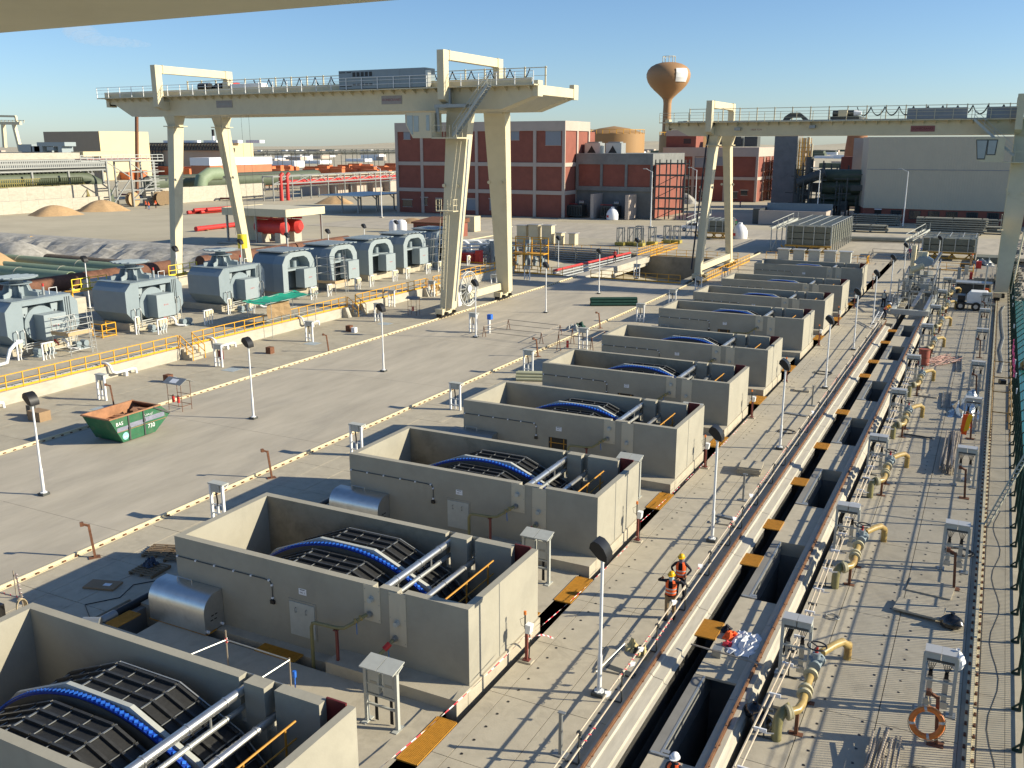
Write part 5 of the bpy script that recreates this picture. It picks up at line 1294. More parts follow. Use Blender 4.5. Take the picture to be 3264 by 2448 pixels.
# grey tower with yellow cage and pipe forest
YT = 232.0; x0, x1 = OY(2462, 560, YT).x, OY(2535, 560, YT).x
t = thing('concrete_tower', 'tall slim grey concrete tower with yellow ladders on its right', 'tower', (x0+3, YT, 0)); MB().box(x0, x1, YT, YT+7, 0, OY(2500, 418, YT).z).build('shaft', CEMR, t)
b = MB()
for i in range(16): z = 1+i*1.08; b.bar((x1+.3, YT+1, z), (x1+2.6, YT+1, z), .12); b.bar((x1+.3, YT+4, z), (x1+2.6, YT+4, z), .12)
for dx in (.3, .9, 1.7, 2.6):
    for yy in (1, 4): b.bar((x1+dx, YT+yy, 0), (x1+dx, YT+yy, 18.4), .14)
b.build('ladder_cage', YEL, t)
t = thing('process_plant', 'dark tangle of process columns, ducts and pipes between the grey tower and the beige hall', 'process plant', (x1+10, YT, 0))
b = MB(); bz = lambda v: OY(2600, v, YT).z
for (u0, u1, z0, z1) in ((2545, 2560, 0, 18.4), (2562, 2572, 0, 18.6), (2575, 2582, 0, 17)): a, c = OY(u0, 500, YT), OY(u1, 500, YT); b.cyl(((a.x+c.x)/2, YT+3, z0), ((a.x+c.x)/2, YT+3, z1), (c.x-a.x)/2, 12)
b.build('column', CREAM, t, True); b = MB()
random.seed(11)
X0, X1 = x1+2, OY(2752, 600, YD).x
for v, r_ in ((560, 1.5), (598, 1.5), (628, .9), (648, .6)): z = OY(2650, v, YT-8).z; b.cyl((X0+6, YT-8, z), (X1+3, YT-8, z), r_, 12)
b.build('duct', DGP, t, True); b = MB()
for i in range(46):
    x = X0+random.random()*(X1-X0); y = YT-14+random.random()*14; z1_ = 4+random.random()*9; b.bar((x, y, 0), (x, y, z1_), .3)
    z = 1+random.random()*10; b.bar((x-2, y, z), (x+4*random.random(), y, z), .22)
for i in range(14):
    x = X0+random.random()*(X1-X0-2); y = YT-14+random.random()*10; z = random.random()*7; b.box(x, x+1.5+random.random()*2, y, y+2, z, z+1+random.random()*1.6)
b.build('pipework_frame', DSTL, t); b = MB()
for i in range(10): x = X0+1+i*.9; b.cyl((x, YT-16, 1.5), (x, YT-16, 3.4), .45, 8)
b.cyl((X0+1, YT-12, 8), (X0+7, YT-12, 10.5), 1.2, 10); b.cyl((X0+3, YT-10, 10), (X0+3, YT-10, 14), .9, 10); b.build('vessels', DSTL, t, True)
a = OY(2395, 700, 196).x; c = OY(2632, 700, 196).x
t = thing('open_basin', 'beige walled basin with blue rim at the foot of the grey tower', 'basin', (a, 196, 0)); MB().box(a+1.5, c, 196, 196.4, 0, 3.0).build('wall', BRICKF, t); MB().box(a, a+1.5, 197, 206, 0, 3.2).build('side_wall', DSTL, t); MB().box(a+1.5, c, 204, 204.4, 0, 4.2).build('wall', PUMPM, t); MB().box(c-.3, c, 196.4, 204, 0, 3.0).build('side_wall', BRICKF, t); MB().box(a+1.6, c-.4, 196.4, 204, .0, 1.6).build('fill', BLK, t)
# tall street lamps
lamp_lab = ['tall white street lamp in front of the grey canopy frames', 'tall white street lamp rising behind the big gantry right leg', 'tall white street lamp before the scaffold tower of the brick annex', 'tall street lamp with long arm left of the second gantry legs', 'tall street lamp before the far brick building, right of the second gantry legs', 'tall white street lamp between the grey tower and beige hall', 'tall white street lamp in front of the beige hall']
proto = thing('street_lamp', lamp_lab[0], 'street lamp', (0,0,0), 'tall street lamps'); b = MB(); b.cyl((0,0,0), (0,0,11.4), .14, 8, .07); b.build('pole', WHITE, proto, True); b = MB(); b.bar((0,0,11.3), (-1.3,0,11.9), .08); b.build('arm', WHITE, proto); b = MB(); b.box(-2.0, -1.2, -.15, .15, 11.85, 12.0); b.build('lamp_head', GALV, proto); MB().box(-.4, .4, -.4, .4, 0, .15).build('footing', CURB, proto)
for i, (x, y) in enumerate(((825, 470), (1102, 490), (1405, 490), (1500, 480), (1590, 435), (1763, 482), (1950, 490))):
    p = G(x*DD, y*DD); 
    if i == 0: proto.location = (p.x, p.y, 0)
    else: dup(proto, (p.x, p.y, 0), lamp_lab[i])
# left background: concrete wall, halls, racks
def wseg(x, y0, y1, h, lb, th=1.2, m=CURB):
    t = thing('concrete_wall', lb, 'wall', (x, (y0+y1)/2, 0), 'long pale concrete walls'); n_ = max(1, int((y1-y0)/5)); 
    for i in range(n_): MB().box(x-th, x, y0+(y1-y0)*i/n_+.015, y0+(y1-y0)*(i+1)/n_-.015, 0, h*(1 if i%3 else .985)).build('wall_panel', m, t)
wseg(-207, 100, 170.5, 3.2, 'long pale concrete wall at the left edge behind the two sand piles'); wseg(-214, 96, 178, 6.2, 'higher pale concrete wall at the left edge, set back behind the excavator')
wseg(-205, 183.5, 233, 4.6, 'long pale concrete wall seen between and right of the big gantry left legs')
mound((-197, 147, -.1), 7, 6, 2.4, SOIL, 'sand_pile', 'left brown sand pile in front of the pale wall', 5); mound((-199.5, 163.5, -.1), 7.5, 6, 2.8, SOIL, 'sand_pile', 'right brown sand pile beside the foot of the long stairs', 6)
mound((-163, 216, -.1), 6, 5, 2.2, SOIL, 'sand_pile', 'orange sand pile below the red pipe rack', 8); mound((-103, 166, -.1), 4.5, 3, 1.1, SOIL, 'sand_pile', 'low brown sand pile right of the street lamp near the water tanks', 9); 
p = G(1985, 565*1.0+75); mound((OY(2182, 636, 262).x, 262, -.1), 4.5, 3.5, 3.0, GRAV, 'gravel_pile', 'grey gravel pile at the door of the far brick building', 10)
def hall(u_l, u_c, u_r, v_top, v_base, m1, m2, lb, cap=None):  # m1 shaded front, m2 sunlit side: light put into the two colours
    c = G(u_c, v_base); h = OY(u_c, v_top, c.y).z; xl = OY(u_l, v_top, c.y).x; yr = OX(u_r, v_top+3, c.x).y
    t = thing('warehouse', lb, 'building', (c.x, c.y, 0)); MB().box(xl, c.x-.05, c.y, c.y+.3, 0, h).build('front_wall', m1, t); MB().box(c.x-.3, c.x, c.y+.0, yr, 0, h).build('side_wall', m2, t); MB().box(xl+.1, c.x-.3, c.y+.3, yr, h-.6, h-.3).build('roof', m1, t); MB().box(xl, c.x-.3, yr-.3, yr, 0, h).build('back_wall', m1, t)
    return t, c, h, xl, yr
WSH = mat('shaded_cladding', (.30, .25, .19), .8, n=.03, s=.3)  # darker copy of the cladding, the front wall's shade put into its colour
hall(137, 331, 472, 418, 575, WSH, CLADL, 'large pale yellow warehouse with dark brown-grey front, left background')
t, c, h, xl, yr = hall(458, 745, 806, 456, 560, CLADR, CLADL, 'long beige warehouse with open steel truss corner behind the gantry left legs')
b = MB(); 
for i in range(30):
    x = xl-1+(c.x-xl)*i/30; b.bar((x, c.y-1, h-4), (x, c.y-1, h), .5); b.bar((x, c.y-1, h-3.5), (x+(c.x-xl)/30, c.y-1, h-.5), .35)
b.bar((xl, c.y-1, h), (c.x, c.y-1, h), .6); b.bar((xl, c.y-1, h-3.8), (c.x, c.y-1, h-3.8), .6)
for j in range(5): b.bar((xl-.5, c.y-1.2, h-4-j*2.2), (xl+16, c.y-1.2, h-4-j*2.2), .5)
for i in range(7): b.bar((xl+i*2.6, c.y-1.2, h-14), (xl+i*2.6, c.y-1.2, h-3), .5)
b.build('roof_truss', DSTL, t); b = MB()
for i in range(5): b.box(xl+14+i*16, xl+24+i*16, c.y+2, c.y+6, h+.0, h+1.6)
b.build('roof_vents', WHTH, t)
k = OY(655, 430, c.y); b = MB(); b.cyl((k.x, c.y+6, h-.5), (k.x, c.y+6, h+4), .9, 10); bs_ = b.build('stack_base', WHITE, t, True); b = MB(); b.cyl((k.x, c.y+6, h+4), (k.x, c.y+6, OY(655, 412, c.y).z), .8, 10); b.build('black_stack', BLK, t, True)
# left pipe rack
XR = -226.0
def rz(v, u=150): return OX(u, v, XR).z
def ry(u, v=560): return OX(u, v, XR).y
t = thing('pipe_rack', 'long dark pipe rack with trusses and a big green pipe, left background', 'pipe rack', (XR, 160, 0))
y0r, y1r = ry(-60), ry(330)
b = MB(); b.box(XR-3, XR+1, y0r, ry(255), rz(508), rz(487)); b.build('duct_casing', CURB, t)
b = MB(); b.box(XR-3, XR+2, ry(258), ry(400), rz(500), rz(484)); b.build('tank_casing', CLADL, t)
b = MB(); n_ = 60
for i in range(n_):
    y = y0r+(y1r-y0r)*i/n_; y2 = y0r+(y1r-y0r)*(i+1)/n_; b.bar((XR+2, y, rz(534)), (XR+2, y, rz(511)), .28); b.bar((XR+2, y, rz(534)), (XR+2, y2, rz(511)), .2)
for v in (511, 522, 534, 545): b.bar((XR+2, y0r, rz(v)), (XR+2, y1r, rz(v)), .4)
for i in range(0, n_, 2): y = y0r+(y1r-y0r)*i/n_; b.bar((XR+2, y, rz(545)), (XR+.5, y+1.6, rz(553)), .5)
b.build('truss', GREYM, t)
b = MB(); b.box(XR-4, XR+1.5, y0r, y1r, rz(546), rz(536)); b.build('cable_tray', DSTL, t)
r_ = (rz(548)-rz(590))/2; b = MB(); ye = ry(268, 580)
b.tube([(XR, y0r, rz(570)), (XR, ye-2, rz(570)), (XR+.3, ye+1.0, rz(575)), (XR+.8, ye+4, rz(594)), (XR+1.2, ye+6.5, rz(625)), (XR+1.2, ye+7.0, 0)], r_, 16); b.build('big_green_pipe', DGP, t, True)
b = MB(); b.cyl((XR+3, y0r, rz(610)), (XR+3, ry(205), rz(608)), 1.9, 14); b.build('lower_pipe', DGP, t, True); b = MB(); b.cyl((XR+3, ry(205), rz(608)), (XR+3, ry(222), rz(607)), 2.0, 14, .7); b.build('pipe_end_cap', GPIPE, t, True)
b = MB(); y = y0r
while y < y1r+2: b.bar((XR+4.5, y, 0), (XR+4.5, y, rz(546)), .5); b.bar((XR-3, y, 0), (XR-3, y, rz(546)), .5); b.bar((XR+4.5, y, 0), (XR+4.5, y+5, rz(590)), .35); y += 11.5
b.build('rack_column', GREYM, t)
b = MB(); zt = rz(588); b.box(XR+5, XR+6.5, y0r, ry(212), zt-.1, zt)
for i in range(40):
    y = y0r+(ry(212)-y0r)*i/40; b.bar((XR+6.5, y, zt), (XR+6.5, y, zt+1.9), .14)
for q in (.9, 1.9): b.bar((XR+6.5, y0r, zt+q), (XR+6.5, ry(212), zt+q), .14)
b.bar((XR+6.5, ry(212), zt), (XR+18, 167.5, .1), .3, .5); b.bar((XR+6.5, ry(212), zt+1.8), (XR+18, 167.5, 1.6), .14)
for i in range(9): q = i/8; b.bar((XR+6.5+11.5*q, ry(212)+(167.5-ry(212))*q, zt*(1-q)), (XR+6.5+11.5*q, ry(212)+(167.5-ry(212))*q, zt*(1-q)+1.8), .14)
b.build('yellow_walkway', mat('dull_yellow_paint', (.30, .25, .07), .6, n=.1, s=2), t)
# scaffold cluster at rack end
ts = thing('scaffold_tower', 'grey scaffold tower with ladders at the end of the dark pipe rack', 'scaffold', (-205, 178, 0)); b = MB()
for x, yy in ((-204, 170.0), (-208, 176), (-204, 178), (-204, 186), (-209, 186), (-208, 190)): b.bar((x, yy, 0), (x, yy, 13.2 if yy < 182 else 12.5), .42)
for z in (2, 4.5, 7, 9.5, 12.4):
    b.bar((-204, 178, z), (-204, 190, z), .25); b.bar((-208, 176, z), (-208, 190, z), .25)
for a, c in (((-204, 170, 0), (-204, 178, 8)), ((-204, 178, 2), (-204, 186, 7)), ((-204, 170, 12.5), (-204, 178, 8)), ((-204, 186, 7), (-204, 178, 12))): b.bar(a, c, .25)
b.bar((-204, 168, 12.8), (-204, 178.5, 12.8), .4); b.build('frame', GREYM, ts); b = MB()
for i in range(14): b.bar((-203.7, 184.0, .6+i*.85), (-203.7, 187.5, .6+i*.85), .14)
for z in (12.6, 13.4, 14.2): b.bar((-204, 162, z), (-204, 190, z), .16)
for i in range(15): b.bar((-204, 162+i*2, 12.6), (-204, 162+i*2, 14.2), .14)
b.build('railings', GALV, ts); b = MB(); b.box(-210, -205, 165, 186, 13.0, 13.25); b.build('deck_clutter', FADR, ts)
# thin red mobile crane boom
p = G(438, 640); b = MB(); top = OX(437, 363, p.x); b.bar((p.x, p.y, 1), (p.x+.3, OX(437, 400, p.x).y, OX(437, 363, p.x).z), .75, .75); tag(b.build('crane_boom', RUST), 'thin rusty brown crane boom standing upright below the gantry left end', 'crane boom')
# second, right-hand racks
def rack2(X, u0, u1, vt, vb, lb, pipes, colm, step=10, trz=None, base=0, grp=None, truss=True):
    ya, yb_ = OX(u0, vt, X).y, OX(u1, vt, X).y; zt = OX((u0+u1)/2, vt, X).z; zb = OX((u0+u1)/2, vb, X).z
    t = thing('pipe_rack', lb, 'pipe rack', (X, (ya+yb_)/2, 0)); b = MB(); y = ya
    while y <= yb_: 
        b.bar((X, y, base), (X, y, zt), .32); b.bar((X-4, y, base), (X-4, y, zt), .32); b.bar((X-4, y, zt), (X, y, zt), .3); 
        if truss: b.bar((X, y, zb), (X, min(y+step, yb_), zt), .22); b.bar((X, min(y+step/2, yb_), zt), (X, min(y+step, yb_), zb), .2)
        y += step
    b.bar((X, ya, zt), (X, yb_, zt), .4); b.bar((X, ya, zb), (X, yb_, zb), .4); b.bar((X-4, ya, zt), (X-4, yb_, zt), .4); b.build('frame', colm, t)
    for (v, r_, m, ua, ub) in pipes:
        z = OX((ua+ub)/2, v, X-2).z; b = MB(); b.cyl((X-2, OX(ua, v, X-2).y, z), (X-2, OX(ub, v, X-2).y, z), r_, 12); b.build('pipe', m, t, True)
    return t
rack2(-232, 460, 905, 560, 582, 'dark trussed rack with a fat dull green pipe behind the gantry left legs', [(574, 2.6, DGP, 470, 1010)], DSTL, 7)
t = thing('elbow_pipe', 'green pipe elbow turning down beside the gantry slanted left leg', 'pipe', (-225, 215, 0)); b = MB(); q = OX(660, 555, -224); b.tube([(-224, q.y+6, q.z), (-224, q.y+1, q.z), (-224, q.y-2.5, q.z-1.5), (-224, q.y-3.6, q.z-4.5), (-224, q.y-3.8, 0)], 2.2, 14); b.build('elbow', GPIPE, t, True)
q = G(625, 598); b = MB(); b.cyl((-218, q.y-4, 2.4), (-218, q.y+2, 2.4), 2.1, 16); b.build('open_barrel', DGP, t, True)
rack2(-186, 868, 1262, 555, 577, 'steel rack carrying a bright red pipe in front of pale wall, left of the tall brick building', [(574, .9, REDP, 905, 1262), (556, .5, CREAM, 990, 1262), (584, .35, GALV, 905, 1262)], GREYM, 9)
b = MB(); q = G(905, 640); 
for dx in (0, 3.0): b.tube([(-186, q.y+dx, 0), (-186, q.y+dx, 7.5), (-186, q.y+dx+1, 8.2)], .6, 10)
tag(b.build('red_riser', REDP, None, True), 'pair of red riser pipes at the left end of the red pipe rack', 'pipe')
rack2(-420, 806, 1262, 476, 494, 'long dark far pipe bridge along the skyline left of the tall brick building', [(486, 1.3, DSTL, 806, 1262)], DSTL, 14)
wseg(-208, 262, 320, 6.0, 'pale concrete wall behind the red pipe rack')
t = thing('canopy', 'grey steel canopy frame with flat sheet roof, left of the tall brick building', 'canopy', (-133, 190, 0)); b = MB()
for (x, y) in ((-131, 184), (-136, 184), (-131, 192), (-136, 192), (-131, 200), (-136, 200)): b.bar((x, y, 0), (x, y, 4.3), .3); b.bar((x, y, 3), (x-1.6, y, 4.3), .2)
b.build('frame', GREYM, t); MB().box(-142, -128, 182, 202, 4.3, 4.5).build('roof_sheet', GALV, t)
# far town and orange containers
random.seed(21); b = MB(); b2 = MB(); b3 = MB(); b4 = MB()
for i in range(420):
    a = R(-62+random.random()*64); d = 700+random.random()*2300; x, y = CX+d*math.sin(a), CY+d*math.cos(a)
    s_ = 4+random.random()*16; h_ = 2.5+random.random()*5; (b if random.random() < .45 else (b4 if random.random() < .6 else b3)).box(x, x+s_*2, y, y+s_, 0, h_)
for i in range(130):
    a = R(-52+random.random()*24); d = 520+random.random()*120; x, y = CX+d*math.sin(a), CY+d*math.cos(a); b2.box(x, x+9, y, y+3, 0, 3+random.random()*2.5)
tag(stuff(b.build('far_town', WHTH)), 'pale low buildings scattered along the desert horizon', 'town'); tag(stuff(b2.build('far_container_yard', mat('orange_container', (.55, .16, .06), .8, n=.3, s=.05))), 'row of orange containers far off left of the tall brick building', 'containers')
tag(stuff(b3.build('far_town', BRICKF)), 'sand coloured far buildings scattered along the horizon', 'town'); tag(stuff(b4.build('far_town', DGP)), 'dark green far sheds and tree clumps along the horizon', 'town')
b = MB()
for i in range(12): y = 250+i*7; b.box(-204+(i%3)*3, -196+(i%3)*3, y, y+6, 0, 4)
tag(b.build('site_cabins', BRICKF), 'white and pale site cabins behind the red pipe rack', 'cabins')
x, y = -265, 270; t = thing('brick_building', 'low orange brick building with white roof band beyond the red pipe rack', 'building', (x, y, 0)); b = MB(); b.box(x-10, x, y, y+36, 0, 9); b.build('wall', mat('orange_brick', (.42, .17, .09), .9, n=.1, s=.4), t); b = MB(); b.box(x-10.2, x+.2, y-.2, y+36.2, 9, 12); b.build('roof_band', WHTH, t)
# far left small gantry and plant
t = thing('small_gantry', 'small far cream gantry at the upper left edge', 'gantry crane', (-300, 200, 0)); Yg = 250
def q_(u, v): p = OY(u, v, Yg); return (p.x, Yg, p.z)
b = MB()
for a, c, w_ in (((-40, 392), (66, 393), 1.2), ((0, 370), (50, 371), .8), ((50, 371), (54, 392), .8), ((10, 394), (16, 470), 1.3), ((44, 394), (66, 482), 1.3)): b.bar(q_(*a), q_(*c), w_)
b.build('frame', CREAM, t); b = MB()
for i in range(9): b.bar(q_(-20+i*12, 392), q_(-20+i*12, 383), .2)
b.bar(q_(-30, 383), q_(78, 384), .2); b.build('railing', CREAM, t)
t = thing('white_plant_units', 'pale blue-white ventilation units on the roof at the upper left', 'ventilation plant', (-330, 230, 0)); b = MB(); Yg = 235
for (u0, u1, v0, v1) in ((60, 100, 460, 484), (100, 125, 466, 484), (118, 205, 453, 466), (110, 134, 466, 486), (150, 170, 468, 480), (186, 196, 466, 486)):
    a, c = OY(u0, v1, Yg), OY(u1, v0, Yg); b.box(a.x, c.x, Yg, Yg+5, a.z, c.z)
b.build('duct_casing', PUMPL, t); b = MB()
for (u0, u1, v0, v1) in ((70, 118, 470, 488), (134, 186, 468, 488)): a, c = OY(u0, v1, Yg+6), OY(u1, v0, Yg+6); b.box(a.x, c.x, Yg+6, Yg+8, a.z, c.z)
a, c = OY(-60, 500, Yg+1), OY(215, 487, Yg+1); b.box(a.x, c.x, Yg+1, Yg+12, 0, c.z); b.build('support_deck', CEMR, t)
# haze-free soft sun glints come from the renderer only
# ------------------------------------------------------------------ deck lamps
def lampmesh(t, h=4.58):
    MB().box(-.2, .2, -.2, .2, 0, .12).build('base_block', DSTL, t)
    b = MB(); b.cyl((0,0,.12), (0,0,.15), .17, 8)
    for a in range(4): ca, sa = math.cos(a*math.pi/2), math.sin(a*math.pi/2); b.bar((.05*ca,.05*sa,.15), (.15*ca,.15*sa,.15), .02, .02)
    b.cyl((0,0,.15), (0,0,1.35), .075, 10); b.cyl((0,0,1.35), (0,0,1.45), .075, 10, .055); b.cyl((0,0,1.45), (0,0,h), .055, 10, .05); b.cyl((0,0,h), (0,0,h+.04), .09, 10); b.build('pole', WHITE, t, True)
    b = MB(); b.bar((-.02,-.16,h+.1), (-.02,.16,h+.1), .04, .03); b.bar((0,0,h+.04), (0,0,h+.1), .04); b.build('bracket', WHITE, t)
    pr = []
    for i in range(7): a = R(-60+i*20); pr.append((.12+.30*math.cos(a), .30*math.sin(a)))
    # floodlight hood: curved black shell tilted down and to the left
    b = MB(); c = Vector((-.04, 0, h+.38)); n_ = 8; top = []; bot = []
    prof = [(-.34+.0, -.20), (-.30, -.02), (-.18, .14), (0, .22), (.18, .2), (.30, .08), (.30, -.10), (.0, -.24)]
    o = [(c.x+p[0]*.9, -.24, c.z+p[1]*1.1-p[0]*.75) for p in prof]+[(c.x+p[0]*.9, .24, c.z+p[1]*1.1-p[0]*.75) for p in prof]
    b.add(o, [tuple(range(n_)), tuple(range(2*n_-1, n_-1, -1))]+[(i, (i+1)%n_, n_+(i+1)%n_, n_+i) for i in range(n_)])
    b.build('lamp_head', BLK, t, True)
lamps = []
proto = thing('deck_lamp', 'white lamp post with black floodlight beside the scaffold barrier, just left of the two workers', 'lamp post', (0,0,0), 'white deck lamp posts'); lampmesh(proto)
RL = [(3.55,12.5),(3.52,25.7),(3.5,40.0),(3.5,55.4),(3.48,69.8),(3.48,83.0),(3.53,97.6),(3.63,111.5),(6.74,123.4)]
rl_lab = [None]+['white lamp post along the scaffold barrier, %s from the camera' % ORD[i] for i in range(1, 8)]+['white lamp post standing before the yellow railing and the right screen rack']
for i, (x, y) in enumerate(RL):
    if i == 0: proto.location = (x, y, 0)
    else: dup(proto, (x, y, 0), rl_lab[i])
LL = [(-27.46,16.18),(-27.43,31.1),(-27.4,45.4),(-27.5,60.0),(-27.3,74.4),(-27.2,88.7),(-27.6,102.6)]
for i, (x, y) in enumerate(LL): dup(proto, (x, y, 0), 'white lamp post on the wide concrete road, %s from the camera' % ORD[i] if i < 6 else 'white lamp post at the brink of the sunken basin')
dup(proto, (-42.2, 110.4, -1.0), 'white lamp post on the floor of the sunken basin before the pipe fence')
for i, (u, v) in enumerate(((268,814),(558,782),(766,760),(915,740),(1045,728),(1160,712),(1263,700))):
    p = OX(u, v, -66); dup(proto, (-66, p.y, p.z-5.3), 'white lamp post behind the blue-grey pumps, %s from the left' % ORD[i])
# ------------------------------------------------------------------ scaffold barrier with tape along the walkway
def spiral_tape(t, a, b_, turns, r=.05, w_=.045, n_per=8, name='tape'):
    a, b_ = Vector(a), Vector(b_); L_ = (b_-a).length; n_ = int(turns*n_per); d = (b_-a).normalized(); x = d.cross(Vector((0,0,1)));
    x = x.normalized() if x.length > .01 else Vector((1,0,0)); y = d.cross(x)
    for k, m in ((0, TREAD), (1, TAPER)):
        mb = MB()
        for i in range(n_):
            if (i//2)%2 != k: continue
            P = []
            for q in (i, i+1):
                an = q*2*math.pi/n_per; c = a+(b_-a)*q/n_+x*math.cos(an)*r+y*math.sin(an)*r; P += [c-d*w_/2, c+d*w_/2]
            mb.quad(P[0], P[2], P[3], P[1])
        if mb.v: mb.build(name, m, t)
def sag_tape(name, label, a, b_, sag, w_=.06, seg=.22, grp='red and white barrier tapes', tw=.3):
    a, b_ = Vector(a), Vector(b_); t = thing(name, label, 'barrier tape', tuple(a), grp); L_ = (b_-a).length; n_ = max(4, int(L_/seg)); mb = [MB(), MB()]
    pts = [a+(b_-a)*i/n_-Vector((0,0,sag*4*(i/n_)*(1-i/n_))) for i in range(n_+1)]
    for i in range(n_):
        an0, an1 = math.sin(i*tw*2.1)*1.2, math.sin((i+1)*tw*2.1)*1.2
        def off(an): return Vector((math.sin(an)*w_/2, .0, math.cos(an)*w_/2))
        mb[i%2].quad(pts[i]-off(an0), pts[i+1]-off(an1), pts[i+1]+off(an1), pts[i]+off(an0))
    mb[0].build('white_stripes', TREAD, t); mb[1].build('red_stripes', TAPER, t); return t
BY = [5.2, 9.0, 12.35, 15.7, 19.0, 22.25, 25.5, 27.6, 30.75, 34.1, 37.2, 41.0, 43.9, 47.3, 50.7, 54.5, 59.1, 62.6, 66.0, 70.2, 74.4, 78.6, 82.0]
BARR = thing('scaffold_barrier', 'scaffold tube barrier wrapped with red and white tape along the left kerb rail', 'barrier', (4.35, 5, 0))
RAILW = mat('pale_scaffold_tube', (.50, .43, .33), .55, .2, n=.12, s=4, stain=(.35, .24, .15), sa=.5, ss=2)
for k in range(0, len(BY)-1, 2):
    a, c = BY[k], BY[min(k+2, len(BY)-1)]
    b = MB(); dz = .02*math.sin(k); b.cyl((4.35, a-.35, 1.02+dz), (4.33, c+.3, 1.05), .028, 6); b.build('tube', RAILW, BARR)
    b = MB(); b.cyl((4.41, a-.3, .62), (4.38, c+.35, .60+dz), .028, 6); b.build('tube', RAILW, BARR)
pm_ = MB(); pm_.cyl((0,0,0), (0,0,1.12), .026, 6); pm_.bar((-.42,0,.03), (.42,0,.03), .05, .03); pm_.box(-.07, .07, -.05, .05, .97, 1.07); pm_.box(-.05, .07, -.05, .05, .56, .64); pmesh = pm_.mesh('post', DSTL)
for y in BY: o = bpy.data.objects.new('post', pmesh); col.objects.link(o); o.parent = BARR; o.location = (0, y-5, 0)
random.seed(5)
for i, (a, c) in enumerate(((9.0, 10.2), (12.0, 13.6), (14.2, 14.9), (15.2, 17.2), (20.3, 20.7), (24.8, 27.2), (28.2, 28.9), (30.2, 33.0), (36, 38.5), (42, 45), (48.5, 50.2), (52, 56), (60, 64))):
    z = 1.03 if i % 3 else .61; x = 4.34 if i%3 else 4.4
    spiral_tape(BARR, (x, a, z), (x, c, z), (c-a)*3.2, .055)
b = MB()
for (y, z) in ((11.1, 1.05), (14.0, 1.0), (17.5, 1.05), (20.8, 1.05), (26.0, 1.08), (13.2, .9), (29.1, 1.08), (45, 1.0)):
    for q in range(5): b.quad((4.3+.05*random.random(), y-.08, z-.1*random.random()), (4.42, y+.08*random.random(), z-.06), (4.45, y+.1, z+.06), (4.28, y-.02, z+.1))
b.build('cloth_knot', WHTH, BARR)
# pale double tube rail right of the second kerb
t = thing('tube_rail', 'pale double scaffold tube rail tied with white cloth, between valve pipes and second kerb', 'barrier', (8.6, 8, 0))
for (a, c, x0_, x1_) in ((8.0, 16.8, 8.45, 8.68), (16.5, 23.8, 8.7, 8.6), (23.9, 33, 8.72, 8.66), (32.6, 41, 8.66, 8.7), (41, 52, 8.68, 8.72), (52, 66, 8.7, 8.6)):
    for dx in (0, .16):
        b = MB(); b.cyl((x0_+dx, a, .95), (x1_+dx, c, .98+dx*.2), .03, 6); b.build('tube', RAILW, t)
b = MB(); y = 9.0
while y < 64: b.cyl((8.66, y, 0), (8.66, y, 1.0), .025, 6); b.bar((8.4, y, .03), (8.95, y, .03), .04); b.box(8.58, 8.88, y-.04, y+.04, .92, 1.0); y += 3.6
b.build('supports', DSTL, t)
b = MB(); y = 9.6
while y < 60:
    b.box(8.58, 8.92, y, y+.05, .9, 1.02); b.quad((8.9, y, .95), (9.12, y+.1, .93), (9.1, y+.14, .86), (8.9, y+.05, .85)); y += 1.9
b.build('cloth_tie', WHTH, t)
# ------------------------------------------------------------------ valve pipelines
VP = [(490, 1378, .55), (500, 1350, .78), (545, 1350, .8), (600, 1335, .8), (625, 1300, .82), (640, 1235, .85), (668, 1150, .9), (700, 1075, .95), (735, 1015, .98), (800, 975, .98), (850, 955, .95), (878, 975, .78), (880, 1010, .5)]
VPW = [G(2200+u*.5714, 1500+v*.5714, z) for u, v, z in VP]
v_lab = ['yellow valve pipe nearest the camera, black bags at its foot', 'yellow valve pipe with black handwheel, second from the camera', 'yellow valve pipe with black handwheel, third from the camera', 'yellow valve pipe with black handwheel, fourth from the camera', 'yellow valve pipe with black handwheel, fifth from the camera', 'yellow valve pipe sixth from the camera, behind the red drum', 'yellow valve pipe seventh from the camera', 'yellow valve pipe eighth from the camera', 'farthest yellow valve pipe, near the white generator trailer']
vt = thing('valve_pipe', v_lab[0], 'valve pipe', (0,0,0), 'yellow valve pipes on the right deck'); Y0 = 12.7
P0 = [Vector((9.0, Y0, -.02)), Vector((9.0, Y0, .35))]+VPW[1:2]
W = VPW
def sh(l): return [(p[0], p[1]-Y0, p[2]) for p in l]
base = (9.0, Y0)
b = MB(); b.tube(sh([(9.0, Y0, -.02), (9.0, Y0, .45), (9.02, Y0+.08, .66), (9.08, Y0+.25, .78), (9.18, Y0+.5, .82), W[2]]), .15, 12); b.build('olive_riser', GRPG, vt, True, world=False)
b = MB(); b.tube(sh([W[2], W[3], W[4], W[5], W[6]]), .125, 12); b.build('yellow_run', GRP, vt, True, world=False)
b = MB(); b.tube(sh([W[8], W[9], W[10], W[11], (10.2, 18.25, .55), (10.2, 18.25, -.02)]), .13, 12); b.build('yellow_drop', GRP, vt, True, world=False)
b = MB()
for i, dq in ((2, 0), (5, -.15), (5, .1), (6, .1)):
    d = (W[i+1]-W[i-1]).normalized(); c = W[i]+d*dq; a_ = sh([c-d*.035, c+d*.035]); b.cyl(a_[0], a_[1], .225, 16)
    a_ = sh([c+d*.06, c+d*.11]); b.cyl(a_[0], a_[1], .20, 16)
b.build('flange', mat('pale_flange_ring', (.46, .42, .27), .5, n=.1, s=4), vt, True, world=False)
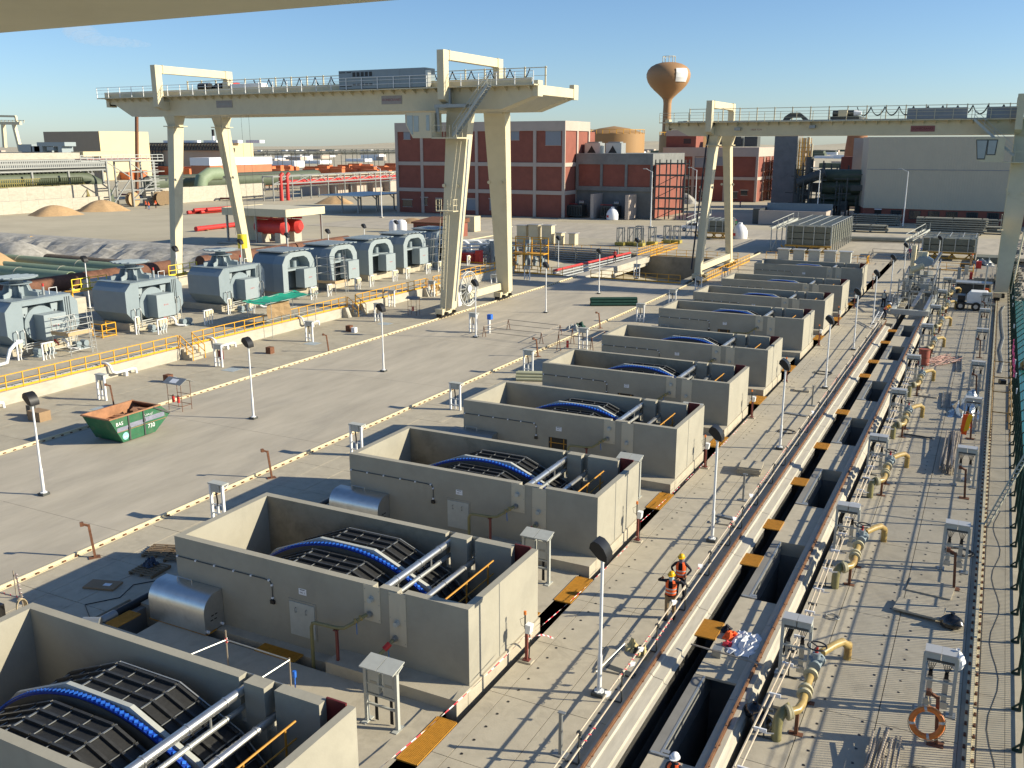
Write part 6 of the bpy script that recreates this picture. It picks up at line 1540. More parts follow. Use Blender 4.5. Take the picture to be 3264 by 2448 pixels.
b = MB(); d = (W[7]-W[6]).normalized(); c = W[7]; a_ = sh([c-d*.22, c+d*.25]); b.cyl(a_[0], a_[1], .19, 12); b.cyl(*sh([c+d*.2, c+d*.27]), .25, 14); cc = sh([c])[0]; b.cyl(cc, (cc[0], cc[1], cc[2]+.38), .13, 10); b.box(cc[0]-.22, cc[0]+.22, cc[1]-.1, cc[1]+.1, cc[2]+.12, cc[2]+.2); b.build('gate_valve', PUMPM, vt, True, world=False)
b = MB(); b.cyl((cc[0], cc[1], cc[2]+.38), (cc[0], cc[1], cc[2]+.56), .05, 8); b.build('red_stem', REDP, vt, True, world=False)
b = MB(); hz = cc[2]+.6; b.tube([(cc[0]+.29*math.cos(R(a)), cc[1]+.29*math.sin(R(a)), hz) for a in range(0, 360, 18)], .025, 6, closed=True)
for a in (20, 140, 260): b.bar((cc[0], cc[1], hz), (cc[0]+.28*math.cos(R(a)), cc[1]+.28*math.sin(R(a)), hz), .03)
b.build('handwheel', BLK, vt, True, world=False)
for i in (3, 6):
    q = sh([W[i]])[0]; b = MB(); b.box(q[0]-.05, q[0]+.05, q[1]-.05, q[1]+.05, 0, q[2]-.1); b.box(q[0]-.2, q[0]+.2, q[1]-.1, q[1]+.1, 0, .02); b.build('support', RUST, vt, world=False)
VY = [12.7, 23.5, 34.35, 45.0, 55.6, 68.9, 79.6, 90.2, 100.6]
for k, y in enumerate(VY):
    if k == 0: vt.location = (0, y, 0)
    else: dup(vt, (0, y, 0), v_lab[k])
# ------------------------------------------------------------------ grey cable box frames right of the pits
def gframe(label, grp):
    t = thing('cable_box_stand', label, 'equipment stand', (0,0,0), grp); h = 2.05; w_ = .44
    for s_ in (-w_, w_): b = MB(); b.box(s_-.05, s_+.05, -.05, .05, .02, h-.15); b.build('post', FRAMEG, t); b = MB(); b.box(s_-.14, s_+.14, -.2, .14, 0, .03); b.build('foot', GREYM, t)
    b = MB()
    for z in (.62, 1.05): b.box(-w_+.05, w_-.05, -.05, -.01, z-.03, z+.03)
    b.build('crossbar', FRAMEG, t)
    b = MB()
    for s_ in (-.24, .2): b.box(s_-.08, s_+.08, -.005, .01, .25, 1.2); b.box(s_-.12, s_+.12, -.05, -.01, .18, .4)
    b.build('tray', GALV, t)
    for s_ in (-.23, .23):
        bx_ = MB().box(s_-.215, s_+.215, -.12, .28, h-.35, h-.04).build('cable_box', FRAMEG, t); MB().prism([(-.16, h-.04), (.30, h-.02), (.30, h+.01), (-.16, h-.01)], 'x', s_-.225, s_+.225).build('box_lid', STRP, bx_)
    b = MB(); b.box(-w_+.06, w_-.06, -.13, -.121, h-.33, h-.25); b.build('gland_plate', DSTL, t)
    b = MB()
    for s_ in (-.24, .2):
        for j in range(5): b.tube([(s_-.14+.07*j, 0, h-.35), (s_-.04+.02*j, -.01, 1.38), (s_-.03+.015*j, -.01, 1.2)], .011, 4)
        b.box(s_-.06, s_+.06, -.05, .0, 1.18, 1.34)
    b.build('cables', BLK, t); return t
gf = gframe('grey cable box frame beside the nearest valve pipe, at the end of the tube rail', 'grey cable box frames')
FY = [16.4, 27.4, 38.3, 49.0, 59.9, 73.4, 84.2, 95.0, 105.5]
for k, y in enumerate(FY):
    if k == 0: gf.location = (8.78, y, 0)
    else: dup(gf, (8.82, y, 0), 'grey cable box frame left of the valve pipes, %s from the camera' % ORD[k])
for k, y in enumerate(FY[:8]): dup(gf, (13.02, y-.1, 0), ['grey cable box frame beside the orange life ring', 'grey cable box frame with a black cable coil behind it', 'grey cable box frame right of the bundle of scaffold tubes', 'grey cable box frame beside the crumpled foil sheets', 'grey cable box frame near the yellow ladder frame', 'grey cable box frame sixth along the right crane rail', 'grey cable box frame seventh along the right crane rail', 'grey cable box frame behind the white generator trailer'][k])
# rusty props
pr = thing('rusty_prop', 'rusty steel prop that carries the orange life ring', 'steel prop', (0,0,0), 'leaning rusty props'); b = MB(); b.bar((0,0,0), (-.1,.15,1.45), .1, .08); b.build('stem', RUST, pr); b = MB(); b.box(-.25, .2, -.15, .15, 0, .03); b.build('foot', RUST, pr); b = MB(); b.bar((-.1,.15,1.4), (-.35,.2,1.5), .08); b.box(-.42, -.28, .1, .26, 1.42, 1.58); b.build('head', RUST, pr)
PRR = [(13.16,14.55),(13.15,25.5),(13.15,36.3),(13.1,47.0),(13.1,57.8),(13.05,71.2),(13.0,92.0)]
for k, (x, y) in enumerate(PRR):
    if k == 0: pr.location = (x, y, 0)
    else: dup(pr, (x, y, 0), ['', 'rusty leaning prop beside the second grey frame on the right', 'rusty leaning prop beside the third grey frame on the right', 'rusty leaning prop under the orange and yellow vest', 'rusty leaning prop beside the fifth grey frame on the right', 'rusty leaning prop beside the sixth grey frame on the right', 'rusty leaning prop beside the white generator trailer'][k])
for k, (x, y) in enumerate([(-19.1,12.3),(-19.05,23.2),(-19.1,55.4),(-19.15,69.1),(-35.45,49.05),(-37.65,29.1)]): dup(pr, (x, y, 0), ['rusty prop beside the middle crane rail, left of the wooden pallets', 'rusty prop beside the middle crane rail, left of the third screen tank', 'rusty prop beside the middle crane rail, near the fifth screen tank', 'rusty prop beside the middle crane rail, near the taped scaffold frame', 'leaning red-brown prop beside the left crane rail, far from the skip', 'leaning red-brown prop just behind the green skip'][k], rz=1.0)
# life ring
t = thing('life_ring', 'orange life ring with grey bands hanging on a rusty prop', 'life ring', (12.8, 14.55, .8)); c = Vector((12.86, 14.35, .75)); xa = Vector((1, 0, .08)).normalized(); ya = Vector((0, .28, 1)).normalized()
b = MB(); b.tube([c+xa*.40*math.cos(R(a))+ya*.40*math.sin(R(a)) for a in range(0, 360, 12)], .085, 10, closed=True); b.build('ring', LIFE, t, True)
for a in (10, 100, 190, 280): b = MB(); b.tube([c+xa*.40*math.cos(R(a+d))+ya*.40*math.sin(R(a+d)) for d in (-5, 0, 5)], .09, 10); b.build('band', STRP, t, True)
b = MB(); b.tube([c+xa*.5*math.cos(R(a))+ya*.5*math.sin(R(a))+Vector((0,-.06,0)) for a in range(60, 420, 20)], .012, 5); b.tube([(12.8,14.6,1.45), c+ya*.46], .015, 5); b.build('rope', mat('pale_rope', (.45, .36, .22), .9), t)
# red beacon poles by the trench
bp = thing('beacon_pole', 'dark red beacon pole with white box and amber light, draped with tape, near the second screen tank', 'beacon pole', (0,0,0), 'dark red beacon poles'); MB().box(-.22, .22, -.15, .15, 0, .06).build('foot', SLAB, bp)
b = MB(); b.bar((0,0,.06), (0,0,1.35), .09, .09); b.box(-.12, .12, -.1, .1, .06, .1); b.build('pole', OXR, bp); MB().cyl((-.06,0,1.2), (-.06,0,1.72), .028, 8).build('stem', BLK, bp, True); MB().cyl((-.06,0,1.72), (-.06,0,1.84), .05, 8).build('amber_light', LIFE, bp, True)
b = MB(); b.prism([(-.0, 1.1), (.16, 1.1), (.2, 1.4), (-.0, 1.42)], 'y', -.12, .12); b.build('white_box', WHITE, bp); b = MB(); b.tube([(.05,.06,1.2), (.09,.08,.8), (.06,.06,.1)], .02, 5); b.tube([(-.1,0,1.6), (-.25,0,1.5), (-.2,0,1.3), (-.05,0,1.25)], .008, 4); b.build('cable', BLK, bp)
BPY = [(.66,13.2),(.62,24.2),(.6,34.9),(.6,45.5),(.65,56.0),(.58,70.2),(.62,80.7),(.62,91.5),(.66,106.9)]
for k, (x, y) in enumerate(BPY):
    if k == 0: bp.location = (x, y, 0)
    else: dup(bp, (x, y, 0), 'dark red beacon pole beside the trench, %s from the camera' % ORD[k])
sag_tape('barrier_tape', 'red and white tape sagging from the first beacon pole to the lower left', (.62, 13.2, .95), (-.35, 3.6, .6), .25, .038); sag_tape('barrier_tape', 'red and white tape tangled on the first beacon pole', (.75, 13.2, .85), (1.1, 14.4, .35), -.15, .07, .12); sag_tape('barrier_tape', 'red and white tape running along the trench from the second beacon pole', (.62, 24.2, .25), (.3, 14.0, .4), .15, .022); sag_tape('barrier_tape', 'red and white tape running along the trench from the fourth beacon pole', (.6, 45.5, .2), (.3, 25.5, .35), .15, .02)
# ------------------------------------------------------------------ grey short posts, panels, bits on the walkway
gp = thing('grey_stub_post', 'grey steel stub post in the lower middle foreground, left of the tape barrier', 'post', (0,0,0), 'grey stub posts'); MB().box(-.22, .22, -.14, .14, 0, .04).build('foot', GREYM, gp); MB().box(-.045, .045, -.045, .045, .04, 1.35).build('stem', GREYM, gp); MB().box(-.08, .14, -.06, .06, 1.35, 1.38).build('cap', GREYM, gp)
gp.location = (3.7, 9.2, 0)
for k, (x, y) in enumerate([(3.57,31.1),(3.5,50.2),(3.5,88)]): dup(gp, (x, y, 0), ['grey stub post beside the stack of square concrete covers', 'grey stub post at the barrier near the fourth lamp post', 'grey stub post near the two far workers'][k])
def pile_slabs(x, y, n_, sx, sy, label, rz=.1, m=SLAB, name='cover_stack', th=.06):
    t = thing(name, label, 'concrete covers', (x, y, 0), 'loose concrete covers')
    for i in range(n_): o = MB().cbox((x+random.uniform(-.04,.04), y+random.uniform(-.04,.04), th*(i+.5)+i*.012), (sx, sy, th), rz+random.uniform(-.05,.05)).build('cover', m, t)
pile_slabs(2.9, 35.4, 6, 1.15, 1.25, 'stack of square concrete covers beside the grey stub post'); pile_slabs(2.2, 53.9, 2, 1.0, .8, 'two loose concrete covers near the fifth screen tank'); pile_slabs(3.5, 14.6, 1, 1.3, 1.6, 'single concrete cover beside the nearest lamp post', .05); pile_slabs(3.4, 27.8, 1, 1.1, .3, 'narrow lifted cover left of the barrier', .1)
for k, (x, y, L_, m) in enumerate([(3.7,14.0,1.0,DSTL),(3.4,28.6,.9,GREYM),(3.0,47.5,1.4,GREYM)]): tag(MB().cbox((x, y, .04), (L_, .25, .06), -.15).build('steel_plate', m), ['dark slotted steel plate lying by the nearest lamp post', 'grey steel strip lying left of the barrier near the third beacon pole', 'grey steel strip lying near the fourth beacon pole'][k], 'steel plate')
def bundle(name, label, cat, x0, x1, y0, y1, n_, r, m, h=.35, sd=2):
    random.seed(sd); t = thing(name, label, cat, ((x0+x1)/2, (y0+y1)/2, 0))
    for i in range(n_):
        xa_, xb_ = random.uniform(x0, x1), random.uniform(x0, x1); za, zb = random.uniform(r, h), random.uniform(r, h); xb_ = xa_*.6+xb_*.4
        b = MB(); b.cyl((xa_, y0+random.random()*.5, za), (xb_, y1-random.random()*.7, zb), r, 6); b.build('tube', m, t)
TUBE = mat('used_scaffold_tube', (.36, .31, .25), .5, .4, n=.2, s=3, stain=(.16, .1, .06), sa=.5, ss=2)
bundle('tube_bundle', 'heap of long scaffold tubes left of the third grey frame on the right', 'scaffold tubes', 11.8, 12.6, 39.4, 47.0, 26, .035, TUBE, .55, 3)
bundle('tube_bundle', 'scaffold tubes at the bottom edge near the orange life ring', 'scaffold tubes', 11.5, 12.3, 10.2, 14.2, 12, .035, TUBE, .5, 5)
t = None
PNK = mat('pink_wrapped_tube', (.40, .22, .18), .7, n=.15, s=5, stain=(.5, .45, .4), sa=.7, ss=3)
random.seed(8); t = thing('pink_tube_pile', 'pile of pinkish short tubes right of the red drum', 'tubes', (10.7, 68.2, 0))
for i in range(26): x = random.uniform(9.9, 11.4); y = random.uniform(66.4, 69.8); b = MB(); b.cyl((x-.5, y-.7, random.uniform(.05,.3)), (x+.5, y+.9, random.uniform(.05,.35)), .035, 5); b.build('tube', PNK, t)
t = thing('red_drum', 'matt red-brown oil drum beside the sixth valve pipe', 'drum', (9.15, 66.5, 0)); b = MB(); b.cyl((9.15,66.5,0), (9.15,66.5,1.25), .42, 18); b.build('body', mat('drum_red', (.27, .07, .045), .7, n=.12, s=3), t, True); b = MB(); b.cyl((9.15,66.5,1.2), (9.15,66.5,1.27), .44, 18, caps=False); b.cyl((9.15,66.5,.6), (9.15,66.5,.64), .435, 18, caps=False); b.build('rim', RUST, t, True)
def lad(label, x, y, L_, w_, rz):
    t = thing('ladder_tray', label, 'cable ladder', (0,0,0), 'cable ladders lying on the deck'); b = MB()
    for s_ in (-w_/2, w_/2): b.box(s_-.02, s_+.02, 0, L_, .03, .13)
    b.build('side_rail', GREYM, t); me = MB().box(-w_/2, w_/2, -.03, .03, .05, .09).mesh('rung', GREYM)
    for i in range(int(L_/.3)): o = bpy.data.objects.new('rung', me); col.objects.link(o); o.parent = t; o.location = (0, .15+i*.3, 0)
    t.location = (x, y, 0); t.rotation_euler = (0,0,rz)
lad('grey cable ladder lying left of the crumpled foil sheets', 11.45, 53.6, 4.2, .5, .03); lad('grey cable ladder lying right of the pink tube pile', 11.75, 65.0, 6.0, .35, .03)
def crumple(c, sx, sy, h, m, name, label, cat, sd=1, n_=9, parent=None):
    random.seed(sd); b = MB(); P = [[(c[0]+sx*(i/n_-.5)+random.uniform(-.06,.06)*sx, c[1]+sy*(j/n_-.5)+random.uniform(-.06,.06)*sy, c[2]+.01+h*random.random()*(math.sin(math.pi*i/n_)*math.sin(math.pi*j/n_))**.6) for j in range(n_+1)] for i in range(n_+1)]
    for i in range(n_):
        for j in range(n_):
            if random.random() < .06 and (i in (0, n_-1) or j in (0, n_-1)): continue
            b.quad(P[i][j], P[i+1][j], P[i+1][j+1], P[i][j+1])
    o = b.build(name, m, parent); 
    return tag(o, label, cat) if label else o
FOIL = mat('foil_sheet', (.55, .56, .54), .25, .85, n=.2, s=8)
crumple((12.6, 53.2, 0), 1.8, 3.4, .9, FOIL, 'foil_heap', 'crumpled silver foil sheets beside the fourth grey frame on the right', 'foil heap', 4)
crumple((12.9, 55.5, 0), 1.2, 1.5, 1.1, FOIL, 'foil_heap', 'upright silver foil scrap behind the larger foil heap', 'foil heap', 6)
def bag(c, r_, h, m, label, sd=1):
    random.seed(sd); b = MB(); n_ = 14; rows = [(.75, 0), (1.0, .18), (1.05, .42), (.85, .7), (.45, .9), (.16, 1.0), (.28, 1.12), (.01, 1.05)]; o = []
    for q, z in rows:
        for i in range(n_): a = 2*math.pi*i/n_; rr = r_*q*(1+.14*random.uniform(-1,1)); o.append((c[0]+rr*math.cos(a), c[1]+rr*math.sin(a)*.9, c[2]+h*z*(1+.05*random.uniform(-1,1))))
    b.add(o, [(k*n_+i, k*n_+(i+1)%n_, (k+1)*n_+(i+1)%n_, (k+1)*n_+i) for k in range(len(rows)-1) for i in range(n_)]); return tag(b.build('rubbish_bag', m, None, True), label, 'bag', 'rubbish bags')
bag((13.2, 22.2, 0), .36, .5, BLKG, 'black rubbish bag beside the lifted deck panel on the right', 2); bag((8.5, 13.1, 0), .34, .5, BLKG, 'black rubbish bag left of the nearest valve pipe foot', 3); bag((8.15, 13.6, 0), .3, .42, BLKG, 'second black rubbish bag behind the nearest valve pipe', 4); bag((13.45, 16.5, 1.5), .22, .55, WHTH, 'white plastic bag hanging at the frame beside the life ring', 5); bag((-1.2, 58.9, .4), .38, .5, BLKG, 'black rubbish bag at the right corner behind the fifth screen tank', 6); bag((13.15, 39.0, 0), .2, .25, WHTH, 'small white plastic bag at the foot of the third right-hand frame', 8)
for k, (cx_, cy_, sx, sy, rz_, z_) in enumerate([(12.1, 22.85, 1.65, 1.0, -.12, .14), (12.35, 25.1, 1.6, 1.3, -.1, .02), (10.3, 45.9, 1.6, .09, -.1, .09), (9.0, 14.6, .9, 1.1, .1, .2), (10.2, 56.3, 1.2, .7, -.1, .05)]):
    tag(MB().cbox((cx_, cy_, z_), (sx, sy, .08), rz_).build('deck_cover', SLAB if k != 2 else DSTL), ['lifted concrete deck panel left of the black rubbish bag', 'slightly raised deck panel near the second rusty prop on the right', 'dark thin bar lying beside the fourth valve pipe', 'grey sheet leaning by the nearest valve pipe', 'loose panel lying right of the fifth valve pipe foot'][k], 'panel')
# vest on the prop, cable coils
def coil(c, r_, n_, label, m=BLK, sd=1, wob=.12, th=.012, tilt=0):
    random.seed(sd); b = MB(); pts = []
    for i in range(n_*18): a = i*2*math.pi/18; rr = r_*(1+wob*math.sin(a*.37+sd)+.05*math.sin(a*1.7)); pts.append((c[0]+rr*math.cos(a)*1.2, c[1]+rr*math.sin(a), c[2]+.015+.06*abs(math.sin(i*.9))*(i/(n_*18))+tilt*math.sin(a)*rr))
    b.tube(pts, th, 4); return tag(b.build('cable_coil', m), label, 'cable coil')
coil((13.0, 12.6, 0), .55, 9, 'loose thin grey wire coil at the bottom right beside the crane rail', DSTL, 2, .2, .006); coil((13.2, 29.3, 0), .42, 6, 'black cable coil behind the second right-hand grey frame', BLK, 3); coil((3.2, 43.5, 0), .4, 5, 'black cable coil on the walkway near the fourth screen tank', BLK, 4); coil((2.6, 60.0, 0), .5, 5, 'dark hose coil on the walkway near the sixth screen tank', DSTL, 5, .2); coil((9.3, 21.0, 0), .2, 3, 'small heap of couplers near the second cable frame', GREYM, 6)
t = thing('hanging_vest', 'orange and yellow safety vests hung on the fourth rusty prop', 'vest', (12.95, 47.1, .6)); crumple((12.75, 46.9, .7), .5, .25, .1, ORNG, 'vest_cloth', None, None, 3, 5, t)
b = MB(); b.prism([(12.5, .3), (12.85, .25), (12.9, .9), (12.8, 1.5), (12.55, 1.45)], 'y', 46.8, 46.9); b.build('orange_vest', ORNG, t); b = MB(); b.prism([(12.68, .45), (12.95, .6), (12.98, 1.0), (13.1, 1.45), (12.85, 1.55), (12.75, 1.1)], 'y', 46.74, 46.8); b.build('yellow_vest', YELH, t)
t = thing('hanging_vest', 'orange and yellow vest on the frame near the right gantry leg', 'vest', (12.95, 101.5, .9)); b = MB(); b.prism([(12.6, .5), (13.1, .45), (13.15, 1.6), (12.65, 1.65)], 'y', 101.4, 101.55); b.build('orange_vest', ORNG, t); MB().prism([(13.1, 1.0), (13.45, 1.0), (13.2, 1.7)], 'y', 101.38, 101.5).build('yellow_vest', YELH, t)
# white sheet with clothes on the slab between the first pits
t = thing('plastic_sheet', 'white plastic sheet with orange and red clothes on the slab between the nearest pits', 'plastic sheet', (6.9, 17.6, 0)); crumple((6.95, 17.6, .01), 1.0, 1.7, .32, WHTH, 'white_sheet', None, None, 5, 10, t); crumple((6.35, 17.9, .01), .5, .6, .25, ORNG, 'orange_cloth', None, None, 6, 6, t); crumple((6.1, 18.3, .01), .35, .5, .25, NAVY, 'dark_cloth', None, None, 7, 5, t); crumple((6.4, 17.3, .02), .4, .3, .2, TAPER, 'red_cloth', None, None, 9, 5, t)
t = thing('gate_beam', 'concrete cover plate and steel beam across the nearest pit', 'beam', (6.6, 15.6, 0)); MB().box(5.92, 7.3, 15.0, 15.85, -.05, .035).build('cover_plate', SLAB, t); b = MB(); b.cyl((5.4, 16.2, .35), (7.9, 15.9, .4), .03, 6); b.build('tube', TUBE, t); MB().box(6.1, 6.4, 16.3, 16.6, .0, .3).build('box_end', GREYM, t)
# bags and tools by the nearest lamp
t = thing('tool_bags', 'beige canvas tool bags and black hoses left of the barrier, beside the nearest lamp post', 'bags', (3.75, 15.4, 0))
crumple((3.55, 15.5, 0), .4, .6, .5, mat('canvas_cream', (.48, .40, .20), .9, n=.1, s=5), 'canvas_bag', None, None, 3, 6, t); crumple((4.0, 15.3, 0), .35, .6, .45, MATS['canvas_cream'], 'canvas_bag', None, None, 8, 6, t); b = MB()
for i in range(7): b.tube([(3.75+.16*math.cos(a/3+i)+.03*i, 15.4+.2*math.sin(a/3+i), .04+.03*i) for a in range(0, 20, 2)], .02, 5)
b.build('black_hose', BLK, t); b = MB(); b.cyl((3.0, 13.6, .05), (3.35, 15.3, .3), .02, 6); b.build('thin_tube', GALV, t)
# pallets and boards left of the second tank
def pallet(x, y, rz, label):
    t = thing('wooden_pallet', label, 'pallet', (x, y, 0), 'wooden pallets')
    for i in range(7): MB().cbox((x-math.sin(rz)*(-.5+i/6), y+math.cos(rz)*(-.5+i/6), .125), (1.2, .1, .02), rz).build('board', WOOD, t)
    for i in range(3): MB().cbox((x+math.cos(rz)*(-.55+i*.55), y+math.sin(rz)*(-.55+i*.55), .06), (.09, 1.1, .1), rz).build('bearer', WOOD, t)
pallet(-17.0, 13.9, .35, 'wooden pallet lying left of the second screen tank'); pallet(-16.0, 12.4, .1, 'wooden pallet carrying a dark blue net bag'); pallet(-15.9, 14.0, .5, 'wooden pallet with its corner on the other two')
crumple((-16.2, 12.6, .15), .5, .55, .45, mat('blue_net', (.05, .07, .11), .8, n=.3, s=15), 'net_bag', 'dark blue net bag on the wooden pallet', 'bag', 5)
tag(MB().cbox((-16.6, 10.6, .05), (1.3, .7, .07), .3).build('cardboard_sheet', CARD), 'brown flattened cardboard box left of the steel hood', 'cardboard'); tag(MB().cbox((-16.4, 10.65, .092), (.3, .2, .008), .3).build('paper_sheet', WHTH), 'white paper on the flattened cardboard', 'paper')
b = MB(); b.tube([(-14.6, 12.5, .02), (-15.6, 11.2, .02), (-15.2, 10.2, .02), (-15.9, 9.2, .02), (-14.9, 8.6, .02), (-13.8, 7.9, .02)], .018, 5); tag(b.build('loose_cable', BLK), 'black loose cable snaking past the flattened cardboard', 'cable')
b = MB(); b.cyl((-14.6, 8.1, .18), (-14.0, 8.35, .2), .16, 12); tag(b.build('white_drum_motor', GALV, None, True), 'small silver motor lying beside the narrow amber grating', 'motor')
# taped barrier, black box and rope at lower left
t = thing('tape_barrier', 'tape wrapped tube barrier at the lower left edge, a coiled rope on it', 'barrier', (-18.5, 7.3, 0)); b = MB()
for p in ((-18.7, 8.4), (-16.7, 7.3), (-20.3, 7.0)): b.cyl((*p, 0), (*p, 1.15), .026, 6)
b.cyl((-20.4, 7.0, 1.05), (-16.6, 7.25, 1.0), .026, 6); b.cyl((-18.7, 8.5, 1.0), (-16.6, 7.2, .95), .026, 6); b.build('tubes', TUBE, t)
spiral_tape(t, (-20.3, 7.0, 1.04), (-16.8, 7.25, 1.01), 11, .055); spiral_tape(t, (-18.7, 8.5, 1.0), (-16.7, 7.3, .95), 7, .055)
b = MB()
for i in range(7): b.tube([(-16.55+.02*i, 7.1+.16*math.cos(R(a))*(1+.06*i), .75+.34*math.sin(R(a))) for a in range(0, 360, 30)], .016, 5, closed=True)
b.build('rope_coil', MATS['pale_rope'], t)
tag(MB().box(-18.6, -17.3, 5.9, 7.0, 0, .75).build('black_crate', BLKG), 'black plastic crate behind the nearest screen tank at the left edge', 'crate')
b = MB(); b.tube([(-15.9, 7.2, .02), (-15.7, 7.2, .5), (-15.4, 7.0, .55), (-15.3, 6.9, .02)], .02, 6); b.box(-15.6, -15.3, 6.8, 7.0, 0, .4); tag(b.build('cable_stub', WHITE), 'white bent conduit stub behind the nearest screen tank', 'conduit'); coil((-15.5, 6.9, .35), .26, 3, 'black cable loop over the white conduit stub', BLK, 7, .05, .012, .5)
# scaffold tube enclosure between tank 1 and 2
t = thing('tube_enclosure', 'pale tube barrier on thin posts in front of the second screen tank', 'barrier', (-7.5, 7.5, 0)); q1, q2, q3, q4 = (-9.0, 5.3), (-8.0, 8.4), (-5.35, 8.4), (-5.6, 5.3); b = MB()
for p in (q2, q3): b.cyl((*p, 0), (*p, 1.35 if p is q2 else 1.05), .026, 6)
b.build('posts', TUBE, t); b = MB(); b.cyl((*q1, .95), (*q2, 1.0), .026, 6); b.cyl((*q2, 1.0), (*q3, .98), .024, 6); b.cyl((*q3, .98), (*q4, .95), .026, 6); b.build('tubes', GALV, t); spiral_tape(t, (-8.0, 8.42, .9), (-8.0, 8.38, 1.1), 3, .05)
t = thing('small_post', 'short grey post between the first and second screen tanks', 'post', (-9.8, 7.0, 0)); MB().cyl((-9.8,7.0,0), (-9.8,7.0,.42), .03, 6).build('stem', GALV, t)
b = MB(); b.box(-4.3, -4.1, 7.2, 7.4, 0, .02); b.cyl((-4.2,7.3,.0), (-4.2,7.3,1.3), .02, 6); b.cyl((-4.2,7.3,1.3), (-4.2,7.3,1.5), .06, 8); tag(b.build('blue_valve', LBLU, None, True), 'small light blue valve on a thin stem behind the nearest screen tank', 'valve')
# left row of frames beside the middle rail
def sframe(label, grp):
    t = thing('cable_stand', label, 'equipment stand', (0,0,0), grp); h = 1.75; w_ = .36
    for s_ in (-w_, w_): b = MB(); b.box(s_-.05, s_+.05, -.06, .06, 0, h); b.build('post', WHITE, t)
    MB().box(-w_-.06, w_+.12, -.12, .3, h, h+.06).build('canopy', FRAMEG, t); MB().box(-.25, .25, -.1, .16, h-.35, h).build('cable_box', FRAMEG, t)
    b = MB(); b.box(-w_+.05, w_-.05, -.02, .02, .72, .78); b.box(-w_+.05, w_-.05, -.02, .02, .3, .36); b.build('crossbar', WHITE, t)
    b = MB(); b.tube([(-.05,0,h-.35), (.0,0,1.0), (0,0,.7)], .04, 6); b.build('cable', BLK, t); b = MB(); b.cyl((0,0,.7), (0,0,.05), .06, 8); b.build('gland_pipe', WHITE, t, True); b = MB(); b.bar((w_,.05,h-.3), (w_+.12,.28,h), .03); b.build('brace', WHITE, t); return t
sf = sframe('white cable frame left of the second screen tank, beside the middle rail', 'white cable frames')
FL = [(-17.4,17.7),(-17.3,28.2),(-17.1,38.7),(-17.3,49.9),(-17.0,59.8),(-16.9,73.9),(-17.0,84.4),(-17.2,94.9),(-16.6,104.5),(-39.7,29.9),(-39.8,40.9),(-39.7,51.8),(-39.9,62.5),(-43.6,70.3),(-43.5,78.2),(-39.6,86.0),(-39.6,95.0),(-28.9,62.0),(-27.8,103.2)]
fl_lab = ['', 'white cable frame beside the middle rail, left of the third screen tank', 'white cable frame left of the fourth screen tank, pale pipes behind it', 'white cable frame left of the fifth screen tank, two brown crates behind it', 'white cable frame left of the sixth screen tank', 'grey-white cable frame left of the seventh screen tank', 'grey-white cable frame left of the eighth screen tank', 'grey-white cable frame left of the ninth screen tank', 'grey-white cable frame near the second gantry leg', 'white cable frame just behind the green skip', 'white cable frame with a red canister, right of the first steps', 'white cable frame below the green net shelter', 'white cable frame with black floodlight beside it, beyond the net shelter', 'white cable frame against the kerb wall near the second steps', 'white cable frame against the kerb wall near the third steps', 'cable frame behind the gantry right leg', 'farthest cable frame along the left crane rail', 'white cable frame beside the blue box and tube enclosure', 'cable frame before the sunken basin railing']
for k, (x, y) in enumerate(FL):
    if k == 0: sf.location = (x, y, 0)
    else: dup(sf, (x, y, 0), fl_lab[k])
tag(MB().cyl((-39.9, 41.3, .5), (-39.9, 41.3, 1.2), .2, 10).build('red_canister', DRED, None, True), 'dull red canister behind the white cable frame right of the first steps', 'canister')
t = thing('blue_box_stand', 'blue box on a white stand beside the tube enclosure on the road', 'box', (-27.4, 62.3, 0)); MB().box(-27.5, -27.3, 62.2, 62.4, 0, 1.3).build('stand', WHITE, t); MB().box(-27.5, -27.1, 62.1, 62.5, 1.3, 1.75).build('blue_box', LBLU, t)
# crates left
for k, (x, y, sx, sy, sz, m, lb) in enumerate([(-39.3,24.8,1.15,.8,.62,CARD,'closed brown cardboard crate on the left strip near the skip'),(-40.6,25.2,.4,.4,.7,DSTL,'dark small box beside the cardboard crate'),(-39.6,35.6,.5,.5,.55,RUST,'rust-brown cube on the left strip beside a white cap'),(-39.0,35.6,.3,.3,.4,WHTH,'white cap fitting beside the rust-brown cube'),(-39.5,46.45,.5,.5,.55,RUST,'rust-brown cube on the left strip right of the first steps'),(-39.4,57.2,.5,.5,.55,RUST,'rust-brown cube on the left strip beyond the net shelter'),(-38.7,57.0,.4,.4,.45,WHTH,'pale cap fitting beside the far rust-brown cube'),(-14.9,51.8,.75,.75,.7,RUST,'brown crate behind the fifth screen tank frame'),(-15.9,51.9,.55,.55,.65,RUST,'second brown crate behind the fifth frame, left one')]):
    tag(MB().box(x-sx/2, x+sx/2, y-sy/2, y+sy/2, 0, sz).build('crate', m), lb, 'crate')
def pipes(name, label, x, y, n_, L_, r_, ang, m):
    t = thing(name, label, 'pipes', (x, y, 0)); k = 0
    for row in range(3):
        for i in range(n_-row): 
            c = Vector((x+(i+row*.5)*r_*2.15*math.sin(-ang)*-1, y+(i+row*.5)*r_*2.15*math.cos(ang), r_+row*r_*1.7)); d = Vector((math.cos(ang), math.sin(ang), 0))*L_/2; off = random.uniform(-.3,.3)
            c = Vector((x-math.sin(ang)*(i+row*.5)*r_*2.15, y+math.cos(ang)*(i+row*.5)*r_*2.15, r_+row*r_*1.7)); b = MB(); b.cyl(c-d*(1+off*.2), c+d, r_, 10); b.build('pipe', m, t, True)
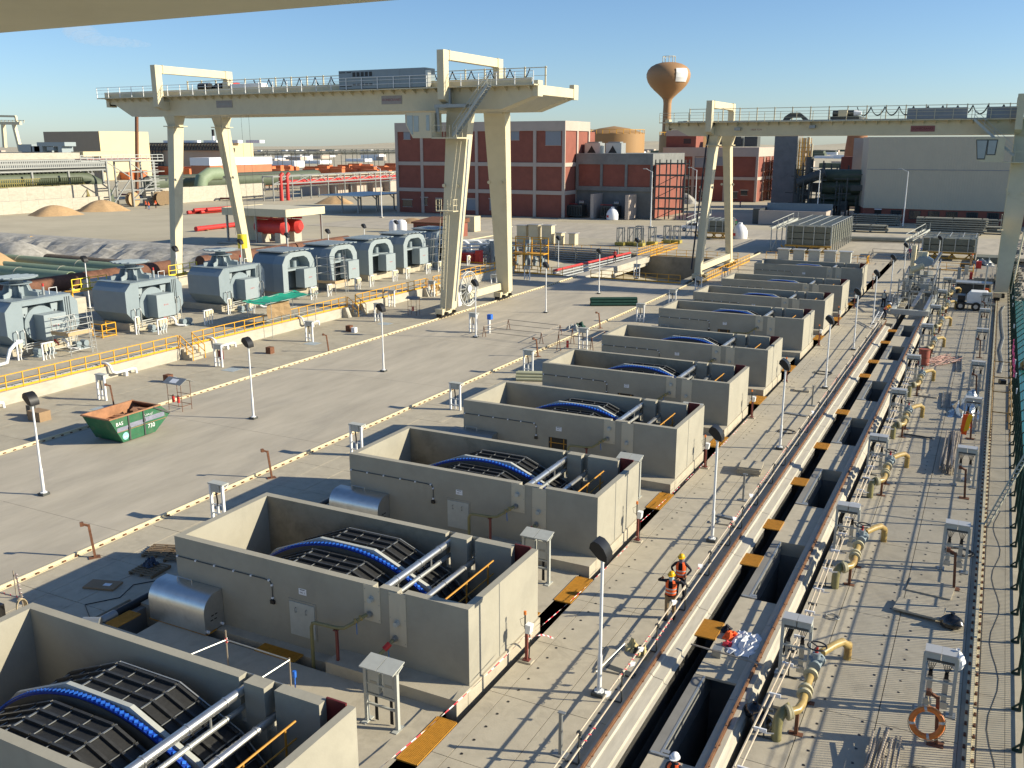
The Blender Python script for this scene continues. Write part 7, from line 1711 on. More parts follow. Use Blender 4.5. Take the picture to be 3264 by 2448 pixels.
pipes('pipe_bundle', 'bundle of pale green pipes between the fourth and fifth screen tanks', -15.4, 48.0, 4, 3.6, .12, .35, mat('pale_pipe', (.42, .42, .28), .5, n=.08, s=2)); pipes('pipe_bundle', 'few pale pipes stacked left of the fourth screen tank', -14.6, 38.3, 3, 2.4, .12, .9, MATS['pale_pipe'])
# white rags/boards
crumple((-15.8, 18.3, 0), .6, .6, .3, FOIL, 'foil_scrap', 'crumpled foil scrap left of the second screen tank', 'foil', 9, 5)
tag(MB().cbox((-14.2, 39.2, .12), (1.3, .6, .12), .2).build('white_sheet', WHTH), 'white folded sheet left of the fourth screen tank', 'sheet'); crumple((-43.0, 20.9, 0), 1.3, 1.0, .35, WHTH, 'white_bags', 'white sacks lying at the left edge below the kerb wall', 'sacks', 3, 7)
# light blue floor hatches
for k, (x, y) in enumerate([(-37.9,28.4),(-38.2,40.6),(-38.9,51.2),(-38.6,61.8)]): tag(MB().box(x-.6, x+.6, y-.55, y+.55, .003, .012).build('floor_hatch', mat('pale_blue_cover', (.33, .38, .40), .7, n=.1, s=3) if 'pale_blue_cover' not in MATS else MATS['pale_blue_cover']), 'pale blue-grey floor hatch on the left strip, %s from the skip' % ORD[k], 'hatch', 'pale floor hatches')
# green skip
t = thing('skip_container', 'battered green skip with open rusty inside, white 730 painted on its side', 'skip', (-31.7, 24.6, 0))
A = {'fl': (-33.75, 24.45), 'dummy': 0}
L0, L1 = Vector((-31.15, 22.6, 0)), Vector((-30.1, 28.9, 0))      # near right top edge runs along y
def SK(s_, y, z): return (-31.0+s_, y, z)
pt = [(22.15, 1.62), (28.2, 1.62), (28.95, 1.05), (26.6, .08), (23.6, .08)]     # side profile in y,z
b = MB(); n_ = len(pt); xr_, xl_ = -30.6, -32.9
prof = [(22.95, 1.62), (23.75, .08), (26.1, .08), (27.35, .95), (26.6, 1.62)]
o = [(xr_, y, z) for y, z in prof]+[(xl_, y, z) for y, z in prof]; b.add(o, [(0,1,2,3,4), (5,9,8,7,6), (0,5,6,1), (1,6,7,2), (2,7,8,3), (3,8,9,4)]); b.build('shell', SKIPG, t)
b = MB(); o = [(xr_-.06, y+(.06 if i == 0 else 0)-(.06 if i > 2 else 0), z+(.05 if z < 1.5 else 0)) for i, (y, z) in enumerate(prof)]+[(xl_+.06, y+(.06 if i == 0 else 0)-(.06 if i > 2 else 0), z+(.05 if z < 1.5 else 0)) for i, (y, z) in enumerate(prof)]; b.add(o, [(4,3,2,1,0), (6,7,8,9,5), (1,6,5,0), (2,7,6,1), (3,8,7,2), (4,9,8,3)]); b.build('inner_lining', SKIPR, t)
b = MB(); 
for x in (xr_, xl_): b.bar((x, 22.9, 1.63), (x, 26.65, 1.63), .1, .07); 
b.bar((xr_, 22.93, 1.63), (xl_, 22.93, 1.63), .1, .07); b.bar((xr_, 26.6, 1.60), (xl_, 26.6, 1.60), .1, .07); b.build('rim', SKIPR, t)
b = MB()
for y0_, yb_ in ((24.2, 24.4), (25.3, 25.9)): b.box(xr_, xr_+.05, y0_, y0_+.09, .1, 1.6)
b.bar((xr_+.03, 26.1, 1.62), (xr_+.03, 27.3, .98), .07, .09); b.box(xr_, xr_+.09, 24.18, 24.31, .75, .9); b.box(xr_, xr_+.09, 25.28, 25.41, .95, 1.1); b.build('rib', DSTL, t)
b = MB(); 
for y0_, y1_, z0_ in ((23.4, 24.19, .85), (24.3, 25.29, .93), (25.4, 26.9, 1.0)): b.box(xr_+.001, xr_+.008, y0_, y1_, z0_-.12, z0_+.16)
b.build('lilac_band', LILAC, t); b = MB(); b.box(xr_+.001, xr_+.014, 23.4, 27.0, .74, .77); b.build('seam', SKIPR, t)
wl = wloc(t)
text_mesh('BAS', .3, 'lettering', WHTH, t, (xr_+.012-wl[0], 23.6-wl[1], 1.22), (R(90), 0, R(90)), .002); text_mesh('730', .36, 'lettering', WHTH, t, (xr_+.012-wl[0], 25.85-wl[1], .55), (R(90), 0, R(90)), .002)
b = MB(); b.cyl((xr_+.006, 23.95, .42), (xr_+.012, 23.95, .42), .22, 20); em = b.build('round_emblem', mat('pale_cyan_emblem', (.25, .52, .55), .6, n=.1, s=5), t); text_mesh('BAS', .16, 'lettering', WHTH, em, (xr_+.015-wl[0], 23.95-wl[1], .38), (R(90), 0, R(90)), .001)
text_mesh('الوطنية', .16, 'lettering', WHTH, t, (xr_+.012-wl[0], 25.75-wl[1], 1.3), (R(90), 0, R(90)), .001)
b = MB(); o = []
random.seed(9)
for i in range(28): x = random.uniform(xl_+.3, xr_-.3); y = random.uniform(24.3, 26.5); z = .95+.6*math.exp(-((y-25.8)/.8)**2)*random.random(); b.cbox((x, y, z), (random.uniform(.2,.7), random.uniform(.2,.7), .08), random.random()*3)
b.build('debris', SKIPR, t); t.rotation_euler = (0,0,0)
# fire point
t = thing('fire_point', 'thin framed fire point with sloped roof and two red extinguishers behind the skip', 'fire point', (-33.2, 30.6, 0)); b = MB()
for x in (-33.8, -32.6):
    for y in (30.2, 31.0): b.cyl((x, y, 0), (x, y, 1.9), .02, 5)
for z in (.35, 1.0): b.bar((-33.8,30.2,z), (-32.6,30.2,z), .03); b.bar((-33.8,31.0,z), (-32.6,31.0,z), .03); b.bar((-32.6,30.2,z), (-32.6,31.0,z), .03)
b.build('frame', RUST, t); MB().prism([(30.0, 1.85), (30.6, 2.15), (31.2, 1.85), (31.2, 1.82), (30.6, 2.11), (30.0, 1.82)], 'x', -34.0, -32.4).build('roof', GREYM, t); MB().quad((-33.5, 30.1, 1.91), (-32.9, 30.1, 1.91), (-32.9, 30.45, 2.09), (-33.5, 30.45, 2.09)).build('roof_label', WHTH, t)
for x in (-33.45, -33.0): fe = MB().cyl((x, 30.3, .55), (x, 30.3, .95), .09, 10).build('extinguisher', REDP, t, True); MB().cyl((x, 30.3, .95), (x, 30.3, 1.05), .04, 8).build('extinguisher_head', BLK, fe)
fp = thing('fire_point', 'small fire point frame with red extinguisher left of the gantry leg', 'fire point', (-38.7, 67.1, 0)); b = MB()
for x in (-39.2, -38.2):
    for y in (66.8, 67.4): b.cyl((x, y, 0), (x, y, 1.7), .02, 5)
b.bar((-39.2,66.8,.9), (-38.2,66.8,.9), .03); b.build('frame', RUST, fp); MB().prism([(66.6, 1.7), (67.1, 1.95), (67.6, 1.7)], 'x', -39.4, -38.0).build('roof', GREYM, fp); MB().cyl((-38.6, 66.8, .5), (-38.6, 66.8, .95), .1, 10).build('extinguisher', REDP, fp, True)
# tube enclosure on the road and taped frame near fifth tank
def enclosure(name, label, q, z=.95, m=RUST, feet=True):
    t = thing(name, label, 'barrier', (q[0][0], q[0][1], 0), 'tube enclosures'); b = MB()
    for p in q: b.cyl((p[0]-.15, p[1], 0), (p[0], p[1], z), .03, 6); b.cyl((p[0]+.2, p[1], 0), (p[0], p[1], z), .03, 6)
    b.build('legs', m, t); b = MB()
    for a, c in zip(q, q[1:]+q[:1]): b.cyl((*a, z), (*c, z-.05), .028, 6); b.cyl((*a, z*.5), (*c, z*.5), .024, 6)
    b.build('tubes', TUBE, t); return t
enclosure('tube_enclosure', 'thin tube enclosure standing on the road beside the blue box', [(-27.0,60.6),(-26.6,64.6),(-21.2,64.4),(-21.1,60.2)])
enclosure('tube_enclosure', 'tube enclosure with red extinguisher around the frame near the sixth tank', [(-18.6,58.3),(-18.6,61.2),(-15.6,61.2),(-15.6,58.3)], 1.4); tag(MB().cyl((-18.2, 59.3, .1), (-18.2, 59.3, .7), .11, 10).build('extinguisher', REDP, None, True), 'red extinguisher beside the middle crane rail', 'extinguisher')
enclosure('tube_enclosure', 'tube enclosure beyond the tanks, left of the lamp post shadows', [(-3.6,139.0),(-3.6,143.5),(2.0,143.5),(2.0,139)], 1.1, TUBE); enclosure('tube_enclosure', 'small tube enclosure right of the pink tape behind the tenth tank', [(-2.8,132.2),(-2.8,134.6),(.2,134.6),(.2,132.2)], 1.0, TUBE)
enclosure('tube_enclosure', 'tube frame left of the tenth screen tank', [(-16.8,108.0),(-16.8,112.0),(-13.6,112.0),(-13.6,108.0)], 1.3, TUBE)
crumple((-20.9, 66.9, 0), 1.8, 1.6, .75, mat('grey_tarp', (.36, .37, .34), .7, n=.15, s=4), 'tarp_heap', 'grey and green tarpaulin heap beside the middle crane rail', 'tarpaulin', 7); crumple((-20.6, 67.6, .25), 1.0, .9, .65, GNET, 'green_tarp', 'dark green tarpaulin on the grey heap', 'tarpaulin', 8, 6)
pipes('green_pipe_pile', 'small pile of dark green bars on the road near the tarpaulin heap', -22.5, 81.5, 4, 5.0, .16, .5, GNET)
MB_ = MB(); 
b = MB(); b.cyl((-47.6, 69.5, 0), (-47.6, 69.5, 0.01), .1, 6)
# ------------------------------------------------------------------ basin railings, pipe fences
yrail('guard_railing', [(-58, 100.75), (-37.2, 100.75)], 0, 'yellow railing on the near brink of the basin, left of the bridge beam', 1.6); yrail('guard_railing', [(-33.2, 100.75), (-21.2, 100.75)], 0, 'yellow railing on the near brink of the basin, right of the bridge beam', 1.6)
yrail('guard_railing', [(-33.6, 128.6), (-20.9, 128.6)], 0, 'yellow railing on the far brink of the basin, right part', 1.6); yrail('guard_railing', [(-61, 128.6), (-36.5, 128.6)], 0, 'yellow railing on the far brink of the basin, left part', 1.6)
yrail('guard_railing', [(-34.0, 126.8), (-34.0, 140.5)], 0, 'slanting yellow railing along the crane rail beyond the bridge beam', .7); yrail('guard_railing', [(-36.4, 127.5), (-36.4, 140.0)], 0, 'yellow railing left of the crane rail beyond the bridge beam', .9)
yrail('guard_railing', [(-18.9, 101.5), (-18.9, 127.5)], 0, 'yellow railing along the middle crane rail at the second gantry legs', .9); yrail('guard_railing', [(-17.6, 132.6), (-3.0, 133.3)], 0, 'yellow railing behind the row of five grey cabinets', 1.4, kick=False); yrail('guard_railing', [(-3.0, 131.6), (-3.0, 134.2)], 0, 'short yellow railing with pink tape right of the five cabinets', .6)
yrail('guard_railing', [(4.2, 124.0), (4.2, 129.5), (11.0, 129.5), (11.0, 124.0)], 0, 'yellow railing around the hatch before the right screen rack', 1.7)
def pfence(name, label, a, c, z, h, n_, m, top=None, posts=2.6):
    t = thing(name, label, 'pipe fence', (a[0], a[1], z), 'pipe fences in the basin')
    for i in range(n_):
        zz = z+.2+(h-.3)*i/(n_-1); mm = top if (top and i == n_-1) else m; b = MB(); b.cyl((*a, zz), (*c, zz), .13 if mm is not top else .17, 8); b.build('pipe', mm, t, True)
    L_ = math.hypot(c[0]-a[0], c[1]-a[1]); k = int(L_/posts); me = MB().box(-.07, .07, -.2, .2, 0, h).mesh('post', GREYM)
    for i in range(k+1): o = bpy.data.objects.new('post', me); col.objects.link(o); o.parent = t; o.location = ((c[0]-a[0])*i/k, (c[1]-a[1])*i/k, 0)
pfence('pipe_fence', 'stacked grey pipes with a red top pipe running back along the basin', (-38.9, 101.6), (-37.2, 126.5), -1.6, 2.2, 6, GALV, REDP); pfence('pipe_fence', 'stacked dark grey pipes along the far wall of the basin', (-61, 127.2), (-39.5, 127.2), -1.6, 2.4, 7, GREYM, None, 3.2)
# cabinets at the back
def cab(x, y, w_, d, h, label, m=FRAMEG, grp='grey cabinets', rz=0):
    t = thing('cabinet', label, 'electrical cabinet', (x, y, 0), grp); MB().box(x-w_/2, x+w_/2, y-d/2, y+d/2, .0, h).build('body', m, t); MB().box(x-w_/2-.15, x+w_/2+.2, y-d/2-.2, y+d/2+.2, h, h+.12).build('roof', STRP, t); MB().box(x-w_/2+.12, x+w_/2-.12, y-d/2-.02, y-d/2-.001, .25, h-.15).build('door', m, t)
for k in range(5): cab(-14.6+k*2.2, 130.6, 1.5, 1.0, 1.75, 'grey roofed cabinet behind the tenth screen tank, %s from the left' % ORD[k])
xs5 = [(-62.5, 1.8, 3.0), (-60.2, 1.8, 3.2), (-57.6, 1.8, 3.2), (-55.3, 1.0, 2.0), (-52.8, 1.1, 2.0)]
for k, (x, w_, h) in enumerate(xs5): cab(x+1.2, 137.5, w_, 1.5, h, 'pale cabinet beyond the basin far railing, %s from the left' % ORD[k], CREAM, 'pale cabinets beyond the basin')
# frames with yellow bases beyond the basin
t = thing('steel_support', 'cluster of grey steel frames with yellow bases beyond the basin', 'steel frames', (-41, 144, 0)); random.seed(4)
for k, (x, y) in enumerate([(-44.5,139.8),(-43.0,141.0),(-41.2,140.2),(-42.8,144.5),(-40.0,143.2),(-38.6,147.2),(-37.0,147.6)]):
    b = MB()
    for dx in (0, 1.0):
        for dy in (0, .9): b.box(x+dx-.08, x+dx+.08, y+dy-.08, y+dy+.08, .3, 3.1)
    b.bar((x,y,3.0), (x+1,y,3.0), .16); b.bar((x,y+.9,3.0), (x+1,y+.9,3.0), .16); b.bar((x,y,.6), (x+1,y,2.6), .08); b.build('frame', GREYM, t); MB().box(x-.3, x+1.3, y-.3, y+1.2, .1, .6).build('yellow_base', mat('olive_yellow', (.33, .27, .06), .7, n=.2, s=3) if 'olive_yellow' not in MATS else MATS['olive_yellow'], t)
# screen racks
SLT = mat('olive_grey_slat', (.15, .155, .12), .6, n=.12, s=2); YFR = mat('ochre_frame', (.42, .23, .035), .6, n=.15, s=2)
def srack(name, label, x0, x1, y0, y1, h, nslat, stair=True):
    t = thing(name, label, 'screen rack', ((x0+x1)/2, (y0+y1)/2, 0), 'stacked screen racks')
    ny_ = max(3, int((y1-y0)/2.2))
    for i in range(nslat):
        z0_, z1_ = 1.3+(h-1.3)*i/nslat, 1.3+(h-1.3)*(i+1)/nslat-.1
        for j in range(ny_): ya, yb_ = y0+(y1-y0)*j/ny_, y0+(y1-y0)*(j+1)/ny_-.25; MB().box(x0, x1, ya, yb_, z0_, z1_).build('screen_panel', SLT, t)
    for j in range(ny_+1):
        y = min(y0+(y1-y0)*j/ny_, y1); b = MB()
        for x in (x0-.12, x1+.12): b.box(x-.1, x+.1, y-.12, y+.02, 0, h+.15)
        b.box(x0-.1, x1+.1, y-.12, y+.02, h+.0, h+.16); b.build('portal', FRAMEG, t)
    for i in range(4): x = x0+(x1-x0)*(i+.5)/4; MB().box(x-.06, x+.06, y0-.16, y0-.02, 1.3, h).build('front_stile', FRAMEG, t)
    for x in [x0+(x1-x0)*i/4 for i in range(5)]: MB().box(x-.05, x+.05, y0, y1, h+.16, h+.24).build('top_rail', GALV, t)
    b = MB(); b.bar((x0-.2, y0-.3, 1.15), (x1+.2, y0-.3, 1.15), .3, .28); b.bar((x0-.2, y0-.3, .35), (x1+.2, y0-.3, .35), .3, .22)
    for i in range(7): x = x0+(x1-x0)*i/6; b.bar((x, y0-.3, .35), (x+(.8 if i%2 else -.8), y0-.3, 1.15), .2)
    b.build('ochre_frame', YFR, t)
    if stair:
        b = MB(); b.bar((x0-2.6, y0+.5, h-.6), (x0-.4, y0+6.5, h+.6), .12, .3); b.bar((x0-1.6, y0+.5, h-.6), (x0+.3, y0+6.5, h+.6), .12, .3)
        for i in range(5): q = i/4; b.bar((x0-2.6+2.2*q, y0+.5+6*q, 0), (x0-2.6+2.2*q, y0+.5+6*q, h-.5+1.1*q), .14); b.bar((x0-1.6+1.9*q, y0+.5+6*q, h-.6+1.2*q), (x0-1.6+1.9*q, y0+.5+6*q, h+.5+1.2*q), .08)
        b.bar((x0-2.6, y0+.5, h+.3), (x0-.4, y0+6.5, h+1.5), .08); b.bar((x0-2.6, y0+.5, 0), (x0-1.6, y0+.5, 2.2), .14); b.build('stair', FRAMEG, t)
srack('screen_rack', 'big stack of dark screens with ochre front frame beyond the tanks, steep stair at its left', -16.6, -9.9, 142.6, 165, 4.3, 3); srack('screen_rack', 'stack of dark screens with ochre front frame near the three workers', 3.6, 10.6, 142.3, 150.5, 3.3, 2); srack('screen_rack', 'small dark screen stack with ochre base between the second gantry legs', -35.6, -30.6, 158.6, 164, 3.4, 2)
# white tank bottles
for k, (u, v, s_) in enumerate(((2357, 760, 1.0), (1952, 700, 1.0))):
    p = G(u, v); t = thing('white_water_tank', ['round white plastic water tank right of the second gantry legs', 'round white water tank with red mark before the brick annex'][k], 'water tank', (p.x, p.y, 0), 'round white tanks'); b = MB(); b.lathe([(1.35, 0), (1.4, .2), (1.4, 1.3), (1.1, 2.0), (.6, 2.5), (.4, 2.6), (.4, 2.9), (.01, 2.95)], (p.x, p.y, 0), 20); b.build('shell', WHTH, t, True); MB().cbox((p.x-.7, p.y-1.28, .8), (.5, .1, .5), -.4).build('red_mark', REDP, t)
# pickup
p = G(2205, 738)
t = thing('pickup', 'white pickup truck on the back road, partly behind the second gantry leg', 'pickup truck', (p.x, p.y, 0)); X, Y = p.x, p.y
b = MB(); b.prism([(X-2.5,.55),(X-2.5,1.0),(X-1.2,1.15),(X-.5,1.75),(X+.9,1.78),(X+1.1,1.15),(X+2.7,1.15),(X+2.7,.55)], 'y', Y, Y+1.8); b.build('body', WHITE, t)
b = MB(); b.prism([(X-1.0,1.17),(X-.42,1.66),(X+.8,1.68),(X+.9,1.17)], 'y', Y-.01, Y-.002); b.build('side_window', GLASS, t)
for x in (X-1.6, X+1.7): wv = MB(); wv.cyl((x, Y-.02, .38), (x, Y+.22, .38), .38, 14); wh = wv.build('wheel', BLK, t, True); wv = MB(); wv.cyl((x, Y-.035, .38), (x, Y-.02, .38), .2, 10); wv.build('rim', STRP, wh)
# white van by the hall
p = G(3095, 715); t = thing('parked_car', 'pale car with dark windows in front of the beige hall windows', 'car', (p.x, 210, 0)); X = p.x; b = MB(); b.prism([(X-2.3,.4),(X-2.3,.9),(X-1.3,1.2),(X-.4,1.75),(X+1.9,1.75),(X+2.3,1.0),(X+2.3,.4)], 'y', 208, 209.8); b.build('body', GALV, t); MB().prism([(X-1.1,1.2),(X-.35,1.62),(X+1.6,1.62),(X+1.8,1.15)], 'y', 207.98, 207.998).build('side_window', GLASS, t)
for x in (X-1.4, X+1.4): MB().cyl((x, 207.95, .35), (x, 208.2, .35), .35, 12).build('wheel', BLK, t, True)
# pallets of beams before the hall
BEAM = mat('olive_beam_stack', (.24, .24, .20), .7, n=.12, s=1.5)
for k, (u, v, w_, n_) in enumerate(((2790, 705, 150, 5), (2770, 728, 120, 3), (3030, 735, 210, 7), (3110, 722, 150, 5), (3190, 735, 130, 3), (2545, 712, 60, 4))):
    p = G(u, v+12); sc_ = (p-Vector((CX,CY,CZ))).dot(_f)/FPX; t = thing('beam_stack', 'low stack of grey-olive beams on the ground before the hall, %s one' % ['upper left', 'lower left', 'central tallest', 'central right', 'far right', 'leftmost small'][k], 'beams', (p.x, p.y, 0), 'stacks of long beams')
    for i in range(n_): MB().box(p.x-w_*sc_/2, p.x+w_*sc_/2-random.random(), p.y, p.y+2.5, .25+i*.42, .25+i*.42+.26).build('beam_layer', BEAM, t)
    b = MB()
    for i in range(3): x = p.x+w_*sc_*(-.4+.4*i); b.box(x, x+.2, p.y+.1, p.y+2.4, 0, .25+n_*.42-.16)
    b.build('spacer', DSTL, t)
b = MB(); a, c = G(2680, 768), G(2950, 776); b.cyl((a.x, a.y, .5), (c.x, c.y, .5), .45, 10); tag(b.build('long_pipe', BEAM, None, True), 'long grey pipe lying left of the right screen rack', 'pipe')
# shelter with red vessels
cs = [(-116.1,127.2),(-90.2,109.9)]
SX0, SX1, SY0, SY1 = -108.6, -94.4, 113.6, 124.0
t = thing('shelter', 'cream roofed open shelter over two bright red vessels behind the pumps', 'shelter', (-101, 117, 0))
MB().box(SX0, SX1, SY0, SY1, 6.0, 6.12).build('roof', CREAM, t); b = MB(); b.box(SX0-.1, SX1+.1, SY0-.12, SY0, 4.9, 6.18); b.box(SX1, SX1+.12, SY0, SY1, 4.9, 6.18); b.box(SX0-.1, SX0, SY0, SY1, 4.9, 6.18); b.build('fascia', CREAM, t)
for x in (SX0+.5, (SX0+SX1)/2, SX1-.4):
    for y in (SY0+.4, SY1-.5): MB().box(x-.14, x+.14, y-.14, y+.14, 0, 4.9).build('column', GREYM, t)
MB().box(SX0-.0, SX0+3.6, SY0+4, SY1-.2, 0, 4.6).build('partition', CREAM, t); MB().box(SX0-1, SX1+1, SY0-1, SY1+1, 0, .25).build('plinth', CURB, t)
for k, (y, lb) in enumerate(((115.9, 'bright red horizontal vessel on grey saddles, front one under the cream shelter'), (119.6, 'bright red horizontal vessel, rear one under the cream shelter'))):
    v_ = thing('red_vessel', lb, 'vessel', (-99.5, y, .25), 'red vessels'); b = MB(); b.cyl((-102.6, y, 2.9), (-96.8, y, 2.9), 1.25, 20); b.cyl((-103.2, y, 2.9), (-102.6, y, 2.9), .7, 20, 1.25); b.cyl((-96.8, y, 2.9), (-96.2, y, 2.9), 1.25, 20, .7); b.build('shell', REDP, v_, True)
    for x in (-101.8, -97.6): MB().box(x-.6, x+.6, y-1.0, y+1.0, .25, 2.0).build('saddle', CURB, v_)
    b = MB(); b.bar((-103, y, 4.4), (-96, y, 4.4), .3); b.cyl((-100, y, 4.1), (-100, y, 4.5), .4, 10); b.build('top_pipe', REDP, v_)
# red pipes on ground
for k, (u0, v0, u1, v1, n_, r_) in enumerate(((598, 683, 745, 672, 4, .45), (625, 738, 760, 722, 1, .5))):
    a, c = G(u0, v0), G(u1, v1); t = thing('red_pipe_pile', ['pile of bright red pipes left of the shelter', 'single bright red pipe with bent end before the shelter'][k], 'pipes', tuple(a), 'bright red pipes')
    for i in range(n_): b = MB(); q = Vector((.9*i, 1.3*i, 0)); b.cyl(a+q+Vector((0,0,r_+(i%2)*.5)), c+q+Vector((0,0,r_+(i%2)*.5)), r_, 10); b.build('pipe', REDP, t, True)
    b = MB(); d_ = (c-a); [b.cbox(tuple(a+d_*f_+Vector((0,0,.1))), (1.8, .4, .2), 0) for f_ in (.2, .6, .9)]; b.build('timber', WOOD, t)
a, c = G(1010, 782), G(1160, 815); b = MB(); b.cyl((a.x, a.y, .3), (c.x, c.y, .3), .22, 8); tag(b.build('dark_red_pipe', DRED, None, True), 'long dark red pipe on the ground right of the shelter', 'pipe')
a, c = G(380, 625), G(745, 640); b = MB(); b.cyl((a.x, a.y, .6), (c.x, c.y, .6), .28, 8); tag(b.build('dark_red_pipeline', DRED, None, True), 'long thin dark red pipeline below the pale wall at the left', 'pipe')
p = G(1265, 715); 
# excavator
p = G(110, 612, 3.0); t = thing('excavator', 'orange excavator working behind the pale wall at the left', 'excavator', (p.x, p.y, 0)); X, Y, Z = p.x, p.y, 3.0
b = MB(); b.box(X-1.5, X+1.5, Y-3.0, Y+1.6, Z+1.2, Z+2.4); b.box(X-1.5, X+1.5, Y-3.6, Y-2.2, Z+1.4, Z+3.0); b.build('upper_body', EXCV, t); cb = MB().box(X+.2, X+1.5, Y-.6, Y+1.5, Z+2.4, Z+4.2).build('cab', EXCV, t); MB().box(X+1.51, X+1.53, Y-.3, Y+1.2, Z+2.7, Z+3.9).build('window', GLASS, cb)
b = MB(); b.bar((X, Y+1.2, Z+2.2), (X, Y+3.2, Z+5.4), .6, .8); b.bar((X, Y+3.2, Z+5.4), (X, Y+4.6, Z+3.0), .5, .6); b.build('boom', EXCV, t); b = MB(); b.box(X-.6, X+.6, Y+4.2, Y+5.3, Z+1.6, Z+3.0); b.build('bucket', RUST, t)
for s_ in (-1.2, .7): MB().box(X+s_, X+s_+.6, Y-2.4, Y+2.2, Z-3.0+3.0, Z+1.1).build('track', BLK, t)
# cable reels
for k, (u, v) in enumerate(((512, 655), (530, 652), (425, 658))):
    p = G(u, v); t = thing('wooden_reel', ['brown wooden cable reel left of the gantry left leg', 'second brown cable reel right behind the first', 'light brown cable reel at the foot of the scaffold tower'][k], 'cable reel', (p.x, p.y, 0), 'wooden cable reels'); b = MB()
    for dx in (-.7, .6): b.cyl((p.x+dx, p.y, 2.0), (p.x+dx+.12, p.y, 2.0), 2.0, 20)
    b.build('flange', WOOD if k < 2 else PLY, t, True); MB().cyl((p.x-.6, p.y, 2.0), (p.x+.6, p.y, 2.0), 1.1, 14).build('drum', RUST, t, True)
# brick hut, white tanks near the arched pumps, cream box
p = G(1325, 745); q = G(1412, 720); t = thing('brick_hut', 'small red brick hut with dark doorway behind the last arched pumps', 'hut', (p.x, p.y, 0)); hy = G(1390, 760).y; x0_, x1_ = OY(1318, 740, hy).x, OY(1445, 740, hy).x
MB().box(x0_, x1_-1, hy, hy+7, 0, 2.6).build('wall', BRICK, t); MB().prism([(hy-.3, 2.6), (hy+7.3, 2.6), (hy+7.3, 3.4), (hy-.3, 2.9)], 'x', x0_-.3, x1_-.7).build('roof', RUST, t); MB().box(x0_+.8, x0_+2.2, hy-.03, hy-.001, .1, 2.2).build('doorway', BLK, t)
for k, u in enumerate((1258, 1280)): 
    c = G(u, 738); t = thing('white_poly_tank', ['white round plastic tank behind the third arched pump, left one', 'white round plastic tank behind the third arched pump, right one'][k], 'water tank', (c.x, c.y, 0), 'white plastic tanks'); b = MB(); b.lathe([(1.1, 0), (1.1, 1.7), (.8, 2.2), (.35, 2.35), (.01, 2.4)], (c.x, c.y, 0), 18); b.build('shell', WHTH, t, True)
c = G(1490, 738); tag(MB().box(c.x-1.6, c.x+1.6, c.y, c.y+2.5, 0, 3.0).build('cream_container', CREAM), 'cream container standing between the gantry right legs, far side', 'container')
# tangled equipment between the gantry right legs
t = thing('pipe_manifold', 'tangle of white and dark pipes, valves and yellow platforms between the big gantry right legs', 'pipe manifold', (-52, 106, 0)); random.seed(31); b = MB(); b2 = MB(); b3 = MB(); b4 = MB()
for i in range(5): b.tube([(-60+i*1.6, 104+i, .5), (-60+i*1.6, 104+i, 2.6), (-59+i*1.6, 105+i, 3.2), (-57+i*1.6, 105.5+i, 3.2), (-56.3+i*1.6, 106+i, 2.6), (-56.3+i*1.6, 106+i, .8)], .28, 8)
for i in range(5): b.cyl((-62, 103+i*.2, .6+i*.45), (-50, 105+i*.2, 1.4+i*.45), .16, 8)
for i in range(26): x, y = random.uniform(-54, -42), random.uniform(103, 110); h_ = random.uniform(1.2, 4.2); b2.cyl((x, y, 0), (x, y, h_), random.uniform(.1, .35), 8); b2.box(x-.3, x+.3, y-.3, y+.3, h_-.8, h_-.3); b4.bar((x, y, h_*.6), (x+random.uniform(-2, 2), y+random.uniform(-2, 2), h_*.6), .12)
for x in (-46.5, -44.0, -41.5):
    for y in (103.0, 105.4): b3.bar((x, y, 0), (x, y, 4.4), .12)
for z in (2.3, 3.4, 4.4): b3.bar((-46.5, 103, z), (-41.5, 103, z), .1); b3.bar((-46.5, 105.4, z), (-41.5, 105.4, z), .1); b3.bar((-41.5, 103, z), (-41.5, 105.4, z), .1)
b3.box(-46.5, -41.5, 103, 105.4, 2.2, 2.32)
for i in range(7): b3.box(-46.3, -45.7, 103.2+0, 104, .3*i, .3*i+.05)
b.build('white_pipes', WHITE, t, True); b2.build('valve_bodies', PUMPM, t); b3.build('yellow_platform', YEL, t); b4.build('dark_pipes', DSTL, t)
MB().box(-57.5, -51.5, 102.0, 103.6, 0, 2.1).build('red_container', REDP, t)
b = MB(); b.box(-50.9, -50.2, 101.6, 102.6, 0, 2.6); b.build('red_cabinet', REDP, t)
yrail('guard_railing', [(-62, 101.1), (-41, 101.1)], 0, 'yellow railing in front of the pipe tangle at the big gantry right legs', 1.5)
# ------------------------------------------------------------------ right side: trolley machine, trailer, fence
t = thing('rake_machine', 'grey trash rake machine straddling the channel, worker in lime vest on it', 'rake machine', (6.4, 94, 0))
b = MB(); b.box(4.6, 8.1, 87.6, 88.1, .35, .85); b.box(4.5, 4.9, 88, 104, .4, .75); b.box(7.8, 8.2, 88, 106, .4, .75); b.build('base_frame', FRAMEG, t)
for (x, y) in ((4.7, 88.6), (8.0, 88.6), (4.7, 103), (8.0, 105)): MB().cyl((x-.1, y, .35), (x+.1, y, .35), .22, 12).build('wheel', DSTL, t, True)
b = MB()
for x in (4.8, 5.9, 8.0):
    for y in (91.5, 97, 103): b.bar((x, y, .7), (x, y, 3.4), .14)
for y in (91.5, 97, 103): b.bar((4.8, y, 2.2), (8.0, y, 2.2), .14); b.bar((4.8, y, 3.2), (8, y, 3.2), .1)
b.bar((4.8, 91.5, 2.2), (4.8, 103, 3.4), .12); b.bar((8.0, 91.5, 2.8), (8.0, 103, 4.4), .12); b.build('uprights', GREYM, t)
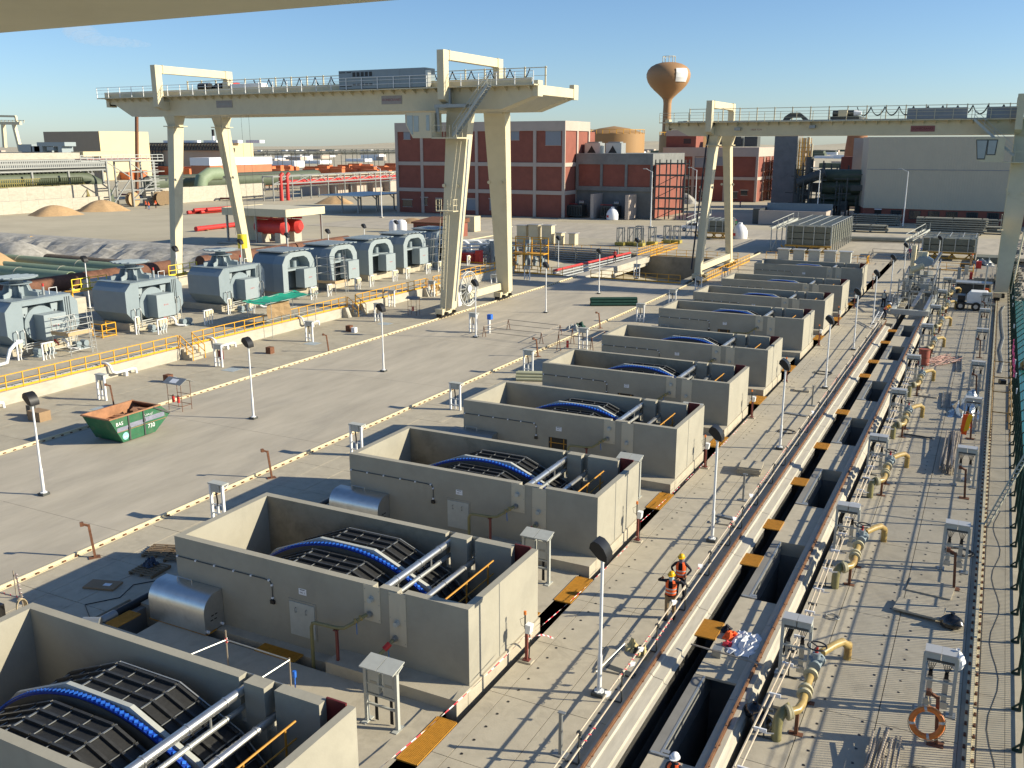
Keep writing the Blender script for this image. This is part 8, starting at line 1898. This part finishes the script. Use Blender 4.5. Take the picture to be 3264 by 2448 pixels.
b = MB(); b.bar((6.4, 90, .8), (7.3, 97, 2.8), .35, .12); b.bar((7.7, 87.9, .9), (8.0, 93, 1.6), .3, .3); b.bar((7.4, 99, 4.0), (8.0, 101.5, 5.2), .25); b.build('light_beams', ALU, t)
b = MB(); b.cyl((5.2, 101, 3.2), (6.4, 101, 3.8), .35, 10); b.cyl((6.0, 104, 3.9), (6.0, 104, 5.0), .6, 8); b.cyl((5.0, 105, 1), (5.0, 105, 5.6), .28, 8); b.build('drum_winch', CREAM, t, True)
b = MB(); random.seed(6)
for i in range(26): x, y = random.uniform(4.9, 7.9), random.uniform(94, 106); z = random.uniform(.6, 2.6); b.cbox((x, y, z), (random.uniform(.3,.9), random.uniform(.3,.9), random.uniform(.3,.8)), random.random())
for i in range(12): x, y = random.uniform(4.9, 7.9), random.uniform(94, 106); b.cyl((x, y, .5), (x+random.uniform(-.6,.6), y+random.uniform(-1,1), random.uniform(2, 4)), .07, 6)
b.build('mechanism', GREYM, t); b = MB()
for i in range(14): x, y = random.uniform(4.9, 8.2), random.uniform(92, 104); b.cbox((x, y, random.uniform(.6, 2.2)), (.4, .5, .4), random.random())
b.build('dark_mechanism', DSTL, t)
MB().prism([(5.2, 3.9), (5.7, 4.5), (6.6, 4.55), (7.2, 4.2), (7.2, 3.7), (6.3, 3.4)], 'y', 102.5, 104).build('hood', PUMPL, t)
# railing of the machine
b = MB()
for y in (88.0, 91.4):
    for x in (4.6, 6.2): b.bar((x, y, .8), (x, y, 2.0), .06)
b.bar((4.6, 88, 2.0), (6.2, 88, 2.0), .06); b.bar((4.6, 88, 1.4), (6.2, 88, 1.4), .05); b.bar((4.6, 88, 2.0), (4.6, 91.4, 2.0), .06); b.build('railing', GALV, t)
t = thing('generator_trailer', 'white generator trailer with black wheels near the right gantry leg', 'trailer', (11.7, 96, 0)); b = MB(); b.prism([(11.2, .75), (13.3, .75), (13.35, 1.5), (13.0, 1.95), (11.5, 1.95), (11.15, 1.5)], 'y', 95.6, 97.4); b.build('canopy', WHITE, t); MB().box(12.4, 13.0, 95.57, 95.598, 1.45, 1.6).build('lettering_strip', STRP, t)
MB().bar((10.4, 96.5, .6), (13.9, 96.5, .6), 1.4, .12).build('chassis', DSTL, t)
for x in (11.0, 12.4): wv = MB(); wv.cyl((x-.35 if x < 12 else x-.3, 95.3, .45), (x-.35 if x < 12 else x-.3, 95.55, .45), .45, 16); wh = wv.build('wheel', BLK, t, True); xx = x-.35 if x < 12 else x-.3; MB().cyl((xx, 95.28, .45), (xx, 95.3, .45), .22, 12).build('rim', STRP, wh)
MB().box(10.3, 11.0, 95.7, 97.2, .3, 1.5).build('radiator_end', BLK, t); b = MB(); b.cyl((12.6, 99.2, 0), (12.8, 99.6, 5.2), .07, 6); tag(b.build('thin_mast', GREYM), 'thin grey mast behind the generator trailer', 'mast')
tag(MB().box(9.2, 10.9, 100.4, 103.2, .0, .05).build('blue_grey_sheet', PUMPM), 'blue-grey sheet lying left of the generator trailer', 'sheet'); t = thing('steel_table', 'dark opening under a steel plate beyond the generator trailer', 'pit cover', (11.5, 109, 0)); MB().box(9.6, 14.0-.6, 107.5, 109.5, 1.2, 1.35).build('cover_plate', GALV, t); b = MB()
for x in (9.7, 11.5, 13.2): b.bar((x, 107.6, 0), (x, 107.6, 1.2), .1)
b.build('legs', GREYM, t); MB().box(9.7, 13.2, 107.7, 109.3, .01, 1.1).build('shadow_box', DSTL, t)  # dark box imitates the shade under the plate
for k, (x, y, sx, sy, sz, m, lb) in enumerate([(11.5,134,.7,.7,1.0,REDP,'red box beside the tripod near the right screen rack'),(9.8,133,1.2,1.0,.8,DSTL,'dark toolbox near the right screen rack'),(12.8,142.5,3.6,4,.9,SLT,'grey-green block stack right of the right screen rack'),(10.2,126,.5,.5,1.2,FRAMEG,'grey box inside the yellow hatch railing'),(10.9,121.5,.35,.35,.9,REDP,'red extinguisher box near the hatch railing'),(9.5,121,.4,.4,1.5,PUMPM,'teal-grey gas bottle near the hatch railing'),(12.8,121,3.0,1.2,.35,SLAB,'long concrete block beyond the generator'),(9.9,117.5,3.0,1.0,.3,SLAB,'concrete strip block beyond the valve pipes')]): tag(MB().box(x-sx/2, x+sx/2, y-sy/2, y+sy/2, .002, sz).build('site_box', m), lb, 'box')
crumple((12.0, 139, 0), 3.0, 4.0, 1.0, GREYM, 'wire_heap', 'tangle of grey wire rods right of the right screen rack', 'wire heap', 12, 9)
tag(MB().box(13.55, 13.95, 112, 128, .0, .02).build('dark_slot', BLK), 'dark open slot left of the crane rail near the right gantry leg', 'slot'); b = MB()
for i in range(9): b.bar((13.3, 112+i*2, 0), (13.3, 112+i*2, 1.1), .05); b.bar((14.3, 112+i*2, 0), (14.3, 112+i*2, 1.1), .05)
for z in (.55, 1.1): b.bar((13.3, 112, z), (13.3, 128, z), .045); b.bar((14.3, 112, z), (14.3, 128, z), .045)
tag(b.build('slot_railing', TUBE), 'thin tube railing around the dark slot by the right crane rail', 'railing')
# green fence on the quay edge
t = thing('net_fence', 'tall dark green net fence with angled posts along the quay edge', 'fence', (15.4, 10, 0)); YF0 = 4.0; n_ = 62
me = MB(); me.bar((0,0,0), (.05,0,2.6), .08, .08); me.bar((.05,0,2.6), (.55,-.55,3.2), .05); me.bar((-.22,0,.04), (.05,0,.04), .1, .05); me.bar((-.2,0,.06), (.03,0,.3), .05, .05); me = me.mesh('fence_post', GRNS)
for i in range(n_): o = bpy.data.objects.new('fence_post', me); col.objects.link(o); o.parent = t; o.location = (-.08, YF0+i*2.25-10, 0)
for i in range(n_-1):
    b = MB(); y0_ = YF0+i*2.25; 
    for j in range(19): yy = y0_+.06+j*.118; b.box(15.40, 15.415, yy, yy+.03, .1, 2.5)
    b.box(15.418, 15.426, y0_+.03, y0_+2.22, .1, 2.5) if False else None
    for z in (.12, .7, 1.3, 1.9, 2.48): b.box(15.39, 15.42, y0_, y0_+2.25, z-.02, z+.02)
    b.build('net_panel', GNET, t)
b = MB(); 
for z, x in ((2.7, 15.5), (2.9, 15.65), (3.15, 15.85)): b.tube([(x, YF0, z), (x, YF0+(n_-1)*2.25, z)], .012, 4)
b.build('top_wires', GRNS, t)
b = MB(); 
for i in range(46): y = 60+i*.25; b.cbox((15.33, y, random.uniform(1.0, 1.7)), (.06, .14, .18), random.random())
b.build('pink_ties', mat('pink_tape', (.75, .12, .28), .7), t)
b = MB(); [b.cbox((15.36, y, 2.0), (.15, .35, .3), 0) for y in (52, 56.5, 61, 76, 88, 93)]; b.build('white_rags', WHTH, t)
# green net over the outer side
b = MB(); b.box(15.52, 15.55, 0, 140, -4.2, -.0); tag(b.build('hanging_net', GNET), 'dark green netting hanging from the quay edge down to the water', 'netting')
# slanting perforated ladder/ brace leaning on the fence
a, c = G(3140, 1680), Vector((15.45, 34.5, 3.2)); t = thing('leaning_ladder', 'pale perforated ladder leaning across the quay towards the green fence', 'ladder', (a.x, a.y, 0)); b = MB(); d = c-a
for s_ in (-.09, .09): b.bar(a+Vector((s_, 0, .02)), c+Vector((s_, 0, 0)), .05)
b.build('side_rails', mat('pale_olive_metal', (.42, .42, .33), .6, n=.1, s=4), t); me = MB().box(-.09, .09, -.02, .02, -.02, .02).mesh('rung', GALV)
for i in range(1, 18): o = bpy.data.objects.new('rung', me); col.objects.link(o); o.parent = t; o.location = d*i/18+Vector((0,0,.02))
t = thing('walkway_scaffold', 'rusty yellow scaffold frame between the crane rail and green fence', 'scaffold frame', (14.5, 49, 0)); b = MB(); z = .9
for (x, y) in ((14.05, 47.2), (15.0, 51.9), (14.05, 60.5), (15.15, 60.5), (15.1, 47.5)): b.cyl((x, y, 0), (x, y, z+.1), .03, 6)
for (p_, q_2) in (((14.05,47.2),(14.05,66)), ((15.15,49),(15.15,66)), ((14.05,60.5),(15.15,60.5)), ((14.05,66),(15.15,66)), ((14.05,56),(15.15,56)), ((14.05,50.5),(15.1,50.5))): b.cyl((*p_, z), (*q_2, z), .035, 6); 
b.cyl((15.1, 50, .05), (15.15, 62, .05), .035, 6); b.build('tubes', mat('ochre_tube', (.32, .2, .07), .6, .3, n=.3, s=4), t)
tag(MB().cbox((14.7, 62.5, .15), (.4, .5, .3), .3).build('dark_bucket', BLK), 'dark bucket lying under the rusty yellow frame', 'bucket')
b = MB(); b.tube([(14.55, 66, .02), (14.7, 70, .02), (14.5, 75, .02), (14.75, 81, .02), (14.6, 87, .02), (14.5, 96, .02), (14.75, 100, .02)], .09, 6); tag(b.build('grey_hose', GREYM), 'grey hose snaking along the quay by the crane rail', 'hose')
b = MB(); b.prism([(16.6, -4.0), (17.6, -4.0), (17.2, -3.2)], 'y', 88, 90); tag(b.build('float_marker', LIFE), 'small orange marker floating on the teal water', 'marker')
# thin hose/wires on the quay
b = MB(); b.tube([(14.6+.15*math.sin(i*.9), 12+i*.8, .012) for i in range(30)], .008, 4); tag(b.build('thin_wire', BLK), 'thin dark wire wandering along the quay slabs', 'wire')
# ------------------------------------------------------------------ people
def skin_mesh(name, nodes, edges, m, parent, sub=1, root=0):
    me = bpy.data.meshes.new(name); me.from_pydata([n[0] for n in nodes], edges, []); ob = bpy.data.objects.new(name, me); col.objects.link(ob)
    md = ob.modifiers.new('skin', 'SKIN'); sl = me.skin_vertices[0].data if me.skin_vertices else None
    if sl is None:
        bm = bmesh.new(); bm.from_mesh(me); lay = bm.verts.layers.skin.verify(); bm.to_mesh(me); bm.free(); sl = me.skin_vertices[0].data
    for i, n in enumerate(nodes): r = n[1]; sl[i].radius = (r, r) if not isinstance(r, tuple) else r; sl[i].use_root = (i == root)
    md2 = ob.modifiers.new('sub', 'SUBSURF'); md2.levels = sub; md2.render_levels = sub
    dg = bpy.context.evaluated_depsgraph_get(); dg.update(); out_ = bpy.data.meshes.new_from_object(ob.evaluated_get(dg)); col.objects.unlink(ob); bpy.data.objects.remove(ob)
    out_.materials.clear(); out_.materials.append(m); out_.polygons.foreach_set('use_smooth', [True]*len(out_.polygons))
    o = bpy.data.objects.new(name, out_); col.objects.link(o); o.parent = parent; return o
def person(loc, rz, label, vest, shirt, trousers, helmet, arms='hips', lean=0.0, stride=.12, legs_hidden=False, z0=0.0, detail=True, s=1.0, scarf=None):
    """local frame: facing -y; feet at z=0, 1.72 m tall"""
    t = thing('person', label, 'person', (0,0,0), 'workers in helmets')
    ly = -lean
    def tr(x, y, z):                                         # bend the upper body forward about the hips
        if z > .95 and lean: dz = z-.95; return (x, y-math.sin(lean)*dz, .95+math.cos(lean)*dz)
        return (x, y, z)
    N = [(tr(0, 0, .96), (.15, .11)), (tr(0, 0, 1.12), (.135, .10)), (tr(0, 0, 1.30), (.155, .11)), (tr(0, 0, 1.42), (.12, .09)), (tr(0, 0, 1.50), .055), (tr(0, -.01, 1.60), (.078, .09)), (tr(0, -.005, 1.69), (.07, .08)),
         (tr(-.09, 0, .90), .095), (tr(-.11, -stride*.5, .50), .065), (tr(-.12, -stride*.2, .09), .045), (tr(-.12, -stride*.2-.15, .04), .04),
         (tr(.09, 0, .90), .095), (tr(.11, stride*.4, .50), .065), (tr(.12, stride*.9, .09), .045), (tr(.12, stride*.9-.15, .04), .04)]
    E_ = [(0,1),(1,2),(2,3),(3,4),(4,5),(5,6),(0,7),(7,8),(8,9),(9,10),(0,11),(11,12),(12,13),(13,14)]
    hands = []
    for sd in (-1, 1):
        if arms == 'hips': pts = [(.19*sd, 0, 1.40, .06), (.36*sd, .05, 1.18, .045), (.22*sd, -.10, 1.02, .035)]
        elif arms == 'head': pts = [(.19*sd, 0, 1.41, .06), (.44*sd, -.02, 1.40, .047), (.30*sd, -.16, 1.56, .037)]
        elif arms == 'down': pts = [(.19*sd, 0, 1.40, .058), (.25*sd, .0, 1.14, .045), (.25*sd, -.06, .90, .035)]
        elif arms == 'reach': pts = [(.19*sd, 0, 1.40, .058), (.24*sd, -.18, 1.22, .045), (.18*sd, -.42, 1.15, .035)]
        else: pts = [(.19*sd, 0, 1.40, .058), (.25*sd, .03, 1.17, .045), (.14*sd, -.22, 1.12, .035)]
        k = len(N)
        for p in pts: N.append((tr(*p[:3]), p[3]))
        E_ += [(3, k), (k, k+1), (k+1, k+2)]; hands.append((Vector(N[k+1][0]), Vector(N[k+2][0])))
    bd = skin_mesh('body', N, E_, shirt, t, 1)
    # trousers are a shell over the legs, vest over the trunk
    LN = [(tr(0, 0, .98), (.155, .12)), (tr(-.09, 0, .88), .108), N[8], N[9], (tr(.09, 0, .88), .108), N[12], N[13]]
    LN = [(n[0], (n[1]+.012 if not isinstance(n[1], tuple) else n[1])) for n in LN]; LN[3] = (LN[3][0], .062); LN[6] = (LN[6][0], .062)
    skin_mesh('trousers', LN, [(0,1),(1,2),(2,3),(0,4),(4,5),(5,6)], trousers, t, 1)
    if vest:
        b = MB(); rings = [(.93, .185, .145), (1.05, .178, .14), (1.2, .19, .145), (1.34, .20, .145), (1.44, .165, .115), (1.475, .11, .08)]; n_ = 16; o = []
        for z, rx, ry_ in rings:
            for i in range(n_): a = 2*math.pi*i/n_; o.append(tr(rx*math.cos(a), ry_*math.sin(a), z))
        f = []
        for k in range(len(rings)-1):
            for i in range(n_):
                if i in (11, 12) and k > 1: continue
                if k in (3,) and i in (15, 0, 7, 8): continue
                f.append((k*n_+i, k*n_+(i+1)%n_, (k+1)*n_+(i+1)%n_, (k+1)*n_+i))
        b.add(o, f); vs2 = b.build('vest', vest, t, True, world=False); 
        b = MB()
        for zc in (1.03, 1.16):
            o = []
            for z in (zc-.022, zc+.022):
                for i in range(n_): a = 2*math.pi*i/n_; o.append(tr(.192*math.cos(a), .150*math.sin(a), z))
            b.add(o, [(i, (i+1)%n_, n_+(i+1)%n_, n_+i) for i in range(n_)])
        b.build('reflective_strip', STRP, vs2, True, world=False)
    # head, face and helmet
    hc = Vector(tr(0, -.012, 1.625)); b = MB(); o = []; n_ = 14; rows = [(-.115, .035, .03), (-.09, .062, .058), (-.04, .075, .088), (.02, .078, .098), (.07, .07, .09), (.105, .04, .055), (.115, .01, .01)]
    for z, rx, ry_ in rows:
        for i in range(n_): a = 2*math.pi*i/n_; o.append((hc.x+rx*math.cos(a), hc.y+ry_*math.sin(a), hc.z+z))
    b.add(o, [(k*n_+i, k*n_+(i+1)%n_, (k+1)*n_+(i+1)%n_, (k+1)*n_+i) for k in range(len(rows)-1) for i in range(n_)]); hd = b.build('head', SKIN, t, True, world=False)
    if detail:
        b = MB(); b.prism([(hc.y-.095, hc.z-.025), (hc.y-.122, hc.z-.03), (hc.y-.092, hc.z+.03)], 'x', hc.x-.012, hc.x+.012); b.build('nose', SKIN, hd, world=False)
        b = MB(); [b.cbox((hc.x+sx, hc.y-.093, hc.z+.022), (.022, .012, .01)) for sx in (-.03, .03)]; b.build('eyes', BLK, hd, world=False); b = MB(); b.cbox((hc.x, hc.y-.085, hc.z-.055), (.04, .012, .008)); b.build('mouth', DRED, hd, world=False)
        b = MB(); [b.cbox((hc.x+sx, hc.y+.0, hc.z-.0), (.015, .03, .05)) for sx in (-.08, .08)]; b.build('ears', SKIN, hd, world=False)
    if scarf:
        b = MB(); o = []; rows = [(-.19, .10, .085), (-.15, .082, .08), (-.09, .084, .096), (-.03, .086, .106)]
        for z, rx, ry_ in rows:
            for i in range(n_): a = 2*math.pi*i/n_; o.append((hc.x+rx*math.cos(a), hc.y+ry_*math.sin(a)+.005, hc.z+z+.01*math.sin(i*2)))
        b.add(o, [(k*n_+i, k*n_+(i+1)%n_, (k+1)*n_+(i+1)%n_, (k+1)*n_+i) for k in range(3) for i in range(n_)]); b.build('scarf', scarf, t, True, world=False)
    b = MB(); o = []; rows = [(.03, .106, .125), (.06, .108, .128), (.10, .10, .118), (.135, .075, .09), (.155, .035, .045), (.16, .005, .005)]
    for z, rx, ry_ in rows:
        for i in range(16): a = 2*math.pi*i/16; o.append((hc.x+rx*math.cos(a), hc.y+ry_*math.sin(a), hc.z+z))
    b.add(o, [(k*16+i, k*16+(i+1)%16, (k+1)*16+(i+1)%16, (k+1)*16+i) for k in range(len(rows)-1) for i in range(16)]); hm = b.build('helmet', helmet, t, True, world=False)
    b = MB(); o = []
    for z, q in ((.028, 0), (.036, 0), (.036, .03), (.022, .03)):
        for i in range(16): a = 2*math.pi*i/16; fr = max(0, -math.sin(a))*.035; o.append((hc.x+(.105+q)*math.cos(a), hc.y+(.124+q+fr*(q > 0))*math.sin(a), hc.z+z))
    b.add(o, [(k*16+i, k*16+(i+1)%16, ((k+1)%4)*16+(i+1)%16, ((k+1)%4)*16+i) for k in range(4) for i in range(16)]); b.build('helmet_brim', helmet, hm, world=False)
    # hands with five fingers
    if detail:
        for sd, (e, h) in zip((-1, 1), hands):
            d = (h-e).normalized(); sx = d.cross(Vector((0, -1, .3))).normalized(); hn = [(tuple(h), .03), (tuple(h+d*.05), (.036, .018)), (tuple(h+d*.085), (.038, .016))]; he = [(0,1),(1,2)]
            for j, L_ in enumerate((.055, .068, .062, .05)):
                k = len(hn); o_ = sx*(-.028+.019*j); hn += [(tuple(h+d*.09+o_), .0095), (tuple(h+d*(.09+L_*.5)+o_+Vector((0,-.008,-.004))), .009), (tuple(h+d*(.09+L_)+o_+Vector((0,-.022,-.008))), .0075)]; he += [(2,k),(k,k+1),(k+1,k+2)]
            k = len(hn); hn += [(tuple(h+d*.045-sx*.04*sd), .011), (tuple(h+d*.075-sx*.055*sd), .009)]; he += [(1,k),(k,k+1)]
            skin_mesh('hand', hn, he, SKIN, bd, 0)
    for sd, k in ((-1, 9), (1, 13)):
        f = Vector(N[k][0]); b = MB(); b.cbox((f.x, f.y-.06, .045), (.1, .27, .09)); b.build('boot', BLK, t, world=False)
    t.scale = (s, s, s); t.rotation_euler = (0,0,rz); t.location = (loc[0], loc[1], z0); return t
CHK = mat('checked_scarf', (.16, .12, .14), .9, n=.4, s=60)
PBL = mat('pale_blue_scarf', (.35, .5, .56), .9, n=.3, s=60)
person((4.02, 18.2), R(8), 'worker in yellow helmet and orange vest with hands raised to the helmet, nearer of two by the barrier', ORNG, NAVY, KHAKI, YELH, 'head', scarf=PBL, s=1.06)
person((3.9, 19.8), R(5), 'worker in yellow helmet, dark shirt and open orange vest with hands on hips, standing just behind', ORNG, NAVY, NAVY, YELH, 'hips', scarf=CHK, s=1.06)
pw = G(2152, 2412, 1.66)
person((pw.x, pw.y), R(-10), 'worker in white helmet and red vest at the bottom edge of the photo', ORNG, NAVY, NAVY, WHTH, 'down', s=1.0)
person((3.3, 93.7), R(150), 'worker in white helmet and pale grey shirt standing with his back turned, left of the rake machine', mat('pale_vest', (.42, .46, .42), .8, n=.1, s=8), NAVY, NAVY, WHTH, 'down', detail=False, s=1.05)
person((4.2, 86.2), R(60), 'worker in orange vest bending over a white stepladder beside the rake machine', ORNG, YELH, NAVY, WHTH, 'reach', lean=.7, stride=.5, detail=False, s=1.08)
person((6.5, 99.0), R(170), 'worker in lime yellow vest standing on the rake machine', LIME, LIME, NAVY, PUMPL, 'down', detail=False, z0=.7)
person((1.9, 142.0), R(10), 'worker in red vest and blue trousers, left of three by the right screen rack', mat('red_orange_vest', (.75, .06, .05), .8), BLUC, BLUC, WHTH, 'front', detail=False)
person((2.75, 142.0), R(-10), 'worker in dark green clothes, middle of three by the right screen rack', GRNV, NAVY, NAVY, GRNV, 'front', detail=False)
person((3.45, 141.2), R(-60), 'worker with teal shirt and blue helmet, right of three by the right screen rack', mat('teal_vest', (.1, .4, .32), .8), GALV, NAVY, LBLU, 'front', detail=False)
person((10.4, 136.5), R(30), 'worker with orange helmet beside the tripod near the wire heap', None, KHAKI, KHAKI, ORNG, 'front', lean=.3, detail=False)
p = G(1982, 832, .0); person((-36.7, 118.5), R(20), 'person in red shirt walking on the basin bridge beside the red topped pipe fence', None, REDP, NAVY, DSTL, 'down', detail=False)
p = G(2344, 728); person((p.x, p.y), R(0), 'person in green vest standing on the back road near the red trolley frame', GRNV, GRNV, NAVY, ORNG, 'down', detail=False)
p = G(2359, 660); person((p.x, p.y), R(60), 'person in pink-red vest walking before the far brick building', MATS['red_orange_vest'], BLUC, NAVY, ORNG, 'down', detail=False)
for k, (u, v) in enumerate(((466, 665), (475, 668), (497, 663))): p = G(u, v); person((p.x, p.y), R(30*k), 'worker in orange clothes at the left below the pale wall, %s of three' % ['left', 'middle', 'right'][k], ORNG, ORNG, NAVY if k != 1 else BLUC, ORNG, 'front', detail=False, s=1.15)
p = G(1105, 640)
# white stepladder by the bending worker
t = thing('stepladder', 'small white stepladder lying against the scaffold barrier by the bending worker', 'stepladder', (3.9, 83.5, 0)); b = MB()
for s_ in (-.2, .2): b.bar((3.7+s_, 80.5, .1), (4.0+s_, 84.6, 1.0), .06)
b.build('side_rails', WHITE, t); b = MB()
for i in range(9): q = (i+.5)/9; b.bar((3.5+.3*q, 80.5+4.1*q, .1+.9*q), (3.9+.3*q, 80.5+4.1*q, .1+.9*q), .05)
b.build('rungs', WHITE, t)
# cloud
cm = bpy.data.materials.new('cloud_vapour'); cm.use_nodes = True; nt2 = cm.node_tree; nt2.nodes.clear(); oo = nt2.nodes.new('ShaderNodeOutputMaterial'); pv = nt2.nodes.new('ShaderNodeVolumePrincipled'); pv.inputs['Color'].default_value = (1, 1, 1, 1); pv.inputs['Density'].default_value = .0022; nt2.links.new(pv.outputs[0], oo.inputs['Volume'])
b = MB(); random.seed(14); cd = ray(335, 118).normalized()*5200+Vector((CX, CY, CZ)); rgt = _r
for (dx, dz, r_) in ((-120, 25, 70), (-90, 0, 60), (-130, 60, 40), (-40, -15, 50), (20, -20, 45), (80, -25, 42), (140, -30, 36), (190, -34, 24)):
    c = cd+rgt*dx+Vector((0,0,dz)); n_ = 12; o = []
    for j in range(7):
        ph = math.pi*j/6
        for i in range(n_): a = 2*math.pi*i/n_; rr = r_*(1+.12*random.uniform(-1,1)); o.append((c.x+rr*1.5*math.sin(ph)*math.cos(a), c.y+rr*math.sin(ph)*math.sin(a), c.z+rr*.55*math.cos(ph)))
    b.add(o, [(j*n_+i, j*n_+(i+1)%n_, (j+1)*n_+(i+1)%n_, (j+1)*n_+i) for j in range(6) for i in range(n_)])
cl = b.build('cloud', cm, None, True); cl['kind'] = 'stuff'; cl['label'] = 'small thin white cloud in the upper left sky'; cl['category'] = 'cloud'

# shorten any label that runs long
for o in bpy.data.objects:
    l = o.get('label')
    if l and len(l.split()) > 16:
        for a, c in ((' from the camera', ''), (' screen tanks', ' tanks'), (' screen tank', ' tank'), ('red and white ', 'striped '), (' standing ', ' '), (' lying ', ' '), (' long ', ' '), (' with ', ' '), ('bright ', ''), (' the ', ' '), (' and ', ', ')):
            if len(l.split()) > 16: l = l.replace(a, c)
        o['label'] = ' '.join(l.split()[:16]).rstrip(',')
